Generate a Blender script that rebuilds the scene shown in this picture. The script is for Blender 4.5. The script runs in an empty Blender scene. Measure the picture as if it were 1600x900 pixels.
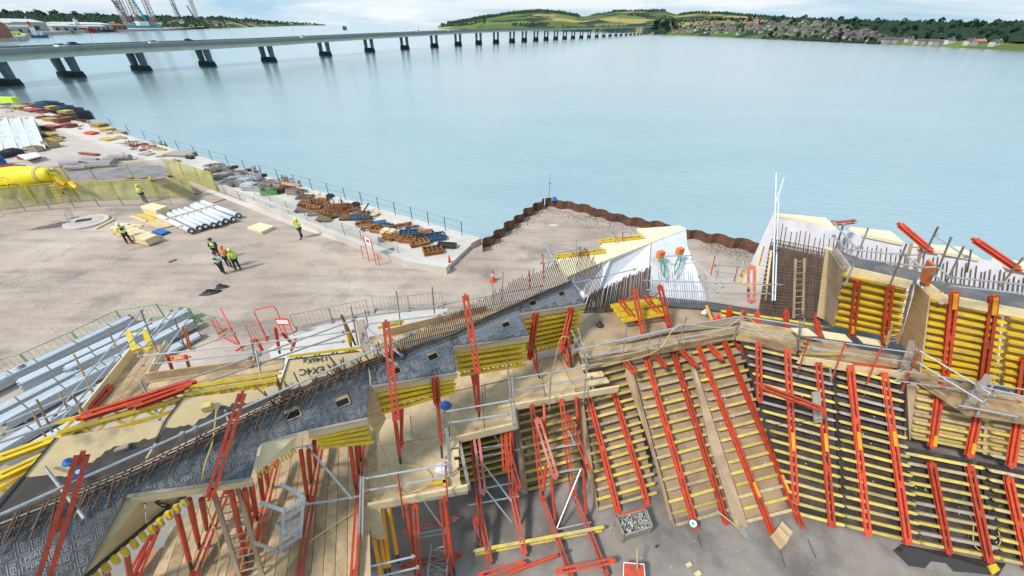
import bpy, bmesh, math, random
from mathutils import Vector as V, Matrix
from mathutils.geometry import tessellate_polygon
random.seed(7)
SC = bpy.context.scene
COL = SC.collection
# ---------------------------------------------------------------- camera
FP = 590.0; HC = 15.0
pt = math.atan(407/590.0); rl = math.radians(1.0)
CF = V((0, math.cos(pt), -math.sin(pt))); R0 = V((1, 0, 0)); U0 = V((0, math.sin(pt), math.cos(pt)))
CR = math.cos(rl)*R0 + math.sin(rl)*U0
CU = -math.sin(rl)*R0 + math.cos(rl)*U0
CP = V((0, 0, HC))
def ray(x, y): return CF + CR*((x-800)/FP) - CU*((y-450)/FP)
def G(x, y, z=0.0):                       # point of the photograph at a known height above the yard
    d = ray(x, y); return CP + d*((z-HC)/d.z)
def GD(x, y, D):                          # point of the photograph at a known horizontal distance
    d = ray(x, y); return CP + d*(D/math.hypot(d.x, d.y))
def GP(x, y, p, n, off=0.0):              # point of the photograph on a known plane
    d = ray(x, y); return CP + d*(((p+n*off)-CP).dot(n)/d.dot(n))
def lerp(a, b, t): return a+(b-a)*t
def interp(x, tab):
    if x <= tab[0][0]: return tab[0][1]
    for (a, b), (c, d) in zip(tab, tab[1:]):
        if x <= c: return b+(d-b)*(x-a)/(c-a)
    return tab[-1][1]
cam = bpy.data.cameras.new('camera'); co = bpy.data.objects.new('camera', cam); COL.objects.link(co)
cam.sensor_width = 36; cam.lens = 36*FP/1600; cam.clip_start = .1; cam.clip_end = 60000
co.matrix_world = Matrix.Translation(CP) @ Matrix(((CR.x, CU.x, -CF.x), (CR.y, CU.y, -CF.y), (CR.z, CU.z, -CF.z))).to_4x4()
SC.camera = co
# ---------------------------------------------------------------- mesh builder
class MB:
    def __init__(s): s.v = []; s.f = []; s.m = []
    def add(s, vs, fs, mi=0):
        k = len(s.v); s.v += [V(p) for p in vs]; s.f += [tuple(i+k for i in f) for f in fs]; s.m += [mi]*len(fs); return s
    def beam(s, a, b, w, h, up=V((0, 0, 1)), mi=0, off=0.0, sh=0.0):
        d = (b-a).normalized(); x = d.cross(up)
        if x.length < 1e-4: x = d.cross(V((1, 0, 0)))
        x.normalize(); y = x.cross(d); x = x*w/2; y = y*h/2; o = y.normalized()*off + x.normalized()*sh
        vs = [p+o+sx*x+sy*y for p in (a, b) for sx, sy in ((-1, -1), (1, -1), (1, 1), (-1, 1))]
        return s.add(vs, [(0, 1, 2, 3), (7, 6, 5, 4), (0, 4, 5, 1), (1, 5, 6, 2), (2, 6, 7, 3), (3, 7, 4, 0)], mi)
    def box(s, c, sx, sy, sz, rz=0, mi=0):
        c = V(c); d = V((math.cos(rz), math.sin(rz), 0)); return s.beam(c-d*sx/2, c+d*sx/2, sy, sz, mi=mi)
    def tube(s, a, b, r, n=7, r2=None, caps=True, mi=0):
        d = (b-a).normalized(); x = d.cross(V((0, 0, 1)))
        if x.length < 1e-3: x = V((1, 0, 0))
        x.normalize(); y = x.cross(d); r2 = r if r2 is None else r2
        vs = [p+(x*math.cos(t)+y*math.sin(t))*q for p, q in ((a, r), (b, r2)) for t in [2*math.pi*i/n for i in range(n)]]
        fs = [(i, (i+1) % n, n+(i+1) % n, n+i) for i in range(n)]
        if caps: fs += [tuple(range(n))[::-1], tuple(range(n, 2*n))]
        return s.add(vs, fs, mi)
    def path(s, pts, r, n=6, mi=0):
        vs = []; m = len(pts)
        for k, p in enumerate(pts):
            d = (pts[min(k+1, m-1)]-pts[max(k-1, 0)]).normalized(); x = d.cross(V((0, 0, 1)))
            if x.length < 1e-3: x = V((1, 0, 0))
            x.normalize(); y = x.cross(d)
            vs += [p+(x*math.cos(t)+y*math.sin(t))*r for t in [2*math.pi*i/n for i in range(n)]]
        fs = [(k*n+i, k*n+(i+1) % n, (k+1)*n+(i+1) % n, (k+1)*n+i) for k in range(m-1) for i in range(n)]
        return s.add(vs, fs+[tuple(range(n))[::-1], tuple(range((m-1)*n, m*n))], mi)
    def plate(s, pts, th, mi=0, n=None):   # polygon, thickened away from the side the camera sees
        pts = [V(p) for p in pts]; m = len(pts); nn = V((0, 0, 0))
        for i in range(m): nn += pts[i].cross(pts[(i+1) % m])
        nn.normalize()
        c = sum(pts, V((0, 0, 0)))/m
        if n is None:
            n = nn if nn.dot(CP-c) > 0 else -nn
        if nn.dot(n) < 0: pts = pts[::-1]
        lo = [p-n*th for p in pts]
        fs = [(i, (i+1) % m, m+(i+1) % m, m+i)[::-1] for i in range(m)]
        tri = tessellate_polygon([pts])
        for t in tri:
            t = tuple(t); a, b, d = (pts[i] for i in t)
            if (b-a).cross(d-a).dot(n) < 0: t = t[::-1]
            fs.append(t); fs.append(tuple(i+m for i in t[::-1]))
        return s.add(pts+lo, fs, mi)
    def build(s, name, mats, parent=None, smooth=False):
        me = bpy.data.meshes.new(name)
        off = V((0, 0, 0))
        if parent is not None:
            q = parent
            while q is not None: off += q.location; q = q.parent
        elif s.v:
            xs = [p.x for p in s.v]; ys = [p.y for p in s.v]; off = V(((min(xs)+max(xs))/2, (min(ys)+max(ys))/2, min(p.z for p in s.v)))
        me.from_pydata([p-off for p in s.v], [], s.f)
        if not isinstance(mats, (list, tuple)): mats = [mats]
        for m in mats: me.materials.append(m)
        if len(mats) > 1: me.polygons.foreach_set('material_index', s.m)
        if smooth: me.polygons.foreach_set('use_smooth', [True]*len(me.polygons))
        o = bpy.data.objects.new(name, me); COL.objects.link(o)
        if parent is not None: o.parent = parent
        else: o.location = off
        return o
def tag(o, label=None, cat=None, group=None, kind=None):
    if label: o['label'] = label
    if cat: o['category'] = cat
    if group: o['group'] = group
    if kind: o['kind'] = kind
    return o
def thing(name, loc, label, cat, group=None):
    o = bpy.data.objects.new(name, None); COL.objects.link(o); o.location = loc; o.empty_display_size = .2
    return tag(o, label, cat, group)
def struct(name, mb, m, smooth=False): return tag(mb.build(name, m, None, smooth), kind='structure')
KIDS = {}
def kids(o): return [c for c in COL.objects if c.parent == o]
def dup(o, loc, rz=0.0, label=None, group=None, scale=None, _t={}):
    if o.name not in _t:
        _t[o.name] = [(c, [g for g in kids(c)]) for c in kids(o)]
    r = o.copy(); COL.objects.link(r); r.location = loc; r.rotation_euler = (0, 0, rz)
    if scale: r.scale = scale
    if label: r['label'] = label
    if group: r['group'] = group
    for c, gs in _t[o.name]:
        cc = c.copy(); COL.objects.link(cc); cc.parent = r
        for g in gs: gg = g.copy(); COL.objects.link(gg); gg.parent = cc
    return r
# ---------------------------------------------------------------- materials
MT = {}
def mat(name, col, rough=.6, metal=0.0, var=.15, scale=6.0, col2=None, mix=(.45, .62), scale2=1.5, bump=0.0, bscale=40.0, stretch=None, spec=.4, alpha=None, coord='Object', rand=0.0, wave=None):
    m = bpy.data.materials.new(name); m.use_nodes = True; nt = m.node_tree; N = nt.nodes; L = nt.links
    b = N['Principled BSDF']; b.inputs['Roughness'].default_value = rough; b.inputs['Metallic'].default_value = metal
    b.inputs['Specular IOR Level'].default_value = spec
    if coord == 'World':
        g = N.new('ShaderNodeNewGeometry'); src = g.outputs['Position']
    else:
        g = N.new('ShaderNodeTexCoord'); src = g.outputs['Object']
    mp = N.new('ShaderNodeMapping'); L.new(src, mp.inputs['Vector'])
    if stretch: mp.inputs['Scale'].default_value = stretch
    n1 = N.new('ShaderNodeTexNoise'); n1.inputs['Scale'].default_value = scale; n1.inputs['Detail'].default_value = 5; n1.inputs['Roughness'].default_value = .65
    L.new(mp.outputs[0], n1.inputs['Vector'])
    mr = N.new('ShaderNodeMapRange'); mr.inputs[1].default_value = .25; mr.inputs[2].default_value = .75; mr.inputs[3].default_value = 1-var; mr.inputs[4].default_value = 1+var
    L.new(n1.outputs[0], mr.inputs[0])
    base = N.new('ShaderNodeMix'); base.data_type = 'RGBA'
    base.inputs[6].default_value = (*col, 1); base.inputs[7].default_value = (*(col2 or col), 1)
    n2 = N.new('ShaderNodeTexNoise'); n2.inputs['Scale'].default_value = scale2; n2.inputs['Detail'].default_value = 6; n2.inputs['Roughness'].default_value = .6
    L.new(mp.outputs[0], n2.inputs['Vector'])
    m2 = N.new('ShaderNodeMapRange'); m2.interpolation_type = 'SMOOTHSTEP'; m2.inputs[1].default_value = mix[0]; m2.inputs[2].default_value = mix[1]
    L.new(n2.outputs[0], m2.inputs[0]); L.new(m2.outputs[0], base.inputs[0])
    vm = N.new('ShaderNodeMix'); vm.data_type = 'RGBA'; vm.blend_type = 'MULTIPLY'; vm.inputs[0].default_value = 1
    L.new(base.outputs[2], vm.inputs[6]); fac = mr.outputs[0]
    if rand:
        oi = N.new('ShaderNodeObjectInfo'); r1 = N.new('ShaderNodeMapRange'); r1.inputs[3].default_value = 1-rand; r1.inputs[4].default_value = 1+rand*.6
        L.new(oi.outputs['Random'], r1.inputs[0]); mm = N.new('ShaderNodeMath'); mm.operation = 'MULTIPLY'; L.new(fac, mm.inputs[0]); L.new(r1.outputs[0], mm.inputs[1]); fac = mm.outputs[0]
        ad = N.new('ShaderNodeVectorMath'); ad.operation = 'ADD'; L.new(oi.outputs['Random'], ad.inputs[1])
        sc = N.new('ShaderNodeVectorMath'); sc.operation = 'SCALE'; sc.inputs['Scale'].default_value = 37; L.new(oi.outputs['Random'], sc.inputs[0])
        L.new(src, ad.inputs[0]); L.new(sc.outputs[0], ad.inputs[1]); L.new(ad.outputs[0], mp.inputs['Vector'])
    L.new(fac, vm.inputs[7]); L.new(vm.outputs[2], b.inputs['Base Color'])
    if bump:
        n3 = N.new('ShaderNodeTexNoise'); n3.inputs['Scale'].default_value = bscale; n3.inputs['Detail'].default_value = 4
        L.new(mp.outputs[0], n3.inputs['Vector'])
        bp = N.new('ShaderNodeBump'); bp.inputs['Strength'].default_value = bump; bp.inputs['Distance'].default_value = .03
        L.new(n3.outputs[0], bp.inputs['Height']); L.new(bp.outputs[0], b.inputs['Normal'])
    if alpha is not None: b.inputs['Alpha'].default_value = alpha
    MT[name] = m; return m
mat('plywood', (.66, .48, .26), .6, var=.10, scale=3, col2=(.55, .38, .2), stretch=(1, 1, 6), rand=.08, bump=.1)
mat('pale_plywood', (.80, .66, .42), .55, var=.05, scale=2, rand=.05)
mat('brown_plywood', (.43, .305, .195), .65, var=.12, scale=3, col2=(.32, .21, .13), rand=.12)
mat('stained_plywood', (.66, .48, .26), .65, var=.10, scale=5, col2=(.36, .26, .15), mix=(.56, .72), scale2=1.5)
mat('stack_red', (.36, .09, .07), .6, var=.3, scale=6, col2=(.27, .07, .06), rand=.3)
mat('stack_yellow', (.56, .42, .10), .6, var=.3, scale=6, col2=(.45, .34, .12), rand=.25)
mat('hole_black', (.012, .01, .01), .9)
mat('stain_black', (.075, .06, .052), .75, var=.35, scale=5, col2=(.14, .105, .08), mix=(.5, .68), scale2=2.5)
mat('timber', (.52, .36, .205), .7, var=.25, scale=5, col2=(.36, .25, .14), stretch=(1, 1, 1), rand=.22, bump=.2)
mat('grey_timber', (.36, .30, .25), .8, var=.25, scale=6, rand=.2, bump=.2)
mat('fresh_timber', (.76, .58, .34), .65, var=.15, scale=8, rand=.12)
mat('red_steel', (.56, .065, .025), .48, var=.28, scale=9, col2=(.34, .07, .04), mix=(.5, .66), scale2=4, rand=.28)
mat('orange_steel', (.75, .17, .03), .45, var=.15, rand=.1)
mat('faded_red_steel', (.66, .22, .18), .6, var=.2, scale=8, col2=(.5, .12, .09), rand=.1)
mat('yellow_paint', (.78, .52, .025), .5, var=.2, scale=5, col2=(.58, .41, .09), mix=(.5, .68), scale2=3, rand=.1)
mat('worn_yellow', (.66, .49, .09), .65, var=.2, scale=9, col2=(.50, .39, .20), mix=(.42, .6), scale2=2.5, rand=.22)
mat('amber_steel', (.80, .33, .02), .45, var=.12)
mat('galvanised', (.55, .56, .57), .38, .55, var=.2, scale=14, rand=.15)
mat('dull_galvanised', (.38, .37, .36), .5, .35, var=.25, scale=14, col2=(.3, .24, .19), rand=.15)
mat('aluminium', (.60, .62, .65), .45, .25, var=.12, scale=8, rand=.16)
mat('rebar_steel', (.17, .10, .065), .75, .2, var=.35, scale=20, col2=(.10, .07, .055), rand=.3)
mat('rust', (.38, .16, .05), .85, var=.35, scale=9, col2=(.20, .08, .035), rand=.25, bump=.3)
mat('pile_rust', (.17, .075, .045), .85, var=.3, scale=5, col2=(.08, .045, .035), rand=.1, bump=.3)
mat('film_print', (.20, .197, .205), .4, var=.15, scale=1.5, col2=(.14, .135, .145))
mat('pale_girder', (.52, .41, .23), .75, var=.25, scale=9, col2=(.40, .32, .2), rand=.25)
mat('deck_ply', (.58, .42, .25), .7, var=.2, scale=3, col2=(.42, .29, .17), mix=(.5, .7), scale2=1.2, rand=.12)
mat('black_film', (.088, .085, .086), .45, var=.2, scale=3, col2=(.13, .12, .112), mix=(.5, .72), scale2=.8, bump=.05)
mat('black_film_dusty', (.11, .10, .10), .5, var=.25, scale=4, col2=(.17, .15, .13), mix=(.4, .65), scale2=1.2)
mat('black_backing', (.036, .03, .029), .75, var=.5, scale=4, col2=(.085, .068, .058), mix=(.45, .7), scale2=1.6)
mat('logo_bright', (.32, .32, .35), .5, var=.2, scale=1.2, col2=(.28, .28, .3))
mat('logo_grey', (.20, .195, .20), .5, var=.2, scale=1.2, col2=(.34, .34, .36))
mat('ink', (.05, .04, .035), .8, var=.1)
mat('red_ink', (.5, .03, .03), .7)
mat('white_concrete', (.72, .71, .74), .7, var=.08, scale=2.5, col2=(.58, .565, .58), mix=(.5, .72), scale2=1.1)
mat('right_concrete', (.66, .63, .66), .7, var=.10, scale=2.5, col2=(.54, .51, .52), mix=(.5, .7), scale2=.9)
mat('cream_ply', (.84, .72, .48), .6, var=.04, scale=2)
mat('site_slab', (.285, .245, .212), .6, var=.22, scale=1.3, col2=(.17, .145, .13), mix=(.42, .62), scale2=.45, bump=.15, bscale=12, coord='World')
mat('quay_concrete', (.62, .56, .51), .8, var=.08, scale=.8, col2=(.52, .46, .42), scale2=.15, coord='World')
mat('quay_apron', (.52, .44, .39), .85, var=.12, scale=.6, col2=(.44, .36, .32), scale2=.1, coord='World')
mat('dark_tarp', (.035, .035, .04), .55, var=.3)
mat('membrane_grey', (.33, .29, .30), .6, var=.2, scale=.9, col2=(.24, .20, .20), scale2=.5, stretch=(1, 3, 1), bump=.4, bscale=3)
mat('white_tarp', (.66, .66, .64), .6, var=.08, scale=1, col2=(.54, .55, .54))
mat('white_paint', (.82, .82, .82), .5, var=.05)
mat('pipe_white', (.70, .73, .78), .4, var=.06, scale=2, rand=.06)
mat('dark_steel', (.06, .055, .055), .6, .2, var=.2)
mat('rubber', (.03, .03, .03), .8, var=.1)
mat('drum_yellow', (.80, .64, .015), .42, var=.10, scale=2, col2=(.62, .50, .08), mix=(.56, .75), scale2=1.2)
mat('hose_yellow', (.62, .48, .16), .6, var=.15)
mat('blue_plastic', (.03, .14, .42), .4, var=.1)
mat('lime_vest', (.62, .86, .05), .6, var=.1)
mat('orange_vest', (.90, .22, .03), .6, var=.1)
mat('navy_cloth', (.03, .04, .07), .8, var=.2)
mat('dark_cloth', (.035, .035, .04), .8, var=.2)
mat('skin', (.55, .32, .22), .55, var=.05)
mat('helmet_yellow', (.88, .68, .02), .35, var=.02)
mat('helmet_white', (.8, .8, .8), .35, var=.02)
mat('helmet_orange', (.85, .25, .03), .35, var=.02)
mat('green_paint', (.10, .34, .10), .5, var=.1)
mat('green_strap', (.03, .26, .12), .6, var=.1)
mat('red_plastic', (.80, .07, .03), .45, var=.08)
mat('sign_white', (.85, .85, .85), .5, var=.02)
mat('blue_steel', (.05, .13, .22), .5, .2, var=.25, rand=.2)
mat('teal_hull', (.03, .42, .50), .5, var=.06)
mat('red_hull', (.36, .03, .04), .5, var=.1)
mat('rig_steel', (.42, .28, .25), .6, .1, var=.3, scale=.3, col2=(.55, .5, .5))
mat('shed_cladding', (.36, .36, .35), .6, var=.1, scale=.1)
mat('shed_roof', (.62, .62, .60), .6, var=.1, scale=.1, rand=.1)
mat('brick', (.33, .12, .08), .8, var=.2, scale=1)
mat('bridge_concrete', (.25, .27, .25), .8, var=.15, scale=.3, coord='World')
mat('bridge_side', (.74, .73, .60), .8, var=.1, scale=.2, coord='World')
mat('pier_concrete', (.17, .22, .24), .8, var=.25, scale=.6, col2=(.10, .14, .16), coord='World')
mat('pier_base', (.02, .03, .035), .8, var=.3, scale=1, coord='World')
mat('asphalt', (.12, .12, .12), .9, var=.1, coord='World')
mat('tree_green', (.032, .058, .034), .9, var=.4, scale=.15, col2=(.02, .042, .03), rand=.3, spec=.1)
mat('tree_bark', (.12, .09, .06), .9)
mat('house_wall', (.40, .35, .31), .8, var=.1, rand=.35, scale=.1)
mat('house_roof', (.14, .11, .105), .8, var=.15, rand=.3, scale=.2)
mat('terracotta_roof', (.40, .20, .15), .8, var=.1, rand=.2, scale=.2)
mat('rock_fill', (.17, .15, .14), .9, var=.4, scale=8, bump=.6)
mat('green_mesh_wire', (.25, .33, .22), .6, var=.1)
mat('rubbish', (.62, .60, .56), .7, var=.5, scale=12)
mat('tarp_brown', (.30, .24, .19), .7, var=.2, scale=2, bump=.5, bscale=4)
M = MT
def netting(name, col, cover):
    m = mat(name, col, .7, var=.15, scale=3); N = m.node_tree.nodes; L = m.node_tree.links
    out = N['Material Output']; b = N['Principled BSDF']; t = N.new('ShaderNodeBsdfTransparent'); mx = N.new('ShaderNodeMixShader'); mx.inputs[0].default_value = cover
    L.new(t.outputs[0], mx.inputs[1]); L.new(b.outputs[0], mx.inputs[2]); L.new(mx.outputs[0], out.inputs[0]); return m
netting('yellow_netting', (.46, .44, .17), .8); netting('clear_mesh', (.42, .42, .36), .22); netting('barrier_mesh', (.30, .36, .28), .22)
netting('car_glass', (.03, .05, .06), .9)
# water
def water_mat():
    m = bpy.data.materials.new('water'); m.use_nodes = True; N = m.node_tree.nodes; L = m.node_tree.links; b = N['Principled BSDF']
    g = N.new('ShaderNodeNewGeometry'); mp = N.new('ShaderNodeMapping'); mp.inputs['Scale'].default_value = (.5, 1.15, 1); mp.inputs['Rotation'].default_value = (0, 0, .5)
    L.new(g.outputs['Position'], mp.inputs['Vector'])
    def noise(s, d=3):
        n = N.new('ShaderNodeTexNoise'); n.inputs['Scale'].default_value = s; n.inputs['Detail'].default_value = d; n.inputs['Roughness'].default_value = .55; n.inputs['Distortion'].default_value = .4
        L.new(mp.outputs[0], n.inputs['Vector']); return n
    a = noise(1.1, 4); c = noise(.14, 3)
    ad = N.new('ShaderNodeMath'); ad.operation = 'MULTIPLY_ADD'; ad.inputs[1].default_value = 1.2; L.new(c.outputs[0], ad.inputs[0]); L.new(a.outputs[0], ad.inputs[2])
    bp = N.new('ShaderNodeBump'); bp.inputs['Strength'].default_value = 1; bp.inputs['Distance'].default_value = .19
    L.new(ad.outputs[0], bp.inputs['Height']); L.new(bp.outputs[0], b.inputs['Normal'])
    cr = N.new('ShaderNodeValToRGB'); cr.color_ramp.elements[0].position = .35; cr.color_ramp.elements[0].color = (.29, .40, .435, 1); cr.color_ramp.elements[1].position = .7; cr.color_ramp.elements[1].color = (.37, .475, .50, 1)
    n3 = noise(.03, 3); L.new(n3.outputs[0], cr.inputs[0]); L.new(cr.outputs[0], b.inputs['Base Color'])
    b.inputs['Roughness'].default_value = .17; b.inputs['Specular IOR Level'].default_value = .85; b.inputs['IOR'].default_value = 1.33
    b.inputs['Coat Weight'].default_value = 1; b.inputs['Coat Roughness'].default_value = .2; b.inputs['Coat IOR'].default_value = 1.38
    MT['water'] = m
water_mat()
# yard ground: trodden sandy gravel with grey patches
def yard_mat():
    m = bpy.data.materials.new('yard_ground'); m.use_nodes = True; N = m.node_tree.nodes; L = m.node_tree.links; b = N['Principled BSDF']; b.inputs['Roughness'].default_value = .95; b.inputs['Specular IOR Level'].default_value = .1
    g = N.new('ShaderNodeNewGeometry')
    def noise(s, d=6, st=(1, 1, 1), rot=0, r=.6):
        mp = N.new('ShaderNodeMapping'); mp.inputs['Scale'].default_value = st; mp.inputs['Rotation'].default_value = (0, 0, rot); L.new(g.outputs['Position'], mp.inputs['Vector'])
        n = N.new('ShaderNodeTexNoise'); n.inputs['Scale'].default_value = s; n.inputs['Detail'].default_value = d; n.inputs['Roughness'].default_value = r; L.new(mp.outputs[0], n.inputs['Vector']); return n
    def ramp(n, els):
        c = N.new('ShaderNodeValToRGB'); e = c.color_ramp.elements; e[0].position, e[0].color = els[0][0], (*els[0][1], 1); e[1].position, e[1].color = els[-1][0], (*els[-1][1], 1)
        for p, q in els[1:-1]: k = e.new(p); k.color = (*q, 1)
        L.new(n.outputs[0], c.inputs[0]); return c
    def mixc(t, f, a, b2):
        x = N.new('ShaderNodeMix'); x.data_type = 'RGBA'; x.blend_type = t
        if isinstance(f, float): x.inputs[0].default_value = f
        else: L.new(f, x.inputs[0])
        L.new(a, x.inputs[6]); L.new(b2, x.inputs[7]); return x.outputs[2]
    big = ramp(noise(.12, 5), [(.35, (.36, .285, .24)), (.5, (.465, .37, .31)), (.68, (.56, .46, .39))])
    tr = ramp(noise(.35, 4, (.35, 3.2, 1), -.32), [(.35, (.86, .86, .87)), (.5, (1, 1, 1)), (.62, (1.06, 1.04, 1.0))])
    gr = ramp(noise(.2, 7, rot=1), [(.54, (1, 1, 1)), (.68, (.62, .64, .67))])
    fi = ramp(noise(5, 6, r=.8), [(.3, (.82, .82, .83)), (.5, (1, 1, 1)), (.75, (1.1, 1.09, 1.08))])
    rt = ramp(noise(.55, 5, (.45, 1.9, 1), -.3, .62), [(.36, (.86, .85, .86)), (.48, (1, 1, 1)), (.55, (1, 1, 1)), (.66, (1.06, 1.05, 1.03))])
    sp = ramp(noise(17, 2, r=.5), [(.28, (.7, .7, .72)), (.38, (1, 1, 1)), (.66, (1, 1, 1)), (.74, (1.2, 1.2, 1.2))])
    c = mixc('MULTIPLY', 1.0, big.outputs[0], tr.outputs[0]); c = mixc('MULTIPLY', 1.0, c, gr.outputs[0]); c = mixc('MULTIPLY', 1.0, c, rt.outputs[0]); c = mixc('MULTIPLY', 1.0, c, fi.outputs[0]); c = mixc('MULTIPLY', 1.0, c, sp.outputs[0])
    L.new(c, b.inputs['Base Color'])
    bp = N.new('ShaderNodeBump'); bp.inputs['Strength'].default_value = .5; bp.inputs['Distance'].default_value = .05; L.new(noise(2.2, 8, r=.75).outputs[0], bp.inputs['Height']); L.new(bp.outputs[0], b.inputs['Normal'])
    MT['yard_ground'] = m
yard_mat()
def hill_mat():
    m = bpy.data.materials.new('hillside'); m.use_nodes = True; N = m.node_tree.nodes; L = m.node_tree.links; b = N['Principled BSDF']; b.inputs['Roughness'].default_value = 1; b.inputs['Specular IOR Level'].default_value = .05
    g = N.new('ShaderNodeNewGeometry'); mp = N.new('ShaderNodeMapping'); mp.inputs['Scale'].default_value = (1, 1, .3); L.new(g.outputs['Position'], mp.inputs['Vector'])
    vo = N.new('ShaderNodeTexVoronoi'); vo.inputs['Scale'].default_value = .0032; L.new(mp.outputs[0], vo.inputs['Vector'])
    cr = N.new('ShaderNodeValToRGB'); cr.color_ramp.interpolation = 'CONSTANT'; e = cr.color_ramp.elements
    e[0].color = (.11, .145, .045, 1); e[1].position = .35; e[1].color = (.15, .19, .06, 1)
    for p, q in ((.55, (.38, .29, .12)), (.72, (.10, .13, .05)), (.85, (.31, .26, .11))): k = e.new(p); k.color = (*q, 1)
    L.new(vo.outputs['Color'], cr.inputs[0])
    n = N.new('ShaderNodeTexNoise'); n.inputs['Scale'].default_value = .004; n.inputs['Detail'].default_value = 8; L.new(mp.outputs[0], n.inputs['Vector'])
    r2 = N.new('ShaderNodeValToRGB'); r2.color_ramp.elements[0].position = .53; r2.color_ramp.elements[1].position = .56; L.new(n.outputs[0], r2.inputs[0])
    x = N.new('ShaderNodeMix'); x.data_type = 'RGBA'; L.new(r2.outputs[0], x.inputs[0]); L.new(cr.outputs[0], x.inputs[6]); x.inputs[7].default_value = (.04, .06, .04, 1)
    L.new(x.outputs[2], b.inputs['Base Color']); MT['hillside'] = m
hill_mat()
# ---------------------------------------------------------------- sky and sun
w = bpy.data.worlds.new('World'); SC.world = w; w.use_nodes = True; N = w.node_tree.nodes; L = w.node_tree.links; bg = N['Background']
sky = N.new('ShaderNodeTexSky'); sky.sky_type = 'NISHITA'; sky.sun_disc = False; SE, SR = math.radians(48), math.radians(-125)
sky.sun_elevation = SE; sky.sun_rotation = SR; sky.dust_density = 2.0; sky.air_density = 1.0; sky.ozone_density = 2.0
tc = N.new('ShaderNodeTexCoord'); mp = N.new('ShaderNodeMapping'); mp.inputs['Scale'].default_value = (1.2, 1.2, 9); L.new(tc.outputs['Generated'], mp.inputs['Vector'])
nz = N.new('ShaderNodeTexNoise'); nz.inputs['Scale'].default_value = 2.2; nz.inputs['Detail'].default_value = 6; nz.inputs['Roughness'].default_value = .55; nz.inputs['Distortion'].default_value = .5; L.new(mp.outputs[0], nz.inputs['Vector'])
cr = N.new('ShaderNodeValToRGB'); cr.color_ramp.elements[0].position = .36; cr.color_ramp.elements[0].color = (.9, .9, .9, 1); cr.color_ramp.elements[1].position = .62; cr.color_ramp.elements[1].color = (1, 1, 1, 1); L.new(nz.outputs[0], cr.inputs[0])
mx = N.new('ShaderNodeMix'); mx.data_type = 'RGBA'; L.new(cr.outputs[0], mx.inputs[0]); L.new(sky.outputs[0], mx.inputs[6]); 
c2 = N.new('ShaderNodeMix'); c2.data_type = 'RGBA'; c2.inputs[6].default_value = (2.6, 5.0, 6.8, 1); c2.inputs[7].default_value = (7.9, 8.4, 8.7, 1)
n9 = N.new('ShaderNodeTexNoise'); n9.inputs['Scale'].default_value = 1.1; n9.inputs['Detail'].default_value = 7; n9.inputs['Roughness'].default_value = .6; n9.inputs['Distortion'].default_value = .8; L.new(mp.outputs[0], n9.inputs['Vector'])
sx_ = N.new('ShaderNodeSeparateXYZ'); L.new(tc.outputs['Generated'], sx_.inputs[0])
hz_ = N.new('ShaderNodeMapRange'); hz_.inputs[1].default_value = -.02; hz_.inputs[2].default_value = .16; hz_.inputs[3].default_value = .34; hz_.inputs[4].default_value = -.05; L.new(sx_.outputs[2], hz_.inputs[0])
r9 = N.new('ShaderNodeMapRange'); r9.inputs[1].default_value = .42; r9.inputs[2].default_value = .64; L.new(n9.outputs[0], r9.inputs[0])
a9 = N.new('ShaderNodeMath'); a9.operation = 'ADD'; a9.use_clamp = True; L.new(r9.outputs[0], a9.inputs[0]); L.new(hz_.outputs[0], a9.inputs[1]); L.new(a9.outputs[0], c2.inputs[0]); L.new(c2.outputs[2], mx.inputs[7])
L.new(mx.outputs[2], bg.inputs[0]); bg.inputs[1].default_value = .10
sl = bpy.data.lights.new('sun', 'SUN'); so = bpy.data.objects.new('sun', sl); COL.objects.link(so); sl.energy = 3.1; sl.angle = math.radians(9); sl.color = (1, .96, .9)
sd = V((math.sin(SR)*math.cos(SE), math.cos(SR)*math.cos(SE), math.sin(SE))); so.rotation_euler = sd.to_track_quat('Z', 'Y').to_euler()
SC.view_settings.view_transform = 'Standard'; SC.view_settings.look = 'None'; SC.view_settings.exposure = .25; SC.view_settings.gamma = 1
SC.cycles.max_bounces = 5; SC.cycles.transparent_max_bounces = 12; SC.cycles.use_denoising = True
# ---------------------------------------------------------------- text as flat triangles
_tx = {}
def text_tris(s, size=1.0):
    if s not in _tx:
        c = bpy.data.curves.new('t', 'FONT'); c.body = s; c.size = 1; c.resolution_u = 2; c.offset = .012
        o = bpy.data.objects.new('t', c); COL.objects.link(o); dg = bpy.context.evaluated_depsgraph_get(); me = o.evaluated_get(dg).to_mesh()
        me.calc_loop_triangles(); vs = [v.co.copy() for v in me.vertices]; ts = [tuple(t.vertices) for t in me.loop_triangles]
        x0 = min(v.x for v in vs); x1 = max(v.x for v in vs); y1 = max(v.y for v in vs)
        _tx[s] = ([((v.x-x0), v.y) for v in vs], ts, x1-x0, y1); o.evaluated_get(dg).to_mesh_clear(); bpy.data.objects.remove(o); bpy.data.curves.remove(c)
    vs, ts, wd, ht = _tx[s]; return [(a*size, b*size) for a, b in vs], ts, wd*size, ht*size
def put_text(mb, s, size, o, x, y, lift=.004):
    vs, ts, wd, ht = text_tris(s, size); x = x.normalized(); n = x.cross(y).normalized(); y = n.cross(x)
    if n.dot(CP-o) < 0: lift = -lift
    mb.add([o+x*(a-wd/2)+y*(b-ht/2)+n*lift for a, b in vs], ts)
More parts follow.
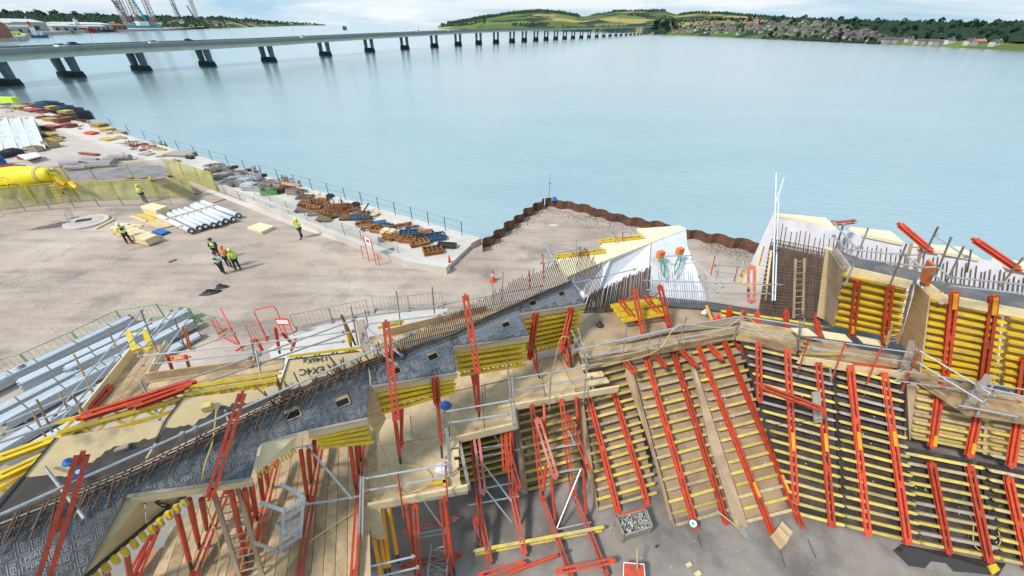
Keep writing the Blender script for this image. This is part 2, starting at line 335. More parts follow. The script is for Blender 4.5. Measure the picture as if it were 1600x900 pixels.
# ================================================================ SETTING: water, hills, yard, quay, slab
struct('water', MB().add([V((-30000, -300, -3)), V((30000, -300, -3)), V((30000, 40000, -3)), V((-30000, 40000, -3))], [(0, 1, 2, 3)]), M['water'])
def hy(x): return 38+math.tan(rl)*(x-510)        # where the far horizon lies in the photograph
def hill(name, cols, seed, rows=10):
    """cols: (x, y of the crest, distance of the shore, distance of the crest)"""
    rnd = random.Random(seed); mb = MB(); xs = [c[0] for c in cols]; n = int((xs[-1]-xs[0])/5); vs = []; pos = {}
    for i in range(n+1):
        x = xs[0]+(xs[-1]-xs[0])*i/n
        yt = interp(x, [(c[0], c[1]) for c in cols]); ds = interp(x, [(c[0], c[2]) for c in cols]); dr = interp(x, [(c[0], c[3]) for c in cols])
        top = GD(x, yt, dr)
        for j in range(rows+2):
            t = min(j/rows, 1.0); D = ds+(dr-ds)*t; d = ray(x, yt); h = V((d.x, d.y, 0)).normalized()*D
            z = -3.2 + (max(top.z, -2)+3.2)*(t**.8 if t < 1 else 1)
            if j == rows+1: h *= 1.15; z = -4
            vs.append(V((h.x, h.y, z)))
    R = rows+2
    mb.add(vs, [(i*R+j, (i+1)*R+j, (i+1)*R+j+1, i*R+j+1) for i in range(n) for j in range(R-1)])
    struct(name, mb, M['hillside'], True)
    def at(x, t):
        u = (x-xs[0])/(xs[-1]-xs[0])*n; i = max(0, min(n-1, int(u))); f = u-i; q = t*rows; j = max(0, min(rows-1, int(q))); g = q-j
        a = lerp(vs[i*R+j], vs[i*R+j+1], g); b = lerp(vs[(i+1)*R+j], vs[(i+1)*R+j+1], g); return lerp(a, b, f)
    return at
far_hill = hill('hills', [(684, 40.5, 3600, 3900), (720, 33.5, 3500, 4600), (760, 26, 3400, 4900), (800, 20, 3300, 5000), (845, 16.5, 3200, 5000), (880, 20, 3100, 5000), (912, 26, 3100, 4800), (935, 21, 3000, 4900), (965, 18, 3000, 5000), (1000, 18, 3000, 5000), (1038, 17, 2900, 4900), (1058, 23, 2800, 4700), (1090, 19.5, 2700, 4600), (1130, 21, 2600, 4500), (1200, 27, 2400, 4300), (1300, 34, 2200, 4000), (1420, 40, 2000, 3600), (1700, 47, 1800, 3200)], 1)
town = hill('hills', [(1005, 46, 2750, 2800), (1025, 38, 2450, 2700), (1060, 34, 2200, 2700), (1120, 31, 1900, 2600), (1180, 31, 1650, 2400), (1260, 32, 1450, 2100), (1330, 36, 1330, 1900), (1400, 39, 1230, 1650), (1500, 41, 1120, 1450), (1600, 43, 1020, 1350), (1720, 44, 950, 1250)], 2)
left_hill = hill('hills', [(-150, 22, 1250, 1900), (0, 25, 1250, 1900), (60, 26, 1300, 2000), (120, 27, 1400, 2100), (200, 30, 1500, 2200), (270, 29, 1600, 2300), (310, 31, 1750, 2400), (345, 29, 2000, 2700), (380, 32, 2500, 3300), (430, 36, 3500, 4500), (508, 37.6, 7500, 8200)], 3)
# crowns: three bumpy, gappy leaf masses that trees share
def crown_mesh(seed, n=110, r=1.0, flat=.8):
    rnd = random.Random(seed); mb = MB()
    for k in range(n):
        while True:
            p = V((rnd.uniform(-1, 1), rnd.uniform(-1, 1), rnd.uniform(-1, 1)))
            if .35 < p.length < 1: break
        p = V((p.x, p.y, p.z*flat)); s = rnd.uniform(.13, .3); q = [p+V((rnd.uniform(-s, s), rnd.uniform(-s, s), rnd.uniform(-s, s))) for _ in range(5)]
        mb.add([a*r for a in q], [(0, 1, 2), (2, 1, 3), (0, 3, 4), (1, 4, 3), (0, 2, 4)])
    return mb
trees = []
for s in range(3):
    t = thing('hillside_tree', V((0, -500, 0)), 'dark green broadleaf tree among others on the far hillside', 'tree', 'trees on the far hillsides')
    mb = crown_mesh(s+5)
    for i, p in enumerate(mb.v): mb.v[i] = V((p.x*5, p.y*5, p.z*5.5+8)) + t.location
    mb.build('crown', M['tree_green'], t)
    MB().tube(t.location+V((0, 0, -.5)), t.location+V((0, 0, 7)), .6, 5, .25).build('trunk', M['tree_bark'], t); trees.append(t)
def scatter_trees(n, at, xr, tr, sc, label, rnd):
    for k in range(n):
        p = at(rnd.uniform(*xr), rnd.uniform(*tr)); s = rnd.uniform(*sc)
        dup(trees[k % 3], p+V((0, 0, -.3)), rnd.uniform(0, 6), label, 'trees on the far hillsides', (s, s, s*rnd.uniform(.8, 1.2)))
rnd = random.Random(11)
L1 = 'dark green tree on the wooded slope above the far shore'
scatter_trees(70, town, (1400, 1640), (.15, 1), (.8, 1.3), L1, rnd)
scatter_trees(20, town, (1015, 1060), (.05, .9), (1.8, 2.8), 'dark tree in the wood where the bridge meets the far shore', rnd)
scatter_trees(50, town, (1100, 1400), (.8, 1), (.9, 1.5), 'dark tree on the ridge above the hillside town', rnd)
scatter_trees(50, town, (1060, 1400), (.1, .75), (.7, 1.2), 'small dark tree between the houses of the hillside town', rnd)
scatter_trees(30, town, (1200, 1390), (.01, .06), (.7, 1.1), 'low green tree on the shore below the hillside town', rnd)
scatter_trees(45, left_hill, (0, 350), (.8, 1), (.8, 1.4), 'dark tree on the wooded hill behind the harbour', rnd)
for t in trees: t.location = left_hill(60+trees.index(t)*30, .9); t.scale = (1.6,)*3; t['label'] = 'dark tree on the wooded hill behind the harbour'
# woods that read as one mass
def wood(name, spots, label):
    r = random.Random(3); mb = MB()
    for at, x0, x1, t0, t1, n, s in spots:
        for k in range(n):
            p = at(r.uniform(x0, x1), r.uniform(t0, t1)); q = s*r.uniform(.6, 1.3)
            c = [p+V((math.cos(a)*q*r.uniform(.7, 1.3), math.sin(a)*q*r.uniform(.7, 1.3), q*.25)) for a in (0, 1.26, 2.5, 3.8, 5.0)]
            mb.add(c+[p+V((r.uniform(-.3, .3)*q, r.uniform(-.3, .3)*q, q*r.uniform(.9, 1.5)))], [(i, (i+1) % 5, 5) for i in range(5)])
    tag(mb.build(name, M['tree_green']), label, 'wood', kind='stuff')
wood('woods', [(far_hill, 700, 905, .83, 1.0, 900, 14), (far_hill, 690, 760, .3, 1, 200, 12), (far_hill, 955, 1040, .97, 1, 160, 14), (far_hill, 880, 1000, .0, .12, 260, 10), (far_hill, 1060, 1230, .9, 1, 400, 12), (far_hill, 925, 960, .9, 1, 50, 8), (far_hill, 1010, 1120, .4, .55, 60, 9), (far_hill, 800, 860, .1, .2, 60, 10), (far_hill, 980, 1015, .6, .72, 60, 9)], 'dark woods along the crests of the far hills')
wood('woods', [(town, 1380, 1720, .2, 1, 1500, 8), (town, 1005, 1045, 0, 1, 300, 8), (town, 1230, 1460, .82, 1, 600, 8), (town, 1050, 1250, .85, 1, 260, 8), (town, 1200, 1390, .0, .05, 160, 5), (town, 1060, 1400, .1, .8, 190, 6)], 'dense dark wood on the slope behind the far shore')
wood('woods', [(left_hill, -150, 440, .55, 1, 1300, 9), (left_hill, -100, 360, .0, .5, 300, 8), (left_hill, 380, 500, .3, 1, 160, 14)], 'dark wood along the hill behind the harbour')
# houses of the hillside town
def house(name, L_, W_, H_, wm, rm, label, grp):
    t = thing(name, V((0, -500, 0)), label, 'house', grp); o = t.location
    MB().box(o+V((0, 0, H_/2-1)), L_, W_, H_+2).build('wall', wm, t)
    a = [o+V((sx*L_*.53, sy*W_*.56, H_+.02)) for sx in (-1, 1) for sy in (-1, 1)]; r = [o+V((sx*L_*.53, 0, H_+W_*.42)) for sx in (-1, 1)]
    rf = MB().add(a+r, [(0, 2, 5, 4), (1, 4, 5, 3), (0, 4, 1), (2, 3, 5), (0, 1, 3, 2)]).build('roof', rm, t)
    MB().box(o+V((L_*.35, 0, H_+W_*.45)), 1.2, .9, 2).build('chimney', wm, rf)
    for k in (-1, 1): MB().box(o+V((k*L_*.25, -W_/2, H_*.55)), 1.6, .08, 1.6).build('window', M['dark_steel'], t)
    return t
mat('pale_render', (.62, .60, .56), .8, var=.1, rand=.2)
GH = 'houses of the town across the river'
hs = [house('town_house', 13, 9, 6, M['house_wall'], M['house_roof'], 'stone house with a slate roof in the hillside town across the water', GH), house('town_house', 11, 9, 5.5, M['pale_render'], M['house_roof'], 'white house with a slate roof in the hillside town across the water', GH), house('town_house', 12, 9, 5.5, M['house_wall'], M['terracotta_roof'], 'house with a red tiled roof in the hillside town across the water', GH)]
for k in range(235):
    x = rnd.uniform(1038, 1400); t = rnd.uniform(.08, .86)
    if x > 1300: t = rnd.uniform(.03, max(.1, .72-(x-1300)*.006))
    if x < 1130 and t > .5 and rnd.random() < .5: t *= .5
    kind = 2 if (x < 1200 and t > .5) else (1 if rnd.random() < .2 else 0)
    s = rnd.uniform(.65, 1.1)
    dup(hs[kind], town(x, t), rnd.choice((-.15, .1, .2, 1.5))+rnd.uniform(-.1, .1), hs[kind]['label'], GH, (s*rnd.uniform(.9, 1.5), s, s))
for i, (x, t) in enumerate([(1375, .06), (1390, .05), (1403, .05), (1418, .05)]): dup(hs[0], town(x, t), .12, 'stone house in the row along the far shore', GH, (1.5, 1, 1))
for x, kind, lb in [(1432, 1, 'bright white house on the far shore beside the stone row'), (1497, 1, 'white house among trees on the far shore, first right of the stone row'), (1530, 1, 'white boathouse at the slipway on the far shore'), (1545, 2, 'tan house beside the boathouse on the far shore'), (1572, 1, 'white cottage among trees at the right end of the far shore')]:
    dup(hs[kind], town(x, .10), .1, lb, GH, (1.3, 1, .9))
for i, x in enumerate((1450, 1462, 1474, 1484)): dup(hs[0], town(x, .05), .1, 'grey stone house in the terrace on the wooded far shore', GH, (1.1, 1, .9))
for h, x in zip(hs, (1150, 1210, 1120)): h.location = town(x, .3)
# village along the left shore
for k in range(26):
    x = rnd.uniform(262, 420); dup(hs[k % 2], left_hill(x, rnd.uniform(.15, .6)), .2, 'small pale house on the low wooded shore behind the drilling rigs', 'houses behind the harbour', (1.3, 1, 1))
# mast on the hill
m0 = far_hill(1010, 1.0); mt = MB().tube(m0, GD(1010, 3, m0.to_2d().length), 2.2, 5, .8); tag(mt.build('transmitter_mast', M['galvanised']), 'tall thin transmitter mast standing on the far hilltop', 'mast')
# harbour quay
hq = [G(-80, 68, -3), G(42, 64, -3), G(46, 59.5, -3), G(30, 56, -3), G(84, 55, -3), G(150, 50, -3), G(262, 48, -3), G(330, 44, -3), left_hill(330, .1), left_hill(-100, .1)]
struct('harbour_ground', MB().plate([V((p.x, p.y, 1.0)) for p in hq], 4.5), M['quay_apron'])
def shed(px0, px1, py, ptop, depth, label, roof='shed_roof', wall='shed_cladding', ridge=.25):
    a = G(px0, py, 1); b = G(px1, py, 1); D = ((a+b)/2).to_2d().length; h = GD((px0+px1)/2, ptop, D).z-1
    d = (b-a); d.z = 0; n = V((-d.y, d.x, 0)).normalized()*depth; o = (a+b)/2+n/2
    t = thing('harbour_shed', V((o.x, o.y, 1)), label, 'shed', 'sheds on the harbour quay'); eh = h*(1-ridge)
    MB().plate([p+V((0, 0, eh)) for p in (a, b, b+n, a+n)], eh, n=V((0, 0, 1))).build('wall', M[wall], t)
    z = V((0, 0, 1)); q = [a+z*eh, b+z*eh, b+n+z*eh, a+n+z*eh, a+n/2+z*h, b+n/2+z*h]
    q = [p+z*.05 for p in q]
    MB().add(q, [(0, 1, 5, 4), (2, 3, 4, 5), (0, 4, 3), (1, 2, 5), (0, 3, 2, 1)]).build('roof', M[roof], t)
    for k in range(3):
        c = lerp(a, b, (k+.5)/3)-n.normalized()*.15; MB().beam(c+z*.1, c+z*eh*.6, d.length/9, .25, up=n).build('door', M['dark_steel'], t)
shed(-60, 79, 49, 29, 90, 'large grey shed with a pale roof beside the harbour quay')
shed(12, 55, 51, 39, 20, 'low grey shed with a curved dark front before the large shed', 'shed_cladding')
shed(84, 125, 48, 38, 60, 'long low shed with white roof right of the large shed')
shed(105, 178, 46, 35, 60, 'wide pale roofed shed behind the red ship')
shed(140, 168, 46.6, 39, 25, 'small white roofed store right of the red ship')
shed(176, 200, 46, 37, 30, 'brown store building left of the turquoise rig', 'brick', 'brick')
shed(-60, 9, 60, 34, 25, 'red brick warehouse at the left edge of the harbour', 'brick', 'brick')
shed(12, 34, 55, 49, 14, 'low lime green store on the near dock', 'green_paint', 'lime_vest')
# ships
def loft(mb, secs, mi=0):   # list of rings of equal length
    k = len(secs[0]); vs = [p for s in secs for p in s]
    fs = [(i*k+j, i*k+(j+1) % k, (i+1)*k+(j+1) % k, (i+1)*k+j) for i in range(len(secs)-1) for j in range(k)]
    mb.add(vs, fs+[tuple(range(k))[::-1], tuple(range((len(secs)-1)*k, len(secs)*k))], mi); return mb
def ship(name, px0, px1, py, hull, label, towers, hh=5):
    a = G(px0, py, -3); b = G(px1, py, -3); d = b-a; Ln = d.length; d.normalize(); n = V((-d.y, d.x, 0)); z = V((0, 0, 1)); W = Ln*.2; c = (a+b)/2
    t = thing(name, c, label, 'ship', 'ships in the harbour'); R = []
    for u, wd, sh in ((0, .7, 0), (.12, 1, 0), (.5, 1, 0), (.75, .95, .05), (.9, .6, .25), (1, .06, .5)):
        p = a+d*Ln*u; R.append([p-n*W/2*wd*.8-z*.5, p+n*W/2*wd*.8-z*.5, p+n*W/2*wd+z*hh*(1+sh), p-n*W/2*wd+z*hh*(1+sh)])
    loft(MB(), R).build('hull', M[hull], t)
    for (u, l, h0, h1, mm) in towers:
        p = a+d*Ln*u+z*(hh); MB().beam(p-d*Ln*l/2+z*(h0+h1)/2, p+d*Ln*l/2+z*(h0+h1)/2, W*.7, h1-h0).build('superstructure', M[mm], t)
        MB().beam(p-d*Ln*l*.45+z*(h1-.9), p+d*Ln*l*.45+z*(h1-.9), W*.72, .7).build('window_band', M['dark_steel'], t)
    p = a+d*Ln*towers[0][0]+z*(hh+towers[0][3]); MB().tube(p, p+z*9, .5, 5, .2).tube(p+z*6-n*3, p+z*6+n*3, .2, 5).build('mast', M['white_paint'], t)
    return t
ship('tug_ship', 50, 77, 59, 'blue_steel', 'small workboat with white bridge and orange trim moored near the dock', [(.3, .3, 0, 9, 'white_paint'), (.3, .18, 9, 13, 'red_plastic'), (.65, .15, 0, 5, 'white_paint')], 2.5)
s_ = ship('supply_ship', 152, 119, 51, 'red_hull', 'dark red supply ship with white bridge moored by the sheds', [(.75, .28, 0, 6, 'white_paint'), (.75, .18, 6, 12, 'white_paint')], 7)
# drilling rigs
def lattice(mb, a, b, w, n, r):
    d = (b-a).normalized(); x = d.cross(V((0, 1, 0))).normalized(); y = x.cross(d); cs = [x*w/2+y*w/2, -x*w/2+y*w/2, -x*w/2-y*w/2, x*w/2-y*w/2]
    for c in cs: mb.tube(a+c, b+c, r*1.6, 4, caps=False)
    for k in range(n):
        p = lerp(a, b, k/n); q = lerp(a, b, (k+1)/n)
        for i in range(4):
            mb.tube(p+cs[i], q+cs[(i+1) % 4], r, 3, caps=False); mb.tube(p+cs[i], p+cs[(i+1) % 4], r, 3, caps=False)
    return mb
def rig(px0, px1, py, legs, hull, label, lean):
    a = G(px0, py, -3); b = G(px1, py, -3); c = (a+b)/2; D = c.to_2d().length; d = (b-a).normalized(); n = V((-d.y, d.x, 0)); z = V((0, 0, 1))
    t = thing('drilling_rig', c, label, 'drilling rig', 'drilling rigs in the harbour'); Lh = (b-a).length; nn = n*Lh*.6
    MB().plate([p+z*9 for p in (a, b, b+nn-d*Lh*.25, a+nn+d*Lh*.25)], 8, n=z).build('hull', M[hull], t)
    MB().beam(lerp(a, b, .38)+n*8+z*13, lerp(a, b, .62)+n*8+z*13, 18, 9).build('accommodation', M['white_paint'], t)
    MB().beam(lerp(a, b, .1)+n*8+z*12, lerp(a, b, .28)+n*8+z*12, 14, 6).beam(lerp(a, b, .7)+n*12+z*12, lerp(a, b, .9)+n*12+z*12, 14, 5).build('deck_house', M['rig_steel'], t)
    for (u, dd, m) in legs:
        p = a+d*Lh*u+n*dd
        lattice(MB(), p+z*7, p+z*150+d*lean*0, 9, 15, .55).build('leg', M[m], t)
    p = lerp(a, b, .2)+n*8+z*14; lattice(MB(), p, p-d*22+z*60, 3, 9, .35).build('crane', M['blue_steel'], t)
    lattice(MB(), lerp(a, b, .65)+n*8+z*14, lerp(a, b, .5)+n*8+z*70, 3, 9, .35).build('crane', M['teal_hull'], t)
rig(200, 258, 47, [(.12, 10, 'rig_steel'), (.34, 30, 'rig_steel'), (.86, 10, 'rig_steel'), (.62, 34, 'rig_steel')], 'teal_hull', 'turquoise hulled drilling rig with four lattice legs in the harbour', 0)
rig(284, 330, 43, [(.1, 10, 'rig_steel'), (.7, 10, 'rig_steel')], 'shed_cladding', 'grey drilling rig with two lattice legs beyond the turquoise one', 0)
# ================================================================ BRIDGE
pb = [(-95, 143, 100), (10, 133, 93), (113, 120, 87), (222, 110, 81), (325, 103, 75.5), (421, 96, 70.5), (509, 87, 65), (578, 81, 60), (633, 77, 57), (679, 74, 54), (716, 71.5, 52), (748, 69.5, 50.5), (775, 68, 49.5), (800, 66.5, 48.5)]
for x in (819, 837, 853, 868, 882, 895, 908, 920, 932, 943, 953, 962, 970, 978, 985, 991, 997, 1002, 1007, 1011):
    u = (x-800)/215; pb.append((x, 66.5-u*13, 48.5-u*6.5))
br = thing('road_bridge', G(509, 87, -3), 'long low concrete road bridge on twin columns crossing the river', 'bridge')
foot = []; top = []
for x, yb, yt in pb:
    p = G(x, yb, -3); D = p.to_2d().length
    q = ray(x-(yb-yt)*.35, yt); h = CP.z+q.z*(D/math.hypot(q.x, q.y)); foot.append(p); top.append(h)
# smooth heights
for _ in range(2): top = [top[0]]+[(top[i-1]+2*top[i]+top[i+1])/4 for i in range(1, len(top)-1)]+[top[-1]]
cl = [V((p.x, p.y, h)) for p, h in zip(foot, top)]
cl = [cl[0]+(cl[0]-cl[1])*2]+cl+[cl[-1]+(cl[-1]-cl[-2]).normalized()*160]
def off(i):
    d = cl[min(i+1, len(cl)-1)]-cl[max(i-1, 0)]; d.z = 0; d.normalize(); return V((d.y, -d.x, 0))   # to the camera's side
def strip(mb, s0, s1, z0, z1):
    R = [[cl[i]+off(i)*s0+V((0, 0, z0)), cl[i]+off(i)*s1+V((0, 0, z0)), cl[i]+off(i)*s1+V((0, 0, z1)), cl[i]+off(i)*s0+V((0, 0, z1))] for i in range(len(cl))]
    return loft(mb, R)
strip(MB(), -8.5, 8.5, 1.5, 2.4).build('deck', M['bridge_concrete'], br)
strip(MB(), -6.8, 6.8, -.2, 1.5).build('girder', M['bridge_side'], br)
strip(MB(), -8, 8, 2.404, 2.46).build('roadway', M['asphalt'], br)
for s in (-8.7, 8.4): strip(MB(), s, s+.3, 2.2, 3.1).build('parapet', M['bridge_concrete'], br)
strip(MB(), -1.2, 1.2, 2.47, 2.9).build('median', M['bridge_concrete'], br)
for i in range(1, len(cl)-1):
    p = foot[i-1]; o = off(i); d = V((-o.y, o.x, 0)); h = top[i-1]-.15; z = V((0, 0, 1)); hb = min(5.6, h*.47)
    sp = 2.9
    f = MB(); R = []
    for zz, k in ((-2, 1.05), (hb, .86)):
        R.append([p+o*(sp+2.2)*k+z*zz, p+o*(sp+1)*k+d*2.2*k+z*zz, p-o*(sp+1)*k+d*2.2*k+z*zz, p-o*(sp+2.2)*k+z*zz, p-o*(sp+1)*k-d*2.2*k+z*zz, p+o*(sp+1)*k-d*2.2*k+z*zz])
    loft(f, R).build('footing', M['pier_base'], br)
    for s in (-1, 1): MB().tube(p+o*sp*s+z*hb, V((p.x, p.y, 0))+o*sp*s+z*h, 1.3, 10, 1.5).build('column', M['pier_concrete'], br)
for k in range(1, 15):
    p = lerp(cl[k], cl[k+1], .5); MB().tube(p+V((0, 0, 2.5)), p+V((0, 0, 10)), .09, 5).tube(p+off(k)*-1.5+V((0, 0, 10)), p+off(k)*1.5+V((0, 0, 10)), .07, 5).build('lamp_post', M['galvanised'], br)
    if k == 7:
        MB().beam(p+V((-1.5, 0, 7)), p+V((1.5, 0, 7)), .2, 2.5).build('sign', M['blue_steel'], br)
# cars
def car(paint, label):
    t = thing('car', V((0, -500, 0)), label, 'car', 'cars crossing the bridge'); o = t.location
    def ring(x, w, z0, z1): return [o+V((x, -w, z0)), o+V((x, w, z0)), o+V((x, w, z1)), o+V((x, -w, z1))]
    b = loft(MB(), [ring(-2.1, .75, .3, .75), ring(-1.9, .85, .25, .95), ring(-.2, .88, .25, 1.0), ring(1.1, .86, .25, .92), ring(2.0, .8, .28, .72), ring(2.15, .68, .35, .6)]).build('body', paint, t)
    loft(MB(), [ring(-1.85, .7, .95, 1.0), ring(-1.3, .66, .95, 1.42), ring(.2, .66, .95, 1.45), ring(1.05, .72, .9, .95)]).build('cabin', M['car_glass'], t)
    MB().box(o+V((-.55, 0, 1.45)), 1.5, 1.28, .06).build('roof', paint, t)
    for x in (-1.3, 1.3):
        for s in (-1, 1):
            wl = MB().tube(o+V((x, s*.7, .32)), o+V((x, s*.92, .32)), .32, 10).build('wheel', M['rubber'], t)
    return t
cars = [car(M['white_paint'], ''), car(M['blue_steel'], ''), car(M['aluminium'], '')]
cs = [(1, .93, 0, 'white car on the bridge deck, the leftmost of the bridge traffic'), (2, .36, 1, 'blue car on the bridge between the second and third piers'), (3, .25, 0, 'white car on the bridge above the third full pier from the left'), (3, .95, 1, 'dark blue car on the bridge left of the road sign'), (5, .55, 0, 'white car on the bridge above the fifth pier'), (8, .6, 2, 'silver car on the bridge far from the near bank'), (9, .5, 0, 'white van-like car near the middle of the bridge')]
for n_, (i, u, c, lb) in enumerate(cs):
    i += 1; p = lerp(cl[i], cl[i+1], u)+off(i)*(4 if n_ % 2 == 0 else -4)+V((0, 0, 2.47)); d = cl[i+1]-cl[i]
    dup(cars[c], p, math.atan2(d.y, d.x), lb, 'cars crossing the bridge')
for c in cars:
    for k in kids(c): bpy.data.objects.remove(k)
    bpy.data.objects.remove(c)
# ================================================================ YARD
def pl(pts, z): return [G(x, y, z) for x, y in pts]
yard = [G(-500, 195, 0), G(-150, 130, 0), G(0, 158, 0), G(745, 380, 0), G(757, 378, 0), G(855, 316, 0), G(950, 335, 0), G(1060, 360, 0), G(1190, 392, 0), G(1260, 420, 0), G(1300, 470, 0), V((16, 8, 0)), V((22, 2, 0)), V((30, -12, 0)), V((-60, -12, 0)), V((-160, 20, 0))]
yb = MB().plate(yard, 3.6, n=V((0, 0, 1)))
struct('yard_ground', yb, M['yard_ground'])
# quay strip at the water's edge, with raised bays
QE0, QE1 = G(-60, 137, .35), G(748, 372, .35)
def qline(t, s, z):   # t along the edge, s metres inland
    d = (QE1-QE0); d.z = 0; n = V((-d.y, d.x, 0)).normalized(); n = n if n.y < 0 else -n
    p = lerp(QE0, QE1, t)+n*s; return V((p.x, p.y, z))
def qpix(x, y, z): return G(x, y, z)
struct('quay', MB().plate([qpix(-60, 140, .35), qpix(745, 374, .35), qpix(702, 414, .35), qpix(640, 402, .35), qpix(380, 300, .35), qpix(200, 240, .35), qpix(-60, 152, .35)], .5, n=V((0, 0, 1))), M['quay_concrete'])
struct('quay_edge', MB().plate([qpix(-60, 136, .55), qpix(752, 372, .55), qpix(736, 380, .55), qpix(560, 321, .55), qpix(380, 268, .55), qpix(240, 226, .55), qpix(-60, 141, .55)], 3.4, n=V((0, 0, 1))), M['quay_concrete'])
struct('quay_kerb', MB().plate([qpix(300, 268, .6), qpix(420, 316, .6), qpix(560, 372, .6), qpix(640, 402, .6), qpix(703, 412, .6), qpix(697, 418, .6), qpix(635, 408, .6), qpix(555, 378, .6), qpix(415, 322, .6), qpix(298, 272, .6)], .7, n=V((0, 0, 1))), M['quay_concrete'])
struct('path', MB().plate([qpix(330, 296, .02), qpix(480, 352, .02), qpix(610, 400, .02), qpix(702, 422, .02), qpix(665, 420, .02), qpix(560, 387, .02), qpix(450, 350, .02), qpix(320, 298, .02)], .1, n=V((0, 0, 1))), M['quay_concrete'])
struct('yard_apron', MB().plate([qpix(-60, 185, .02), qpix(40, 185, .02), qpix(110, 205, .02), qpix(250, 245, .02), qpix(230, 252, .02), qpix(120, 258, .02), qpix(60, 262, .02), qpix(-60, 275, .02)], .1, n=V((0, 0, 1))), M['quay_apron'])
# rough edge of sheet piles round the spit
def piles(line, z0, z1, label, step=.42, amp=.17):
    pts = []
    tot = []
    for a, b in zip(line, line[1:]):
        n = max(1, int((b-a).length/step)); tot += [lerp(a, b, k/n) for k in range(n)]
    tot.append(line[-1])
    t = thing('sheet_pile_wall', V((tot[0].x, tot[0].y, z0)), label, 'sheet pile wall')
    per = 4
    for s in range(0, len(tot)-1, per):
        seg = tot[s:s+per+1]; dz = random.uniform(-.08, .1); mb = MB(); q = []
        for i, p in enumerate(seg):
            k = (s+i) % per; d = (seg[-1]-seg[0]); n = V((-d.y, d.x, 0)).normalized()
            q.append(p+n*(amp if k in (1, 2) else -amp))
        vs = [V((p.x, p.y, z0)) for p in q]+[V((p.x, p.y, z1+dz)) for p in q]; m = len(q)
        # give the sheet its real thickness
        d = (seg[-1]-seg[0]); n = V((-d.y, d.x, 0)).normalized()*.03
        vs2 = [p+n for p in vs]
        mb.add(vs+vs2, [(i, i+1, m+i+1, m+i) for i in range(m-1)]+[(2*m+i+1, 2*m+i, 3*m+i, 3*m+i+1) for i in range(m-1)]+[(m+i, m+i+1, 3*m+i+1, 3*m+i) for i in range(m-1)])
        mb.build('sheet_pile', M['pile_rust'], t)
    return t
piles([G(752, 378, .9), G(790, 350, .9), G(820, 328, .9), G(853, 309, .9)], -3.5, .9, 'rusty corrugated steel sheet piles on the left flank of the gravel spit')
piles([G(853, 309, .9), G(900, 316, .9), G(960, 332, .9), G(1010, 344, .9), G(1080, 358, .9), G(1140, 370, .9), G(1210, 386, .9)], -3.5, .9, 'rusty corrugated steel sheet piles on the river side of the gravel spit')
mb = MB(); r = random.Random(5)
for k in range(1500):
    u = r.random(); a = r.choice([(765, 379, 850, 322), (850, 324, 960, 345), (960, 345, 1075, 370), (1095, 375, 1190, 400)]); x = a[0]+(a[2]-a[0])*u; y = a[1]+(a[3]-a[1])*u+abs(r.gauss(0, 9))
    p = G(x, y, 0); s = r.uniform(.03, .12); mb.add([p+V((r.uniform(-s, s), r.uniform(-s, s), -.02)) for _ in range(3)]+[p+V((0, 0, s))], [(0, 1, 3), (1, 2, 3), (2, 0, 3)])
tag(mb.build('gravel', M['rock_fill']), 'dark loose stones heaped inside the sheet pile wall', 'gravel', kind='stuff')
mb = MB()
for k in range(2600):
    x = r.uniform(0, 860); y = r.uniform(330, 520); p = G(x, y, 0)
    if y < 300+ (x/700)*110+12: continue
    s = r.uniform(.015, .07); mb.add([p+V((r.uniform(-s, s), r.uniform(-s, s), -.01)) for _ in range(3)]+[p+V((0, 0, s*.8))], [(0, 1, 3), (1, 2, 3), (2, 0, 3)])
tag(mb.build('gravel', M['yard_ground']), 'small loose stones lying over the sandy yard', 'gravel', kind='stuff')
# site slab of the building
struct('site_slab', MB().plate([V((-14, -10, 3.5)), V((24, -10, 3.5)), V((24, 5, 3.5)), G(1620, 840, 3.5), G(1500, 700, 3.5), G(1250, 680, 3.5), G(900, 650, 3.5), G(600, 690, 3.5), V((-14, 6, 3.5))], 3.45, n=V((0, 0, 1))), M['site_slab'])
pud = [(1395, 860), (1408, 850), (1440, 856), (1478, 862), (1520, 872), (1572, 880), (1560, 900), (1520, 895), (1490, 893), (1478, 880), (1455, 877), (1445, 888), (1420, 884)]
mat('wet_slab', (.045, .035, .03), .08, var=.1, spec=.6)
tag(MB().plate(pl(pud, 3.504), .003, n=V((0, 0, 1))).build('puddle', M['wet_slab']), 'dark wet patch on the slab below the right hand formwork wall', 'puddle')
# ================================================================ YARD OBJECTS
Z = V((0, 0, 1))
def solid(name, top_px, z1, z0, m, label=None, cat=None, group=None, parent=None):
    return tag(MB().plate(pl(top_px, z1), z1-z0, n=Z).build(name, m, parent), label, cat, group)
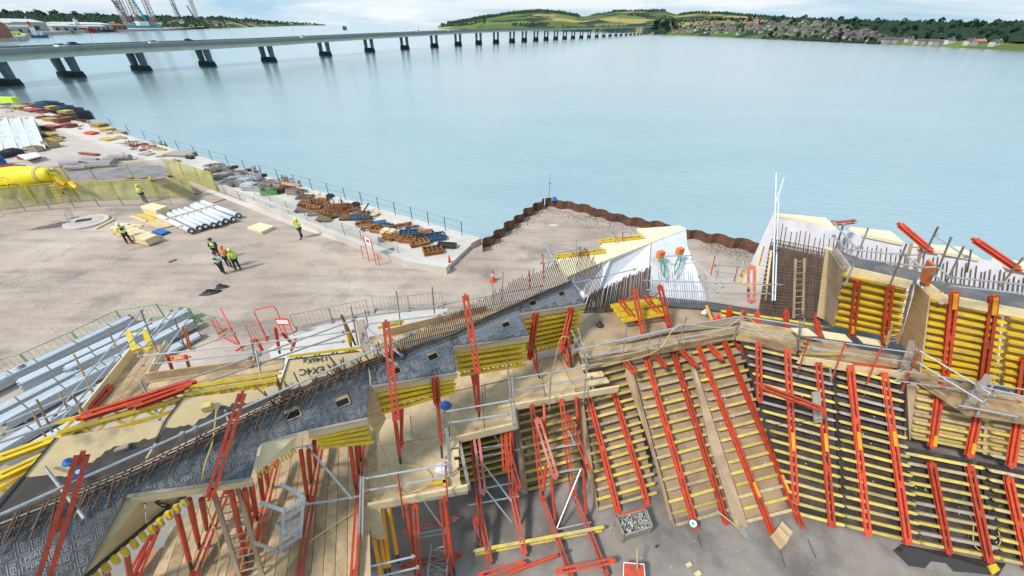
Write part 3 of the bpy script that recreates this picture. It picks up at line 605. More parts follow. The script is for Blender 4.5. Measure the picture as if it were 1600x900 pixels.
# --- people
def skinned(name, joints, edges, m, parent, sub=1):
    me = bpy.data.meshes.new('k'); ks = list(joints); me.from_pydata([joints[k][0] for k in ks], [(ks.index(a), ks.index(b)) for a, b in edges], [])
    o = bpy.data.objects.new('k', me); COL.objects.link(o); md = o.modifiers.new('s', 'SKIN')
    for i, k in enumerate(ks):
        r = joints[k][1]; me.skin_vertices[0].data[i].radius = (r, r) if not isinstance(r, tuple) else r
    me.skin_vertices[0].data[0].use_root = True
    sb = o.modifiers.new('u', 'SUBSURF'); sb.levels = sub; md.use_smooth_shade = True
    dg = bpy.context.evaluated_depsgraph_get(); dg.update(); nm = bpy.data.meshes.new_from_object(o.evaluated_get(dg))
    bpy.data.objects.remove(o); nm.name = name; nm.materials.clear(); nm.materials.append(m)
    q = bpy.data.objects.new(name, nm); COL.objects.link(q); q.parent = parent; return q
def person(x, y, z, face, label, vest, hat, trousers='navy_cloth', lean=0.0, arms='down', stride=.0, sleeve=None, back=None):
    t = thing('person', G(x, y, z), label, 'person'); t.rotation_euler = (0, 0, face)     # built facing +x
    L_ = lean; j = {}
    def P(x, y, z): return (x+max(0, z-.95)*L_, y, z)
    s = stride
    j['pel'] = (P(0, 0, .95), (.13, .15)); j['sp'] = (P(0, 0, 1.15), (.12, .14)); j['ch'] = (P(0, 0, 1.36), (.13, .17)); j['nk'] = (P(.01, 0, 1.5), .055); j['hd0'] = (P(.02, 0, 1.58), (.085, .07)); j['hd'] = (P(.02, 0, 1.7), (.095, .078))
    e = [('pel', 'sp'), ('sp', 'ch'), ('ch', 'nk'), ('nk', 'hd0'), ('hd0', 'hd')]
    j['nose'] = (P(.125, 0, 1.63), .014); e.append(('hd0', 'nose'))
    for q, k in (('l', 1), ('r', -1)):
        j['ea'+q] = (P(.02, k*.085, 1.64), .015); e.append(('hd0', 'ea'+q))
        j['hp'+q] = (P(0, k*.1, .9), .095); j['kn'+q] = ((k*s*.5+.02, k*.11, .5), .065); j['an'+q] = ((k*s-.02, k*.12, .09), .045); j['to'+q] = ((k*s+.17, k*.13, .04), .04)
        e += [('pel', 'hp'+q), ('hp'+q, 'kn'+q), ('kn'+q, 'an'+q), ('an'+q, 'to'+q)]
        j['sh'+q] = (P(0, k*.19, 1.42), .065)
        if arms == 'down': el, ha = P(-.04, k*.25, 1.14), P(.06, k*.27, .9)
        elif arms == 'front': el, ha = P(.02, k*.25, 1.15), P(.28, k*.13, 1.2)
        elif arms == 'up': el, ha = P(.22, k*.24, 1.3), P(.24, k*.1, 1.55)
        elif arms == 'hips': el, ha = P(-.12, k*.36, 1.18), P(.03, k*.2, 1.02)
        else: el, ha = P(.15, k*.25, 1.18), P(.42, k*.2, 1.12)
        j['el'+q] = (el, .045); j['wr'+q] = (ha, .03); e += [('ch', 'sh'+q), ('sh'+q, 'el'+q), ('el'+q, 'wr'+q)]
        d = (V(ha)-V(el)).normalized(); sd = V((0, 0, 1)).cross(d)
        sd = sd.normalized() if sd.length > .1 else V((0, 1, 0)); hp = V(ha)+d*.06; j['pa'+q] = (tuple(hp), (.03, .022)); e.append(('wr'+q, 'pa'+q))
        for i, (oo, ln) in enumerate(((-.03, .07), (-.01, .085), (.01, .08), (.03, .06))):
            j['f%d%s' % (i, q)] = (tuple(hp+sd*oo+d*(.02+ln)+V((.01, 0, -.01))), .009); e.append(('pa'+q, 'f%d%s' % (i, q)))
        j['th'+q] = (tuple(hp+sd*-.055*k+d*.02), .01); e.append(('pa'+q, 'th'+q))
    skinned('body', j, e, M['skin'], t)
    # clothes: slightly wider shells over the same joints
    c = {k: (j[k][0], tuple(a+.018 for a in j[k][1]) if isinstance(j[k][1], tuple) else j[k][1]+.018) for k in ('pel', 'hpl', 'hpr', 'knl', 'knr', 'anl', 'anr')}
    skinned('trousers', c, [('pel', 'hpl'), ('pel', 'hpr'), ('hpl', 'knl'), ('knl', 'anl'), ('hpr', 'knr'), ('knr', 'anr')], M[trousers], t)
    for q in 'lr': b = {k+q: (j[k+q][0], j[k+q][1]+.017) for k in ('an', 'to')}; skinned('boot', b, [('an'+q, 'to'+q)], M['dark_cloth'], t)
    c = {k: (j[k][0], tuple(a+.028 for a in j[k][1]) if isinstance(j[k][1], tuple) else j[k][1]+.02) for k in ('sp', 'ch', 'shl', 'shr', 'ell', 'elr', 'wrl', 'wrr')}
    c['lo'] = (P(0, 0, .98), (.15, .17))
    skinned('jacket', c, [('lo', 'sp'), ('sp', 'ch'), ('ch', 'shl'), ('shl', 'ell'), ('ell', 'wrl'), ('ch', 'shr'), ('shr', 'elr'), ('elr', 'wrr')], M[sleeve or vest], t)
    c = {'a': (P(0, 0, 1.0), (.155, .178)), 'b': (P(0, 0, 1.18), (.15, .175)), 'c': (P(0, 0, 1.36), (.165, .215)), 'd': (P(0, 0, 1.46), (.10, .15))}
    skinned('vest', c, [('a', 'b'), ('b', 'c'), ('c', 'd')], M[vest], t)
    h = V(P(.02, 0, 1.72)); mb = MB(); R = []
    for zz, rr in ((-.03, .155), (-.025, .13), (.03, .125), (.08, .10), (.11, .05), (.118, .005)): R.append([h+V((math.cos(a)*rr*1.1+(.02 if zz < -.026 else 0), math.sin(a)*rr, zz)) for a in [i*math.pi/6 for i in range(12)]])
    loft(mb, R); o = mb.build('helmet', M[hat], None, True); o.parent = t; o.location = h*0+o.location
    for k in (-1, 1):
        o = MB().box(h+V((.105, k*.03, -.055)), .02, .022, .012).build('eye', M['dark_cloth']); o.parent = t
    mb = MB()
    for zz in (1.08, 1.24):
        R = []
        for dz in (0, .045): R.append([V(P(math.cos(a)*.178, math.sin(a)*.2, zz+dz)) for a in [i*math.pi/6 for i in range(12)]])
        loft(mb, R)
    o = mb.build('reflective_band', M['aluminium']); o.parent = t
    if back: o = MB().box(V(P(-.195, 0, 1.36)), .02, .24, .22).build('back_panel', M[back]); o.parent = t
    return t
A = math.pi
person(228, 316, 0, 1.7, 'worker in lime vest and yellow helmet standing at the yellow netted fence', 'lime_vest', 'helmet_yellow', 'dark_cloth', arms='up')
person(248, 303, 0, 1.5, 'worker in lime jacket seen through the yellow netted fence', 'lime_vest', 'helmet_yellow', 'dark_cloth')
person(204, 381, 0, 2.6, 'worker in lime vest and white helmet stepping beside the long timber stack', 'lime_vest', 'helmet_white', 'dark_cloth', lean=.25, arms='reach', stride=.2, back='navy_cloth')
person(343, 405, 0, -1.2, 'worker in dark jacket and dark helmet at the back of the group of four', 'lime_vest', 'dark_tarp', 'dark_cloth', sleeve='dark_cloth', arms='front')
person(350, 428, 0, 1.7, 'worker in lime vest with a blue back panel nearest in the group of four', 'lime_vest', 'dark_tarp', 'dark_cloth', sleeve='white_paint', arms='front', back='blue_plastic', stride=.1)
person(360, 418, 0, 2.0, 'worker in orange jacket and orange helmet in the group of four', 'orange_vest', 'helmet_orange', 'navy_cloth', arms='front', stride=.12)
person(373, 422, 0, 2.6, 'worker in lime jacket and yellow helmet at the right of the group of four', 'lime_vest', 'helmet_yellow', 'dark_cloth', arms='down', stride=.1)
person(472, 372, 0, -1.9, 'worker in lime vest and yellow helmet walking alone by the quay barrier', 'lime_vest', 'helmet_yellow', 'navy_cloth', arms='up', stride=.2)
# --- concrete mixer truck with its yellow drum
dn = G(-6, 306, 0); 
tk = thing('mixer_truck', G(40, 297, 0), 'yellow concrete mixer truck with tilted drum behind the netted fence', 'truck')
A0 = GP(-14, 288, G(40, 309, 0), V((.1, 1, 0)).normalized()); A1 = GP(84, 272, G(40, 309, 0), V((.1, 1, 0)).normalized())
print('drum', A0, A1); a0 = A0; a1 = A1; ax = (a1-a0).normalized(); Ld = (a1-a0).length
sx = ax.cross(Z).normalized(); sz = sx.cross(ax)
prof = [(-.02, .7), (0, .95), (.12, 1.22), (.3, 1.32), (.5, 1.28), (.75, 1.0), (.93, .68), (1.0, .58), (1.0, .42), (.93, .36)]
def drumpt(u, a, dr=0): return a0+ax*Ld*u+(sx*math.cos(a)+sz*math.sin(a))*(interp(u, prof[:8])+dr)
mb = MB(); loft(mb, [[a0+ax*Ld*u+(sx*math.cos(a)+sz*math.sin(a))*r_ for a in [i*A/18 for i in range(36)]] for u, r_ in prof])
dr = mb.build('drum', M['drum_yellow'], tk, True)
for u in (.86,): MB().add(*(lambda R: (sum(R, []), [(i, (i+1) % 36, 36+(i+1) % 36, 36+i) for i in range(36)]))([[drumpt(u+k*.02, i*A/18, .03) for i in range(36)] for k in (-1, 1)])).build('drum_ring', M['worn_yellow'], dr)
mb = MB()
def drumtext(s, size, uc, ac):
    vs, ts, wd, ht = text_tris(s, size); camside = -1
    P_ = []
    for x, y in vs: P_.append(drumpt(uc+(x-wd/2)/Ld, ac+(y-ht/2)/1.25, .012))
    mb.add(P_, ts)
# the side of the drum that faces the yard
best = max(range(72), key=lambda i: (sx*math.cos(i*A/36)+sz*math.sin(i*A/36)).dot((CP-a0).normalized())); ac = best*A/36
drumtext('BREEDON', .62, .45, ac-.30); drumtext('concrete', .20, .45, ac-.62)
def mount(pts):
    q = [drumpt(.45+x/Ld, ac+y/1.25, .012) for x, y in pts]; mb.path(q, .018, 4)
mount([(-1.0, .12), (-.55, .35), (-.3, .2), (.05, .62), (.3, .38), (.5, .5), (.95, .15)]); mount([(-.3, .2), (-.05, .3), (.1, .2)])
mb.build('lettering', M['ink'], dr)
bx = V((ax.x, ax.y, 0)).normalized(); by = V((-bx.y, bx.x, 0)); c0 = V((a0.x, a0.y, 0))
for s in (-.45, .45): MB().beam(c0+bx*-4+by*s+Z*1.0, c0+bx*(Ld+.2)+by*s+Z*1.0, .14, .28).build('chassis_rail', M['dark_steel'], tk)
for u in (Ld*.72, Ld*.5, -3.0, -4.2):
    for s in (-1, 1):
        w_ = MB().tube(c0+bx*u+by*s*.85+Z*.52, c0+bx*u+by*s*1.2+Z*.52, .52, 16).build('wheel', M['rubber'], tk)
        MB().tube(c0+bx*u+by*s*1.2+Z*.52, c0+bx*u+by*s*1.22+Z*.52, .26, 10).build('rim', M['galvanised'], w_)
MB().beam(c0+bx*-5.4+Z*2.0, c0+bx*-3.5+Z*2.0, 2.4, 2.0).build('cab', M['drum_yellow'], tk)
MB().beam(c0+bx*-5.43+Z*2.4, c0+bx*-3.9+Z*2.4, 2.43, .8).build('cab_window', M['dark_steel'], tk)
e1 = c0+bx*(Ld+.35)
MB().tube(e1+by*.7+Z*.9, e1+by*.5+Z*3.3, .06).tube(e1-by*.7+Z*.9, e1-by*.5+Z*3.3, .06).tube(e1+by*.5+Z*3.3, e1-by*.5+Z*3.3, .05).beam(e1+by*.6+Z*1.5, e1-by*.6+Z*1.5, .5, .06).beam(e1-by*.3+bx*.1+Z*2.6, e1-by*.3+bx*.7+Z*1.9, .5, .5).build('rear_frame', M['yellow_paint'], tk)
MB().beam(e1+bx*.2+Z*2.3, e1+bx*1.4-by*.3+Z*1.7, .4, .18).tube(e1+bx*1.3-by*.28+Z*1.75, e1+bx*1.6-by*.35+Z*1.55, .2, 10).build('chute', M['yellow_paint'], tk)
lm = MB()
for s in (-.2, .2): lm.tube(e1-by*1.2+bx*(s-.1)+Z*.3, e1-by*.9+bx*(s-.1)+Z*2.1, .03)
for k in range(6): lm.tube(e1-by*(1.2-.05*k)+bx*-.3+Z*(.4+.3*k), e1-by*(1.2-.05*k)+bx*.1+Z*(.4+.3*k), .02)
lm.build('ladder', M['yellow_paint'], tk)
wk = person(86, 297, 0, 2.9, 'worker in orange trousers and lime jacket standing on the mixer truck platform', 'lime_vest', 'helmet_white', 'orange_vest', arms='front'); wk.location = e1+Z*1.53-by*.2
# --- fences
def fence(pts, m, h, label, post='yellow_paint', name='netted_fence', r_=.035, sag=.0, lean=.0, cat='fence', mid=False):
    t = thing(name, pts[0], label, cat)
    for i, (a, b) in enumerate(zip(pts, pts[1:])):
        d = (b-a).normalized(); n = V((-d.y, d.x, 0))*lean
        mb = MB(); K = 6; vs = []
        for k in range(K+1):
            p = lerp(a, b, k/K); u = n*math.sin(k*2+i)*.2; vs += [p+Z*.08+u, p+Z*h*.5+n*.6+u*2, p+Z*(h-.05-sag*math.sin(A*k/K))+n]
        mb.add(vs, [(k*3+j, k*3+3+j, k*3+4+j, k*3+1+j) for k in range(K) for j in range(2)]); mb.build('netting', m, t)
        fr = MB().tube(a, a+Z*h+n, r_, 6).tube(a+Z*h+n, b+Z*h+n, r_*.8, 6).tube(b+d*-.05, b+Z*h+n-d*.05, r_, 6)
        if mid: fr.tube(a+Z*.1, b+Z*.1, r_*.8, 6)
        fr.build('frame', M[post], t)
        if mid: MB().box(a+d*.05, .08, .6, .06, math.atan2(d.y, d.x)).build('foot', M['hose_yellow'], t)
    return t
fence([G(x, y, 0) for x, y in [(-8, 330), (60, 322), (124, 315), (186, 313), (248, 311), (306, 308)]], M['yellow_netting'], 2.0, 'long fence of yellow green netting in front of the mixer truck', lean=.15)
fence([G(x, y, 0) for x, y in [(268, 275), (290, 281), (314, 289), (340, 299)]], M['yellow_netting'], 2.0, 'short fence of yellow netting running down to the quay kerb', lean=.1)
fence([G(x, y, 0) for x, y in [(100, 299), (156, 289), (212, 283), (268, 276)]], M['clear_mesh'], 2.0, 'clear mesh fence panels round the grey membrane heap', 'hose_yellow', r_=.03)
fence([G(x, y, 0) for x, y in [(4, 335), (42, 331), (80, 328), (118, 325), (156, 323), (194, 322), (232, 321), (270, 320)]], M['clear_mesh'], 1.0, 'low mesh barriers with yellow feet in front of the netted fence', 'dull_galvanised', 'crowd_barrier', .02, cat='barrier', mid=True)
def bars_fence(pts, m, h, label, name='crowd_barrier', sp=.22, net='barrier_mesh', r_=.02, group=None):
    t = thing(name, pts[0], label, 'barrier', group)
    for a, b in zip(pts, pts[1:]):
        d = (b-a).normalized(); fr = MB().tube(a+Z*.12, a+Z*h, r_, 5).tube(b-d*.06+Z*.12, b-d*.06+Z*h, r_, 5).tube(a+Z*h, b-d*.06+Z*h, r_, 5).tube(a+Z*.15, b-d*.06+Z*.15, r_, 5); fr.build('frame', m, t)
        bb = MB(); n = int((b-a).length/sp)
        for k in range(1, n): p = lerp(a, b, k/n); bb.tube(p+Z*.15, p+Z*h, r_*.4, 3, caps=False)
        bb.build('bars', m, t)
        for q in (a, b-d*.1): MB().box(q+Z*.04, .06, .55, .05, math.atan2(d.y, d.x)).build('foot', m, t)
    return t
bars_fence([G(x, y, 0) for x, y in [(-30, 612), (5, 592), (56, 577), (132, 541), (198, 508), (260, 498), (309, 504), (349, 519)]], M['green_paint'], 1.1, 'curved row of green mesh barriers round the aluminium beams')
bars_fence([G(x, y, 0) for x, y in [(462, 515), (521, 502), (578, 490)]], M['dull_galvanised'], 1.1, 'pair of galvanised crowd barriers left of the single barrier')
bars_fence([G(x, y, 0) for x, y in [(586, 486), (641, 484), (694, 478)]], M['dull_galvanised'], 1.1, 'two galvanised crowd barriers ending behind the raised red waler')
bars_fence([G(x, y, 0) for x, y in [(345, 528), (378, 545)]], M['red_plastic'], 1.4, 'red mesh barrier right of the green barriers', sp=.15)
bars_fence([G(x, y, 0) for x, y in [(396, 534), (420, 530)]], M['red_plastic'], 1.2, 'red mesh barrier left of the tall red hoop', sp=.15)
def hoop(ax_, ay, bx_, by_, h, label, rr=.03):
    a, b = G(ax_, ay, 0), G(bx_, by_, 0); return tag(MB().path([a, a+Z*(h-.2), lerp(a, b, .08)+Z*h, lerp(a, b, .92)+Z*h, b+Z*(h-.2), b], rr, 6).build('gate_hoop', M['red_plastic']), label, 'gate')
hoop(418, 532, 449, 524, 2.2, 'tall red tubular hoop gate on the yard beside the scaffold')
hoop(380, 548, 364, 519, 1.9, 'red tubular hoop leaning beside the red mesh barrier')
sg = thing('safety_sign', G(451, 525, 0), 'small red and white sign board on a red stand', 'sign'); p = G(451, 525, 0)
MB().tube(p+V((-.3, 0, 0)), p+V((-.3, 0, 1.3)), .025).tube(p+V((.35, 0, 0)), p+V((.35, 0, 1.3)), .025).tube(p+V((-.3, 0, .5)), p+V((.35, 0, .5)), .025).build('stand', M['red_plastic'], sg)
MB().beam(p+V((-.36, -.03, 1.1)), p+V((.42, -.03, 1.1)), .02, .5).build('border', M['red_plastic'], sg); MB().beam(p+V((-.29, -.045, 1.1)), p+V((.35, -.045, 1.1)), .02, .28).build('board', M['sign_white'], sg)
# quayside pedestrian barriers with yellow feet
L2 = [(330, 297), (352, 306), (376, 316), (401, 326), (427, 337), (455, 347), (484, 358), (513, 370), (542, 381), (572, 392)]
fence([G(x, y-3, 0) for x, y in L2], M['clear_mesh'], 1.0, 'row of mesh barriers with yellow feet along the inner quay path', 'dull_galvanised', 'crowd_barrier', .02, cat='barrier', mid=True)
L3 = [(400, 312), (425, 322), (450, 332), (478, 344), (508, 356), (538, 368), (566, 380), (594, 392), (624, 402)]
fence([G(x, y-3, .1) for x, y in L3], M['clear_mesh'], 1.0, 'row of mesh barriers with yellow feet along the raised quay kerb', 'dull_galvanised', 'crowd_barrier', .02, cat='barrier', mid=True)
# red gate with a sign at the quay
g = thing('quay_gate', G(585, 412, 0), 'tall red gate frame with a white sign at the quay barrier', 'gate')
a, b = G(577, 408, 0), G(588, 414, 0); MB().path([a, a+Z*2.2, b+Z*2.2, b], .035).build('frame', M['red_plastic'], g)
a2, b2 = G(568, 404, 0), G(593, 415, 0); MB().path([a2, a2+Z*1.1, a+Z*1.1], .03).path([b2, b2+Z*1.1, b+Z*1.1], .03).build('side_hoop', M['red_plastic'], g)
MB().beam(lerp(a, b, .1)+Z*1.9, lerp(a, b, .9)+Z*1.9, .03, .6, up=Z).build('sign', M['sign_white'], g)
MB().beam(lerp(a, b, .3)+Z*1.9+V((0, -.03, 0)), lerp(a, b, .7)+Z*1.9+V((0, -.03, 0)), .02, .2, up=Z).build('sign_mark', M['red_ink'], g)
# cones
def cone(x, y, label, stripe):
    p = G(x, y, 0); t = thing('traffic_cone', p, label, 'traffic cone', 'traffic cones on the yard'); MB().box(p+Z*.03, .45, .45, .06).build('base', M['red_plastic'], t)
    MB().tube(p+Z*.06, p+Z*.95, .17, 12, .035).build('body', M['red_plastic'], t)
    if stripe: MB().tube(p+Z*.4, p+Z*.62, .125, 12, .09).build('stripe', M['white_paint'], t)
cone(703, 416, 'plain red traffic cone at the corner of the quay slab', False); cone(770, 439, 'red and white striped traffic cone beside the scaffold edge', True)
# --- timber stacks
def plank_stack(name, corners, h, rows, m, label, cat, cols=6, base=0.0, group=None, gap=.012, bear=True):
    """corners on the ground: near-left, far-left, far-right, near-right; planks run from left to right"""
    a, b, c, d = [G(x, y, base) for x, y in corners]; t = thing(name, (a+b+c+d)/4, label, cat, group); th = h/rows
    for r_ in range(rows):
        mb = MB()
        for k in range(cols):
            u = (k+.5)/cols; wv = (a-b).length/cols-gap; j = random.uniform(-.06, .06); p, q = lerp(a, b, u), lerp(d, c, u); v = (q-p).normalized()
            mb.beam(p+Z*(.08+th*(r_+.5))+v*j, q+Z*(.08+th*(r_+.5))+v*j, wv, th-.008)
        mb.build('plank_layer', m, t)
    if bear:
        for u in (.15, .5, .85): MB().beam(lerp(a, d, u)+Z*.035, lerp(b, c, u)+Z*.035, .09, .07).build('bearer', M['grey_timber'], t)
    return t
plank_stack('timber_stack', [(231, 386), (251, 378), (198, 357), (179, 366)][1:]+[(231, 386)], .0+.55, 5, M['fresh_timber'], 'long pack of fresh planks on the yard beside a leaning worker', 'timber stack', 6)
def pack(name, top, z1, layers, m, label, cat, group=None, z0=0.0):
    q = pl(top, z1); c = sum(q, V((0, 0, 0)))/len(q); t = thing(name, V((c.x, c.y, z0)), label, cat, group); th = (z1-z0)/layers
    for k in range(layers):
        j = V((random.uniform(-.03, .03), random.uniform(-.03, .03), -k*th)); MB().plate([p+j for p in q], th-.012, n=Z).build('sheet', m, t)
    return t
pack('plywood_pack', [(219, 322), (238, 317), (261, 322), (243, 329)], .75, 8, M['pale_plywood'], 'square pack of pale plywood sheets behind the white pipes', 'plywood pack')
for i, (q, mm, lb) in enumerate([([(214, 336), (217, 333), (241, 341), (238, 344)], 'yellow_paint', 'upper yellow board lying beside the square plywood pack'), ([(203, 338), (205, 336), (229, 344), (227, 346)], 'fresh_timber', 'thin pale batten lying left of the yellow boards'), ([(226, 333), (229, 331), (252, 340), (248, 342)], 'yellow_paint', 'lower yellow board lying by the white pipes'), ([(186, 350), (188, 348), (222, 351), (221, 353)], 'fresh_timber', 'batten lying across the back of the long timber pack'), ([(148, 356), (150, 357), (179, 342), (177, 341)], 'fresh_timber', 'two battens lying loose right of the round manhole slab'), ([(225, 348), (247, 341), (270, 352), (248, 357)], 'plywood', 'single plywood sheet lying between timber pack and pipes'), ([(262, 407), (263, 409), (275, 404), (274, 403)], 'timber', 'short loose offcut on the sandy yard')]):
    tag(MB().plate(pl(q, .12), .11, n=Z).build('board', M[mm]), lb, 'board')
bp_ = pack('blue_pallet', [(237, 361), (250, 356), (264, 361), (251, 366)], .2, 2, M['blue_plastic'], 'small blue plastic pallet at the end of the timber pack', 'pallet')
pack('plywood_pack', [(386, 355), (406, 347), (428, 353), (408, 362)], .28, 3, M['pale_plywood'], 'low pack of pale sheets lying alone on the yard by the quay path', 'plywood pack')
# white pipes
PP = [((250, 338), (299, 361)), ((265, 335), (312, 357)), ((273, 331), (321, 354)), ((281, 329), (334, 352)), ((291, 326), (344, 350)), ((301, 322), (353, 346)), ((317, 316), (373, 337)), ((306, 319), (365, 343))]
ords = ['first', 'second', 'third', 'fourth', 'fifth', 'sixth', 'eighth', 'seventh']
for (a, b), o_ in zip(PP, ords):
    p, q = G(*a, .33), G(*b, .33); t = thing('concrete_pipe', (p+q)/2-Z*.23, '%s of eight long white pipes counted from the timber pack' % o_, 'pipe', 'white pipes laid side by side on the yard')
    MB().tube(p, q, .23, 14).build('pipe', M['pipe_white'], t, True); d = (q-p).normalized()
    MB().tube(q-d*.12, q+d*.01, .245, 14).build('end_ring', M['dark_steel'], t); MB().tube(q+d*.01, q+d*.02, .13, 10).build('bore', M['white_paint'], t)
for i, (a, b, lb) in enumerate([((256, 343), (338, 319), 'long timber batten laid across the white pipes'), ((285, 352), (270, 357), 'short batten at the lower ends of the white pipes')]):
    tag(MB().beam(G(*a, .61), G(*b, .61), .12, .08).build('batten', M['fresh_timber']), lb, 'batten')
for k, (x, y) in enumerate([(265, 351), (330, 330)]): tag(MB().beam(G(x-14, y-8, .05), G(x+22, y-19, .05), .1, .09).build('bearer', M['timber']), 'timber bearer on the ground under the white pipes', 'bearer', 'bearers under the white pipes')
# manhole slab
c = G(136, 348, 0); t = thing('manhole_slab', c, 'round concrete manhole slab in the yard with a dark opening', 'manhole')
MB().tube(c, c+Z*.16, 1.55, 28).build('slab', M['quay_concrete'], t, False); MB().tube(c+Z*.164, c+Z*.17, 1.2, 24).build('ring', M['quay_apron'], t); MB().box(c+V((-.3, .1, .2)), 1.0, .5, .06, .5).build('opening', M['dark_steel'], t)
bars_fence([G(112, 352, 0), G(117, 340, 0)], M['dull_galvanised'], 1.0, 'leaning barrier at the left side of the manhole slab')
# heaps
def heap(name, x, y, w_, d_, h, m, label, cat, z=0.0, seed=0, n=60, rot=0.0, sheet=True):
    r = random.Random(seed+int(x)); c = G(x, y, z); mb = MB(); K = 12; J = 6; vs = []
    for j in range(J+1):
        for k in range(K):
            a_ = 2*A*k/K; rr = j/J; q = V((math.cos(a_)*w_*rr*r.uniform(.8, 1.15), math.sin(a_)*d_*rr*r.uniform(.8, 1.15), h*(1-rr**1.5)*r.uniform(.6, 1.2) if j < J else -.02)); q.rotate(Matrix.Rotation(rot, 3, 'Z')); vs.append(c+q)
    mb.add(vs, [(j*K+k, j*K+(k+1) % K, (j+1)*K+(k+1) % K, (j+1)*K+k) for j in range(J) for k in range(K)]); o = mb.build(name, m); return tag(o, label, cat)
heap('black_sheeting', 330, 458, .75, .28, .3, M['dark_tarp'], 'crumpled strip of black sheeting alone in the middle of the yard', 'sheeting', rot=.4)
heap('black_sheeting', 347, 449, .5, .25, .28, M['dark_tarp'], 'smaller crumple of black sheeting touching the long strip', 'sheeting', rot=.2)
heap('spoil_heap', 95, 352, 2.0, .5, .25, M['rock_fill'], 'low dark spoil heap left of the manhole slab', 'heap', rot=.5)
heap('spoil_heap', 300, 300, 1.6, .6, .4, M['rock_fill'], 'dark spoil under the short netted fence by the kerb', 'heap', rot=-.4)
# membrane heaps on the far yard
heap('membrane_heap', 185, 272, 7.5, 3.6, .5, M['membrane_grey'], 'broad spread of grey crumpled membrane behind the mesh fence', 'membrane', rot=.15)
heap('membrane_heap', 20, 198, 9, 2.5, .5, M['membrane_grey'], 'grey membrane lying behind the white sheeted shelter', 'membrane', rot=-.2)
heap('membrane_heap', 25, 180, 11, 4, .9, M['quay_apron'], 'low sandy mound beyond the white sheeted shelter', 'mound', rot=-.2)
tag(MB().path([G(128, 291, .1), G(150, 288, .12), G(180, 286, .15), G(208, 279, .5)], .12).build('hose', M['dark_tarp']), 'thick black hose lying along the foot of the grey membrane', 'hose')
for i, (x, y) in enumerate([(118, 262), (126, 258), (135, 254), (143, 251), (152, 259), (160, 256), (172, 250), (181, 247), (112, 257), (188, 246)]):
    p = G(x, y, .35); d = V((random.uniform(.5, 1), random.uniform(-.2, .4), 0)).normalized(); h_ = random.uniform(.7, 1.5)
    tag(MB().tube(p-d*h_, p+d*h_, random.uniform(.25, .45), 9).tube(p+d*h_, p+d*(h_+.02), .12, 8).build('membrane_roll', M['membrane_grey']), 'grey rolled membrane in the row beyond the membrane spread', 'roll', 'rolls of grey membrane')
# white sheeted shelter
t = thing('sheeted_shelter', G(30, 240, 0), 'low shelter covered in ribbed white sheeting at the left yard edge', 'shelter')
a, b = G(-60, 240, 0), G(74, 236, 0); c2, d2 = G(62, 200, 0), G(-60, 206, 0); hh_ = 1.7; R = [a, b, c2, d2]
a3, b3 = a+Z*.3, b+Z*.3; c3, d3 = c2+Z*hh_, d2+Z*hh_
K = 12; vs = []; mb = MB()
for k in range(K+1):
    for j in range(4): p = lerp(lerp(a3, b3, k/K), lerp(d3, c3, k/K), j/3); vs.append(p+Z*(.14*math.sin(A*j/3) - .07*(k % 2) + random.uniform(-.03, .03)))
mb.add(vs, [(k*4+j, k*4+4+j, k*4+5+j, k*4+1+j) for k in range(K) for j in range(3)]); mb.build('sheeting', M['white_tarp'], t)
for k in range(K//2+1): MB().tube(lerp(a3, b3, k/(K//2))+Z*.06, lerp(d3, c3, k/(K//2))+Z*.14, .06, 5).build('rib', M['white_paint'], t)
MB().plate([p-Z*.05 for p in (a3, b3, c3, d3)], .1).plate([b, b3, c3, c2], .05).build('frame', M['grey_timber'], t)
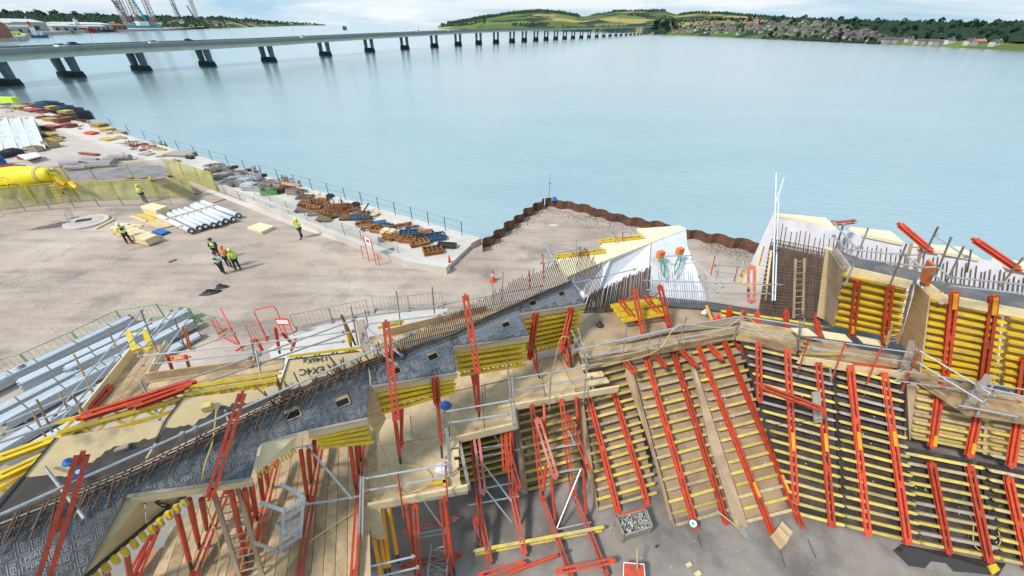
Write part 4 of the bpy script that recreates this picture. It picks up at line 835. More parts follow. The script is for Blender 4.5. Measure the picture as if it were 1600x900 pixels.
# stacked goods along the quay and apron
def stack(x, y, lx, ly, h, m, label, cat='stack', name='formwork_stack', kind='girders', rot=None, z=0.02, grp=None):
    c = G(x, y, z); t = thing(name, c, label, cat, grp); t.rotation_euler = (0, 0, random.uniform(-.35, -.1) if rot is None else rot); o = V((0, 0, 0)); far = x < 270; lx *= .86 if far else 1; ly *= .86 if far else 1; h *= .85 if far else 1
    def bl(mb, nm, mm):
        ob = mb.build(nm, mm); ob.parent = t; return ob
    if kind == 'girders':
        n = max(2, int(h/.24)); k2 = max(3, int(ly/.2))
        for i in range(n):
            mb = MB()
            for k in range(k2):
                y_ = (k+.5)/k2*ly-ly/2; j = random.uniform(-.1, .1)
                mb.beam(V((-lx/2+j, y_, .12+i*.25)), V((lx/2+j, y_, .12+i*.25)), ly/k2*.6, .05).beam(V((-lx/2+j, y_, .28+i*.25)), V((lx/2+j, y_, .28+i*.25)), ly/k2*.6, .05)
                for q in range(int(lx/.5)): mb.beam(V((-lx/2+q*.5+.1, y_, .12+i*.25)), V((-lx/2+q*.5+.35, y_, .28+i*.25)), .05, .05)
            bl(mb, 'girder_layer', m)
    elif kind == 'frames':
        n = max(2, int(h/.16))
        for i in range(n):
            mb = MB(); zz = .1+i*.16; j = random.uniform(-.08, .08)
            for s in (-1, 1): mb.beam(V((-lx/2+j, s*ly/2, zz)), V((lx/2+j, s*ly/2, zz)), .1, .13); mb.beam(V((s*lx/2+j, -ly/2, zz)), V((s*lx/2+j, ly/2, zz)), .1, .13)
            for q in range(3): mb.beam(V((-lx/2+lx*(q+1)/4+j, -ly/2, zz)), V((-lx/2+lx*(q+1)/4+j, ly/2, zz)), .07, .1)
            mb.beam(V((-lx/2+j, 0, zz)), V((lx/2+j, 0, zz)), .07, .1); bl(mb, 'frame', m)
    elif kind == 'boards':
        n = max(2, int(h/.07))
        for i in range(n): bl(MB().box(V((random.uniform(-.06, .06), random.uniform(-.06, .06), .08+i*.07)), lx, ly, .055, random.uniform(-.03, .03)), 'sheet', m)
    elif kind == 'posts':
        for k in range(10): px_, py_ = random.uniform(-lx/2, lx/2), random.uniform(-ly/2, ly/2); bl(MB().tube(V((px_, py_, .05)), V((px_+random.uniform(-.2, .2), py_+random.uniform(-.2, .2), h*random.uniform(.7, 1.2))), .035, 5), 'upright_bar', m)
        mb = MB()
        for k in range(8): mb.tube(V((-lx/2, random.uniform(-ly/2, ly/2), .1+k*.04)), V((lx/2, random.uniform(-ly/2, ly/2), .12+k*.05)), .035, 5)
        bl(mb, 'lying_tubes', m)
    elif kind == 'crate':
        mb = MB()
        for s in (-1, 1): mb.beam(V((-lx/2, s*ly/2, h/2)), V((lx/2, s*ly/2, h/2)), .05, h-.1); mb.beam(V((s*lx/2, -ly/2, h/2)), V((s*lx/2, ly/2, h/2)), .05, h-.1)
        mb.box(V((0, 0, .1)), lx, ly, .06); bl(mb, 'box', m); mb = MB()
        for k in range(9): mb.beam(V((random.uniform(-.35, .35)*lx, random.uniform(-.35, .35)*ly, h*.5)), V((random.uniform(-.4, .4)*lx, random.uniform(-.4, .4)*ly, h*random.uniform(.8, 1.15))), .1, .1)
        bl(mb, 'contents', M['yellow_paint'] if m == M['red_plastic'] else M['grey_timber'])
    for s in (-.35, .35): bl(MB().box(V((s*lx, 0, .03)), .1, ly, .06), 'bearer', M['grey_timber'])
    return t
tag(MB().beam(G(-20, 155, 1.4), G(24, 156, 1.4), 1.2, .9).build('lime_container', M['lime_vest']), 'lime green box container at the far end of the quay', 'container')
S = stack
D_ = G  # far end of the quay, from the left
S(8, 166, 4, 2, 1.2, M['rust'], 'brown rack of frames under the lime green container', kind='posts'); S(22, 172, 4, 2, .8, M['dull_galvanised'], 'grey frames at the far quay end right of the lime container', kind='frames')
S(33, 172, 3, 2, 1.0, M['worn_yellow'], 'yellow green pallet left of the red panel stacks', kind='girders'); S(31, 180, 3.4, 2, .7, M['dark_steel'], 'black mesh cage in front of the yellow green pallet', kind='frames')
S(46, 168, 4, 2.2, .9, M['faded_red_steel'], 'dull red frames at the water side behind the red panels', kind='frames'); S(57, 167, 3, 2, .9, M['dark_steel'], 'dark tube pallet behind the dull red frames', kind='posts')
S(40, 175, 3, 2, .6, M['stack_red'], 'small red stack right of the black mesh cage', kind='frames'); S(55, 179, 4.2, 2.6, 1.1, M['stack_red'], 'large red panel stack nearest the left end of the quay', kind='boards', z=.0)
S(71, 180, 3.2, 2, 1.1, M['stack_red'], 'orange frame stack right of the large red panels', kind='frames'); S(74, 188, 3.0, 1.6, .8, M['stack_red'], 'red frame stack below the orange frames', kind='frames')
for i, (x, y, w_, mm) in enumerate([(80, 171, 3.5, 'blue_steel'), (90, 174, 3.0, 'dark_steel'), (103, 178, 3.2, 'blue_steel'), (117, 182, 3.4, 'dark_steel'), (129, 187, 3.4, 'dark_steel')]):
    S(x, y, w_, 2.4, 1.8, M[mm], '%s dark steel cage in the row at the water edge' % ords[i], 'cage', 'steel_cage', 'frames')
    S(x, y+4, w_*.9, 1.2, .5, M['rust'], 'rusty bars lying before the %s dark cage' % ords[i], kind='posts')
S(82, 170, 1.5, 1.5, .5, M['stack_yellow'], 'yellow lid on the first dark cage', kind='boards', z=1.8); S(104, 177, 2, 1.5, .5, M['stack_yellow'], 'yellow lid on the third dark cage', kind='boards', z=1.8)
S(83, 192, 3.0, 1.5, .9, M['stack_yellow'], 'bright yellow girder stack in front of the dark cages', kind='girders'); S(95, 189, 2.0, 1.4, 1.0, M['stack_red'], 'red box stack right of the bright yellow girders', kind='boards')
S(99, 195, 1.6, 1.6, 1.0, M['stack_red'], 'dark red drum stack below the red boxes', kind='frames'); S(108, 193, 2.0, 1.6, 1.2, M['stack_red'], 'tall red box stack left of the rusty pallet', kind='boards'); S(112, 202, 1.8, 1.6, 1.0, M['stack_red'], 'round ended red stack at the edge of the apron', kind='frames')
S(83, 203, 3.2, 1.5, .8, M['stack_red'], 'red panel stack standing alone on the apron', kind='boards'); S(134, 197, 2.4, 1.6, .8, M['stack_red'], 'orange and rusty pallet right of the dark cages', kind='posts'); S(130, 203, 2.6, 1.2, .5, M['dull_galvanised'], 'grey frames lying left of the red skip', kind='frames')
S(146, 213, 1.9, 1.2, .8, M['red_plastic'], 'red skip with yellow contents on the apron', 'skip', 'skip', 'crate')
S(160, 203, 2.6, 2, 1.2, M['worn_yellow'], 'tall yellowish girder stack behind the red skip', kind='girders'); S(171, 208, 2.2, 1.8, .9, M['worn_yellow'], 'pale girder stack right of the tall yellowish one', kind='girders')
S(171, 222, 2.6, 1.6, .75, M['worn_yellow'], 'yellow girder stack with open ends on the apron front', kind='girders'); S(185, 212, 2.6, 1.6, .7, M['timber'], 'brown timber pile at the quay beyond the yellow girders', kind='boards')
S(194, 219, 2.6, 1.4, .5, M['timber'], 'flat pile of boards beside the round black coil', kind='boards'); S(197, 228, 2.6, 1.6, .5, M['timber'], 'untidy timber heap in front of the flat board pile', kind='posts'); S(205, 226, 2.4, 1.4, .4, M['rust'], 'brown rusty bars right of the untidy timber', kind='posts')
S(80, 214, 2.6, 1.3, .8, M['stack_yellow'], 'yellow girder stack at the right end of the white shelter', kind='girders'); S(88, 221, 1.8, 1.1, .7, M['worn_yellow'], 'grey and yellow pallet beside the white shelter', kind='crate'); S(82, 230, 2.0, 1.3, 1.0, M['timber'], 'wooden box with grey sheets by the shelter corner', 'crate', 'timber_crate', 'crate'); S(94, 216, 2.2, .4, .3, M['stack_red'], 'red beam lying right of the yellow girders by the shelter', kind='boards')
S(8, 246, 1.6, 1.2, .8, M['dark_steel'], 'dark cage with yellow edge at the left frame border', kind='frames'); S(24, 241, 2.2, 1.2, .9, M['dark_steel'], 'black mesh cage standing before the white shelter', kind='frames'); S(58, 236, 2.0, 1.0, .8, M['grey_timber'], 'brown pallet box before the white shelter', kind='crate'); S(47, 248, 2.4, 1.4, .35, M['stack_red'], 'red frames under the white table board', kind='frames')
pack('white_board', [(27, 242), (56, 238), (64, 243), (40, 249)], .65, 1, M['white_paint'], 'white board laid like a table on red frames', 'board', z0=.5)
S(22, 262, 3.6, .6, .55, M['stack_red'], 'long red walers lying above the mixer drum', kind='frames'); S(4, 257, .8, .8, 1.2, M['blue_plastic'], 'blue and yellow box at the left edge beside the mixer drum', kind='boards')
S(140, 242, 3.6, .6, .3, M['stack_red'], 'long red beams lying before the membrane rolls', kind='boards'); S(205, 241, 2.0, 1.0, .3, M['stack_red'], 'red brown pallet between membrane rolls and post pallets', kind='boards')
S(216, 231, 2.6, 2, 1.0, M['pile_rust'], 'dense pallet of upright rusty posts, left one', kind='posts'); S(228, 236, 2.6, 2, 1.1, M['faded_red_steel'], 'dense pallet of upright reddish posts in the middle', kind='posts'); S(240, 232, 2.4, 2, 1.0, M['rust'], 'pallet of rusty posts next to the quay rail', kind='posts'); S(250, 230, 2.2, 1.6, .9, M['pile_rust'], 'small pallet of dark posts next to the quay rail', kind='posts'); S(257, 237, 2.2, 1.4, .6, M['worn_yellow'], 'pale yellow cage behind the dark sheet screen', kind='frames'); S(232, 245, 2, 1.2, .5, M['grey_timber'], 'grey timber pieces behind the dark sheet screen', kind='boards')
S(284, 246, 3.2, 2.0, .6, M['grey_timber'], 'large grey board stack beyond the short netted fence', kind='boards'); S(302, 251, 1.0, 1.0, .6, M['dark_tarp'], 'black bundle at the right end of the grey board stack', kind='boards'); S(304, 260, 2.6, 1.0, .3, M['timber'], 'brown planks lying below the black bundle', kind='boards'); S(318, 257, 1.8, .8, .25, M['timber'], 'small planks beside the brown planks', kind='boards')
r = random.Random(8)
for i, (x, y) in enumerate([(330, 263), (341, 262), (352, 266), (333, 271), (348, 280), (364, 273), (376, 275), (362, 285), (378, 291), (372, 283), (390, 277), (384, 286), (358, 291), (392, 296), (399, 281)]):
    S(x, y, r.uniform(1.2, 1.7), r.uniform(.7, 1.0), r.uniform(.4, .7), M[r.choice(['aluminium', 'dull_galvanised', 'galvanised'])], 'grey steel crate standing on the quay slab left of the green skip', 'crate', 'steel_crate', r.choice(['crate', 'crate', 'boards']), rot=r.uniform(-.5, .6), z=.35, grp='grey crates on the quay slab')
S(397, 293, .9, .6, .4, M['faded_red_steel'], 'small red pallet at the kerb among the grey crates', kind='boards', z=.35); S(401, 273, .8, .6, .9, M['stack_red'], 'orange post box beyond the grey crates', kind='posts', z=.35)
S(423, 303, 1.5, .9, .6, M['green_paint'], 'green open skip on the quay slab', 'skip', 'skip', 'crate', z=.35, rot=.25)
for i, (x, y, k_, mm) in enumerate([(411, 290, 'posts', 'pile_rust'), (420, 294, 'crate', 'dull_galvanised'), (429, 288, 'posts', 'rust'), (436, 294, 'crate', 'grey_timber'), (448, 286, 'posts', 'pile_rust'), (456, 293, 'posts', 'faded_red_steel'), (405, 297, 'crate', 'galvanised')]):
    S(x, y, 1.5, 1.0, .7, M[mm], ['pallet of dark upright bars behind the green skip', 'grey crate touching the back of the green skip', 'tall rusty bars behind the green skip', 'grey brown box right of the green skip', 'rusty trestles near the quay edge', 'red bar trestles right of the green skip', 'grey crate left of the green skip'][i], kind=k_, z=.35)
tag(MB().box(G(455, 288, 1.2), 2.2, .5, .1, -.3).box(G(455, 288, .8)+V((.9, 0, 0)), .1, .4, .9).box(G(455, 288, .8)-V((.9, -.3, 0)), .1, .4, .9).build('trestle_table', M['timber']), 'timber trestle table with bars near the quay edge', 'trestle')
# rusty tile-like frames with starter posts
rf = [(477, 309, 'first'), (499, 315, ''), (478, 319, ''), (503, 321, ''), (491, 325, ''), (520, 325, ''), (475, 329, ''), (533, 324, ''), (537, 330, ''), (548, 328, ''), (519, 331, ''), (516, 338, ''), (530, 336, ''), (508, 343, ''), (546, 341, ''), (497, 334, ''), (564, 336, '')]
for i, (x, y, q) in enumerate(rf):
    c = G(x, y, .35); t = thing('pile_cap_frame', c, 'square rusty steel frame with upright bars lying on the quay slab', 'steel frame', 'rusty frames with upright bars on the quay'); rz = r.uniform(.05, .3); lx, ly = r.uniform(1.2, 1.6), r.uniform(.95, 1.2)
    X, Y = V((math.cos(rz), math.sin(rz), 0)), V((-math.sin(rz), math.cos(rz), 0)); mb = MB()
    for s in (-1, 1): mb.beam(c+Y*s*ly/2-X*lx/2+Z*.1, c+Y*s*ly/2+X*lx/2+Z*.1, .07, .14).beam(c+X*s*lx/2-Y*ly/2+Z*.1, c+X*s*lx/2+Y*ly/2+Z*.1, .07, .14)
    mb.build('rim', M['dark_steel'] if i % 3 else M['blue_steel'], t); mb = MB()
    for k in range(6): mb.beam(c-X*lx/2*.95+Y*ly*(k/5-.5)*.85+Z*.17, c+X*lx/2*.95+Y*ly*(k/5-.5)*.85+Z*.17, .12, .05)
    for k in range(5): mb.beam(c-Y*ly/2*.9+X*lx*(k/4-.5)*.8+Z*.22, c+Y*ly/2*.9+X*lx*(k/4-.5)*.8+Z*.22, .1, .04)
    mb.build('grille', M['rust'], t); mb = MB()
    for k in range(5): p = c+X*r.uniform(-.3, .3)+Y*r.uniform(-.3, .3); mb.tube(p+Z*.1, p+Z*r.uniform(.6, 1.1), .022, 4)
    mb.build('upright_bars', M['rust'], t)
for i, (x, y, lx, ly, mm, k_, lb) in enumerate([(570, 352, 1.6, .9, 'rust', 'posts', 'rusty bars heaped below the leaning iron post'), (580, 358, 1.8, 1.0, 'rust', 'posts', 'tangled rusty bars left of the white gate sign'), (596, 361, 1.8, 1.0, 'rust', 'frames', 'rusty frames in the middle of the quay bay'), (559, 342, 1.1, .7, 'blue_steel', 'frames', 'blue steel frame below the leaning iron post'), (573, 344, 1.0, .7, 'dark_steel', 'boards', 'dark sheets beside the leaning iron post'), (593, 352, 1.3, .7, 'blue_steel', 'boards', 'blue sheets in the middle of the quay bay'), (604, 356, .9, .6, 'blue_steel', 'frames', 'small blue frame right of the blue sheets'), (607, 365, 1.2, .8, 'pale_plywood', 'boards', 'pale sheet among the rusty frames'), (610, 371, 1.2, .6, 'rust', 'frames', 'rusty frame nearest the kerb below the pale sheet'), (603, 377, 1.2, .6, 'rust', 'posts', 'rusty bars at the kerb behind the white sign'), (621, 374, 1.2, .7, 'rust', 'frames', 'rusty frame right of the white gate sign'), (637, 377, 1.5, .8, 'rust', 'frames', 'rusty tile frame in the long row towards the quay corner'), (655, 382, 1.5, .8, 'rust', 'frames', 'last rusty tile frame before the single one'), (629, 355, 1.7, .9, 'rust', 'posts', 'rusty cage with tall bars near the edge strip'), (645, 362, 1.2, .8, 'pile_rust', 'posts', 'dark bars between the tall cage and the yellow sheet'), (664, 366, 1.2, .8, 'rust', 'boards', 'brown sheets left of the blue tray'), (640, 367, 1.6, .9, 'blue_steel', 'frames', 'blue grey frames between the rusty rows'), (655, 372, 1.2, .7, 'dark_steel', 'frames', 'dark blue frame beside the blue tray'), (680, 373, 1.6, 1.1, 'blue_steel', 'frames', 'blue tray of bars near the quay corner'), (698, 386, 1.5, .5, 'dark_steel', 'frames', 'dark frame with pale posts at the quay corner'), (676, 394, 1.5, 1.0, 'rust', 'frames', 'single rusty tile frame alone on the white slab')]):
    S(x, y, lx*.95, ly, .34, M[mm], lb, kind=k_, rot=r.uniform(-.4, .5), z=.35)
tag(MB().box(G(661, 363, .6), 1.1, .3, .06, -.9).build('yellow_sheet', M['yellow_paint']), 'yellow strip lying on the brown sheets', 'sheet')
tag(MB().beam(G(566, 333, .6), G(576, 318, 1.2), .1, .1).build('iron_post', M['pile_rust']), 'dark iron post leaning up from the rusty frames', 'post')
mb = MB().plate(pl([(577, 336), (592, 329), (598, 330), (585, 337)], .556), .004, n=Z); tag(mb.build('yellow_cloth', M['hose_yellow']), 'yellow cloth lying on the pale edge strip', 'cloth')
tag(MB().box(G(610, 394, .25)+Z*.1, .7, .05, .5, .5).build('board', M['timber']), 'small brown board standing on the quay path', 'board')
# quay rail posts with cable and tyres
rp = thing('quay_rail', G(500, 300, .55), 'thin rail of dark posts and wire along the water edge', 'railing'); RP = [(x, interp(x, [(0, 146), (130, 180), (240, 222), (400, 272), (560, 318), (748, 376)])) for x in range(20, 748, 26)]
pp_ = [G(x, y, .55) for x, y in RP]
for p in pp_: MB().tube(p, p+Z*1.25, .035, 5).build('post', M['blue_steel'], rp)
for h in (1.2, .65): MB().path([p+Z*h for p in pp_], .012, 3).build('wire', M['dark_steel'], rp)
for i, (x, y) in enumerate([(367, 262), (388, 267), (404, 274), (412, 275), (516, 307), (556, 320)]):
    p = G(x, y, .58); K = 14
    mb = MB(); vs = []
    for k in range(K):
        for j in range(6): a_, b_ = 2*A*k/K, 2*A*j/6; vs.append(p+V(((.32+.1*math.cos(b_))*math.cos(a_), (.32+.1*math.cos(b_))*math.sin(a_), .1+.1*math.sin(b_))))
    mb.add(vs, [(k*6+j, ((k+1) % K)*6+j, ((k+1) % K)*6+(j+1) % 6, k*6+(j+1) % 6) for k in range(K) for j in range(6)]); tag(mb.build('tyre', M['rubber'], None, True), 'black rubber tyre lying at the foot of a quay rail post', 'tyre', 'tyres along the quay edge')
# dark screen
tag(MB().plate([G(236, 283, .6), G(258, 279, .6), G(259, 279, 2.4), G(234, 283, 2.7)], .05).build('screen_sheet', M['dark_tarp']), 'black sheet screen hung at the corner of the netted fences', 'screen')
tag(MB().plate([G(262, 276, 0), G(267, 274, 0), G(266, 273, 2.2), G(261, 275, 2.2)], .08).build('screen_post', M['hose_yellow']), 'yellow gate post panel beside the black sheet screen', 'post')
# instruments on the spit
p = G(857, 316, 0); mt = thing('survey_mast', p, 'tall thin survey mast at the point of the sheet pile spit', 'mast'); MB().tube(p, p+Z*3.1, .03, 5, .015).build('pole', M['blue_steel'], mt); MB().tube(p+Z*2.0-V((.1, 0, 0)), p+Z*2.0+V((.1, 0, 0)), .05, 6).build('sensor', M['blue_steel'], mt); MB().box(p+Z*.12, .6, .4, .24).build('base', M['quay_concrete'], mt)
heap('blue_bag', 866, 312, .35, .3, .35, M['blue_plastic'], 'blue bundle at the tip of the sheet pile wall', 'bag', z=.85)
heap('debris', 865, 352, .6, .2, .1, M['quay_concrete'], 'pale scrap lying on the dark gravel of the spit', 'debris')
# aluminium beam bundles
def bundle(x0, y0, x1, y1, wd, rows, cols, label, z=.15, m='aluminium', endcap=True):
    a, b = G(x0, y0, z), G(x1, y1, z); d = (b-a).normalized(); n = V((-d.y, d.x, 0)); t = thing('beam_bundle', (a+b)/2, label, 'beam bundle', 'bundles of aluminium beams'); cw = wd/cols; ch = .17
    for i in range(rows):
        for k in range(cols):
            o = n*((k+.5)*cw-wd/2)+Z*(i*ch+ch/2); j = d*random.uniform(-.12, .05); p, q = a+o+j, b+o+j
            MB().beam(p, q, cw*.92, .03, off=.065).beam(p, q, cw*.92, .03, off=-.065).beam(p, q, cw*.55, .11).build('beam', M[m], t)
    for u in (.2, .5, .8): c = lerp(a, b, u); MB().beam(c-n*wd*.53+Z*(rows*ch+.01), c+n*wd*.53+Z*(rows*ch+.01), .03, .012, up=Z).build('strap', M['dark_steel'], t)
    for u in (.12, .88): c = lerp(a, b, u); MB().beam(c-n*wd*.55-Z*.04, c+n*wd*.55-Z*.04, .1, .08).build('bearer', M['timber'], t)
    if endcap: MB().beam(b-n*wd*.5+d*.015+Z*(rows*ch/2), b+n*wd*.5+d*.015+Z*(rows*ch/2), rows*ch*.9, .02, up=d).build('end_mark', M['faded_red_steel'], t)
    return t
bundle(22, 596, 212, 503, .5, 3, 5, 'aluminium beam bundle nearest the green barriers, upper one'); bundle(-90, 652, 52, 580, .5, 3, 5, 'aluminium beam bundle by the green barriers at the left frame edge', endcap=False)
bundle(40, 608, 240, 512, .55, 3, 5, 'second aluminium beam bundle from the green barriers'); bundle(-80, 690, 130, 582, .5, 2, 5, 'third aluminium beam bundle, ending at the left frame edge', endcap=False)
bundle(112, 586, 300, 493, .5, 3, 5, 'long aluminium beam bundle ending under the scaffold, upper one'); bundle(10, 668, 190, 570, .55, 3, 6, 'wide aluminium beam bundle below the third one', endcap=False)
bundle(130, 600, 306, 509, .5, 3, 5, 'aluminium beam bundle with red marked end in the middle of the scaffold'); bundle(150, 612, 313, 524, .5, 1, 5, 'lowest aluminium beam bundle beside the wooden ramp'); bundle(-60, 745, 150, 620, .6, 2, 6, 'aluminium beam bundle at the foot of the left scaffold', endcap=False)
bundle(20, 725, 170, 640, .5, 2, 5, 'aluminium beam bundle partly under the left scaffold posts', endcap=False)
# ================================================================ FORMWORK
def waler(parent, a, b, n, m='red_steel', name='waler', amber=None, w_=.16, step=1.2):
    d = (b-a); L_ = d.length; d.normalize(); s = w_*.33; mb = MB()
    for k in (-1, 1):
        mb.beam(a, b, w_*.06+.002, .09, up=n, sh=k*(s-.02)); mb.beam(a, b, w_*.36, .012, up=n, off=.04, sh=k*s); mb.beam(a, b, w_*.36, .012, up=n, off=-.04, sh=k*s)
    q = max(1, int(L_/step))
    for k in range(q+1):
        c = a+d*(L_*(k/q)*.96+L_*.02); mb.beam(c-d*.09, c+d*.09, w_*.36, .075, up=n)
    o = mb.build(name, M[m], parent)
    if amber: u, l = amber; MB().beam(lerp(a, b, u), lerp(a, b, u)+d*l, w_*.5, .03, up=n, off=.08).build('coupling', M['amber_steel'], parent)
    return o
def girder(mb, a, b, n, web=True, depth=.24, r=.04):
    if not web:
        d = (b-a).normalized(); return mb.beam(a, b, .08, .045, up=n).beam(a-d*.04, a, .045, .03, up=n).beam(b, b+d*.04, .045, .03, up=n).beam(a-n*.085, b-n*.085, .028, .12, up=n)
    d = (b-a).normalized(); mb.beam(a, b, .08, .05, up=n).beam(a-d*.04, a, .045, .03, up=n).beam(b, b+d*.04, .045, .03, up=n); mb.beam(a-n*(depth-.05), b-n*(depth-.05), .08, .05, up=n)
    if web:
        L_ = (b-a).length; k = max(2, int(L_/.16)); k += k % 2
        for i in range(k):
            p, q = a+d*L_*i/k, a+d*L_*(i+1)/k; u, v = (0, depth-.05) if i % 2 else (depth-.05, 0); mb.beam(p-n*u, q-n*v, .035, .03, up=n.cross(d))
    return mb
def plane(TL, TR, BR, BL):
    n = (BR-TL).cross(TR-BL).normalized(); c = (TL+TR+BR+BL)/4; return n if n.dot(CP-c) > 0 else -n
def panel(c, n_g, walers, sheet, label, gm='worn_yellow', grp=None, skip=(), name='wall_formwork', web=False, cat='formwork', trim=0.0, tip=0.0, props=(), sides=(), woff=.06, wm='red_steel', back=.2, seg=None):
    P4 = [G(*p) if not isinstance(p, V) else p for p in c]; TL, TR, BR, BL = P4; n = plane(*P4); mid = (TL+TR+BR+BL)/4
    t = thing(name, (BL+BR)/2, label, cat, grp)
    MB().plate([p-n*back for p in P4], .021).build('sheet', M[sheet], t)
    for i in range(n_g):
        u = trim+(i+.5)/n_g*(1-2*trim)
        a, b = lerp(TL, BL, u), lerp(TR, BR, u); d = (b-a).normalized(); j = random.uniform(-.03, .03)
        girder(MB(), a+d*(.05+j)-n*0, b-d*(.05-j), n, web).build('girder', M[gm] if not isinstance(gm, (list, tuple)) else M[random.choice(gm)], t)
    for w in walers:
        x0, y0, x1, y1 = w[:4]; a, b = GP(x0, y0, mid, n, woff), GP(x1, y1, mid, n, woff); waler(t, a, b, n, wm, amber=w[4] if len(w) > 4 else None)
    for s in sides:
        MB().plate([G(*p) if not isinstance(p, V) else p for p in s], .03).build('side_board', M['brown_plywood'], t)
    return t, n, mid, P4
YW = ['worn_yellow', 'worn_yellow', 'worn_yellow', 'stack_yellow', 'stack_yellow', 'pale_girder']
zw = lambda x: interp(x, [(900, 6.2), (1155, 6.6), (1250, 6.8), (1420, 7.2), (1650, 7.5)])
# centre panels leaning on the slab
panel([(803, 596, 5.6), (893, 575, 5.6), (913, 748, 3.55), (824, 772, 3.55)], 14, [], 'brown_plywood', 'narrow leaning formwork panel behind the red raking frames', gm=YW, sides=[[(803, 596, 5.6), (795, 600, 5.2), (815, 770, 3.5), (824, 772, 3.55)]])
panel([(905, 575, 5.9), (980, 556, 5.9), (1030, 776, 3.55), (936, 803, 3.55)], 17, [(918, 612, 966, 800), (955, 600, 1012, 790)], 'brown_plywood', 'leaning formwork panel above the tub of rubble', gm=YW, sides=[[(903, 575, 5.9), (893, 580, 5.4), (912, 720, 3.9), (934, 801, 3.5)]])
panel([(985, 560, 6.1), (1078, 540, 6.1), (1146, 804, 3.55), (1057, 830, 3.55)], 17, [(1004, 540, 1088, 828), (1047, 535, 1136, 820)], 'brown_plywood', 'leaning formwork panel with the cable reel at its foot', gm=YW, sides=[[(982, 560, 6.1), (976, 585, 5.6), (1008, 675, 4.7), (1055, 829, 3.52)]])
panel([(1078, 545, 6.3), (1156, 528, 6.3), (1241, 806, 3.6), (1170, 824, 3.6)], 17, [(1088, 535, 1216, 856, (.72, .4)), (1130, 530, 1261, 842, (.72, .4))], 'brown_plywood', 'leaning formwork panel between reel and timber block', gm=YW, sides=[[(1077, 545, 6.3), (1080, 580, 5.9), (1108, 690, 4.6), (1151, 831, 3.5), (1169, 823, 3.55)]])
# long right hand wall
wallL = [('first dark backed wall section, partly behind the leaning panel', (1160, 534), (1300, 566), (1322, 829), (1240, 808), 18, [(1185, 536, 1187, 627), (1230, 545, 1243, 787, (.55, .5)), (1278, 562, 1300, 824, (.45, .5))]),
 ('second dark backed wall section with four red walers', (1304, 567), (1408, 592), (1440, 856), (1323, 829), 18, [(1328, 570, 1356, 837, (.4, .5)), (1381, 582, 1419, 851, (.35, .4))]),
 ('third dark backed wall section, below the raised panel', (1412, 700), (1537, 724), (1566, 880), (1441, 856), 10, [(1455, 723, 1482, 864), (1514, 727, 1546, 878)]),
 ('last dark backed wall section at the right border', (1541, 726), (1680, 755), (1705, 912), (1567, 881), 10, [(1575, 745, 1607, 893), (1640, 750, 1668, 900)])]
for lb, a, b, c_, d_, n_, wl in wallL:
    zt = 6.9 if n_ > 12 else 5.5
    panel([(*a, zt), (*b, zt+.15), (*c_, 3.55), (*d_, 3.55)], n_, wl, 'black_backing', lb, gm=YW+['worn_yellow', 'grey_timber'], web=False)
tag(MB().tube(G(1150, 655, 5.9)+V((0, -.3, 0)), G(1283, 640, 6.2)+V((0, -.3, 0)), .01).build('wire', M['dark_steel']), 'thin dark wire across the leaning panels', 'wire')
bw = thing('bracing_waler', G(1200, 615, 6.6), 'red double waler bracing diagonally across the first wall section', 'steel beam'); waler(bw, G(1188, 603, 7.0), G(1284, 640, 6.6), V((0, -.5, .86)))
# upper right raised boxes
def boxtop(pts, z, m, name, label, cat): return tag(MB().plate([G(x, y, z) for x, y in pts], .06, n=Z).build(name, M[m]), label, cat)
zb, zt = 7.4, 9.6
panel([(1318, 424, zt), (1420, 446, zt), (1405, 532, zb), (1302, 511, zb)], 8, [(1340, 440, 1331, 524, (.78, .35)), (1391, 446, 1382, 538, (.8, .35))], 'plywood', 'upper formwork box with two red walers left of the beige corner', gm='yellow_paint', sides=[[(1295, 390, zt), (1317, 423, zt), (1301, 511, zb), (1289, 497, zb)]])
panel([(1453, 462, zt), (1575, 487, zt), (1562, 606, zb-.2), (1437, 584, zb-.2)], 11, [(1491, 457, 1476, 590, (0, .45)), (1553, 463, 1534, 606, (0, .5))], 'plywood', 'upper formwork panel with two orange capped walers', gm='yellow_paint', sides=[])
panel([(1578, 488, zt), (1690, 510, zt), (1680, 630, zb-.2), (1565, 607, zb-.2)], 10, [(1602, 560, 1590, 650)], 'plywood', 'upper formwork panel cut off by the right border', gm='yellow_paint')
cb = MB().plate([G(1432, 444, zt), G(1452, 463, zt), G(1437, 586, zb-.2), G(1406, 533, zb)], .03).build('corner_panel', M['plywood']); tag(cb, 'tall plain beige plywood panel in the corner between the raised boxes', 'plywood panel')
panel([(1432, 603, 7.0), (1548, 626, 7.0), (1543, 712, 5.6), (1422, 688, 5.6)], 7, [(1470, 600, 1456, 698, (.8, .3)), (1529, 640, 1514, 712, (.7, .3))], 'plywood', 'lower raised formwork panel hanging below the right walkway', gm=YW, sides=[[(1417, 600, 7.0), (1431, 603, 7.0), (1421, 688, 5.6), (1412, 672, 5.6)]])
panel([(1553, 632, 7.0), (1680, 655, 7.0), (1670, 745, 5.6), (1546, 716, 5.6)], 7, [(1592, 650, 1579, 728)], 'plywood', 'lower raised formwork panel cut off by the right border', gm=YW)
boxtop([(1303, 387), (1326, 419), (1428, 445), (1442, 426), (1400, 415), (1330, 399)], zt+.05, 'black_film_dusty', 'box_top', 'dark dusty top of the upper formwork box', 'platform')
boxtop([(1438, 440), (1470, 462), (1700, 505), (1700, 482), (1560, 454), (1468, 438)], zt+.05, 'black_film_dusty', 'box_top', 'dark dusty platform above the orange capped walers', 'platform')
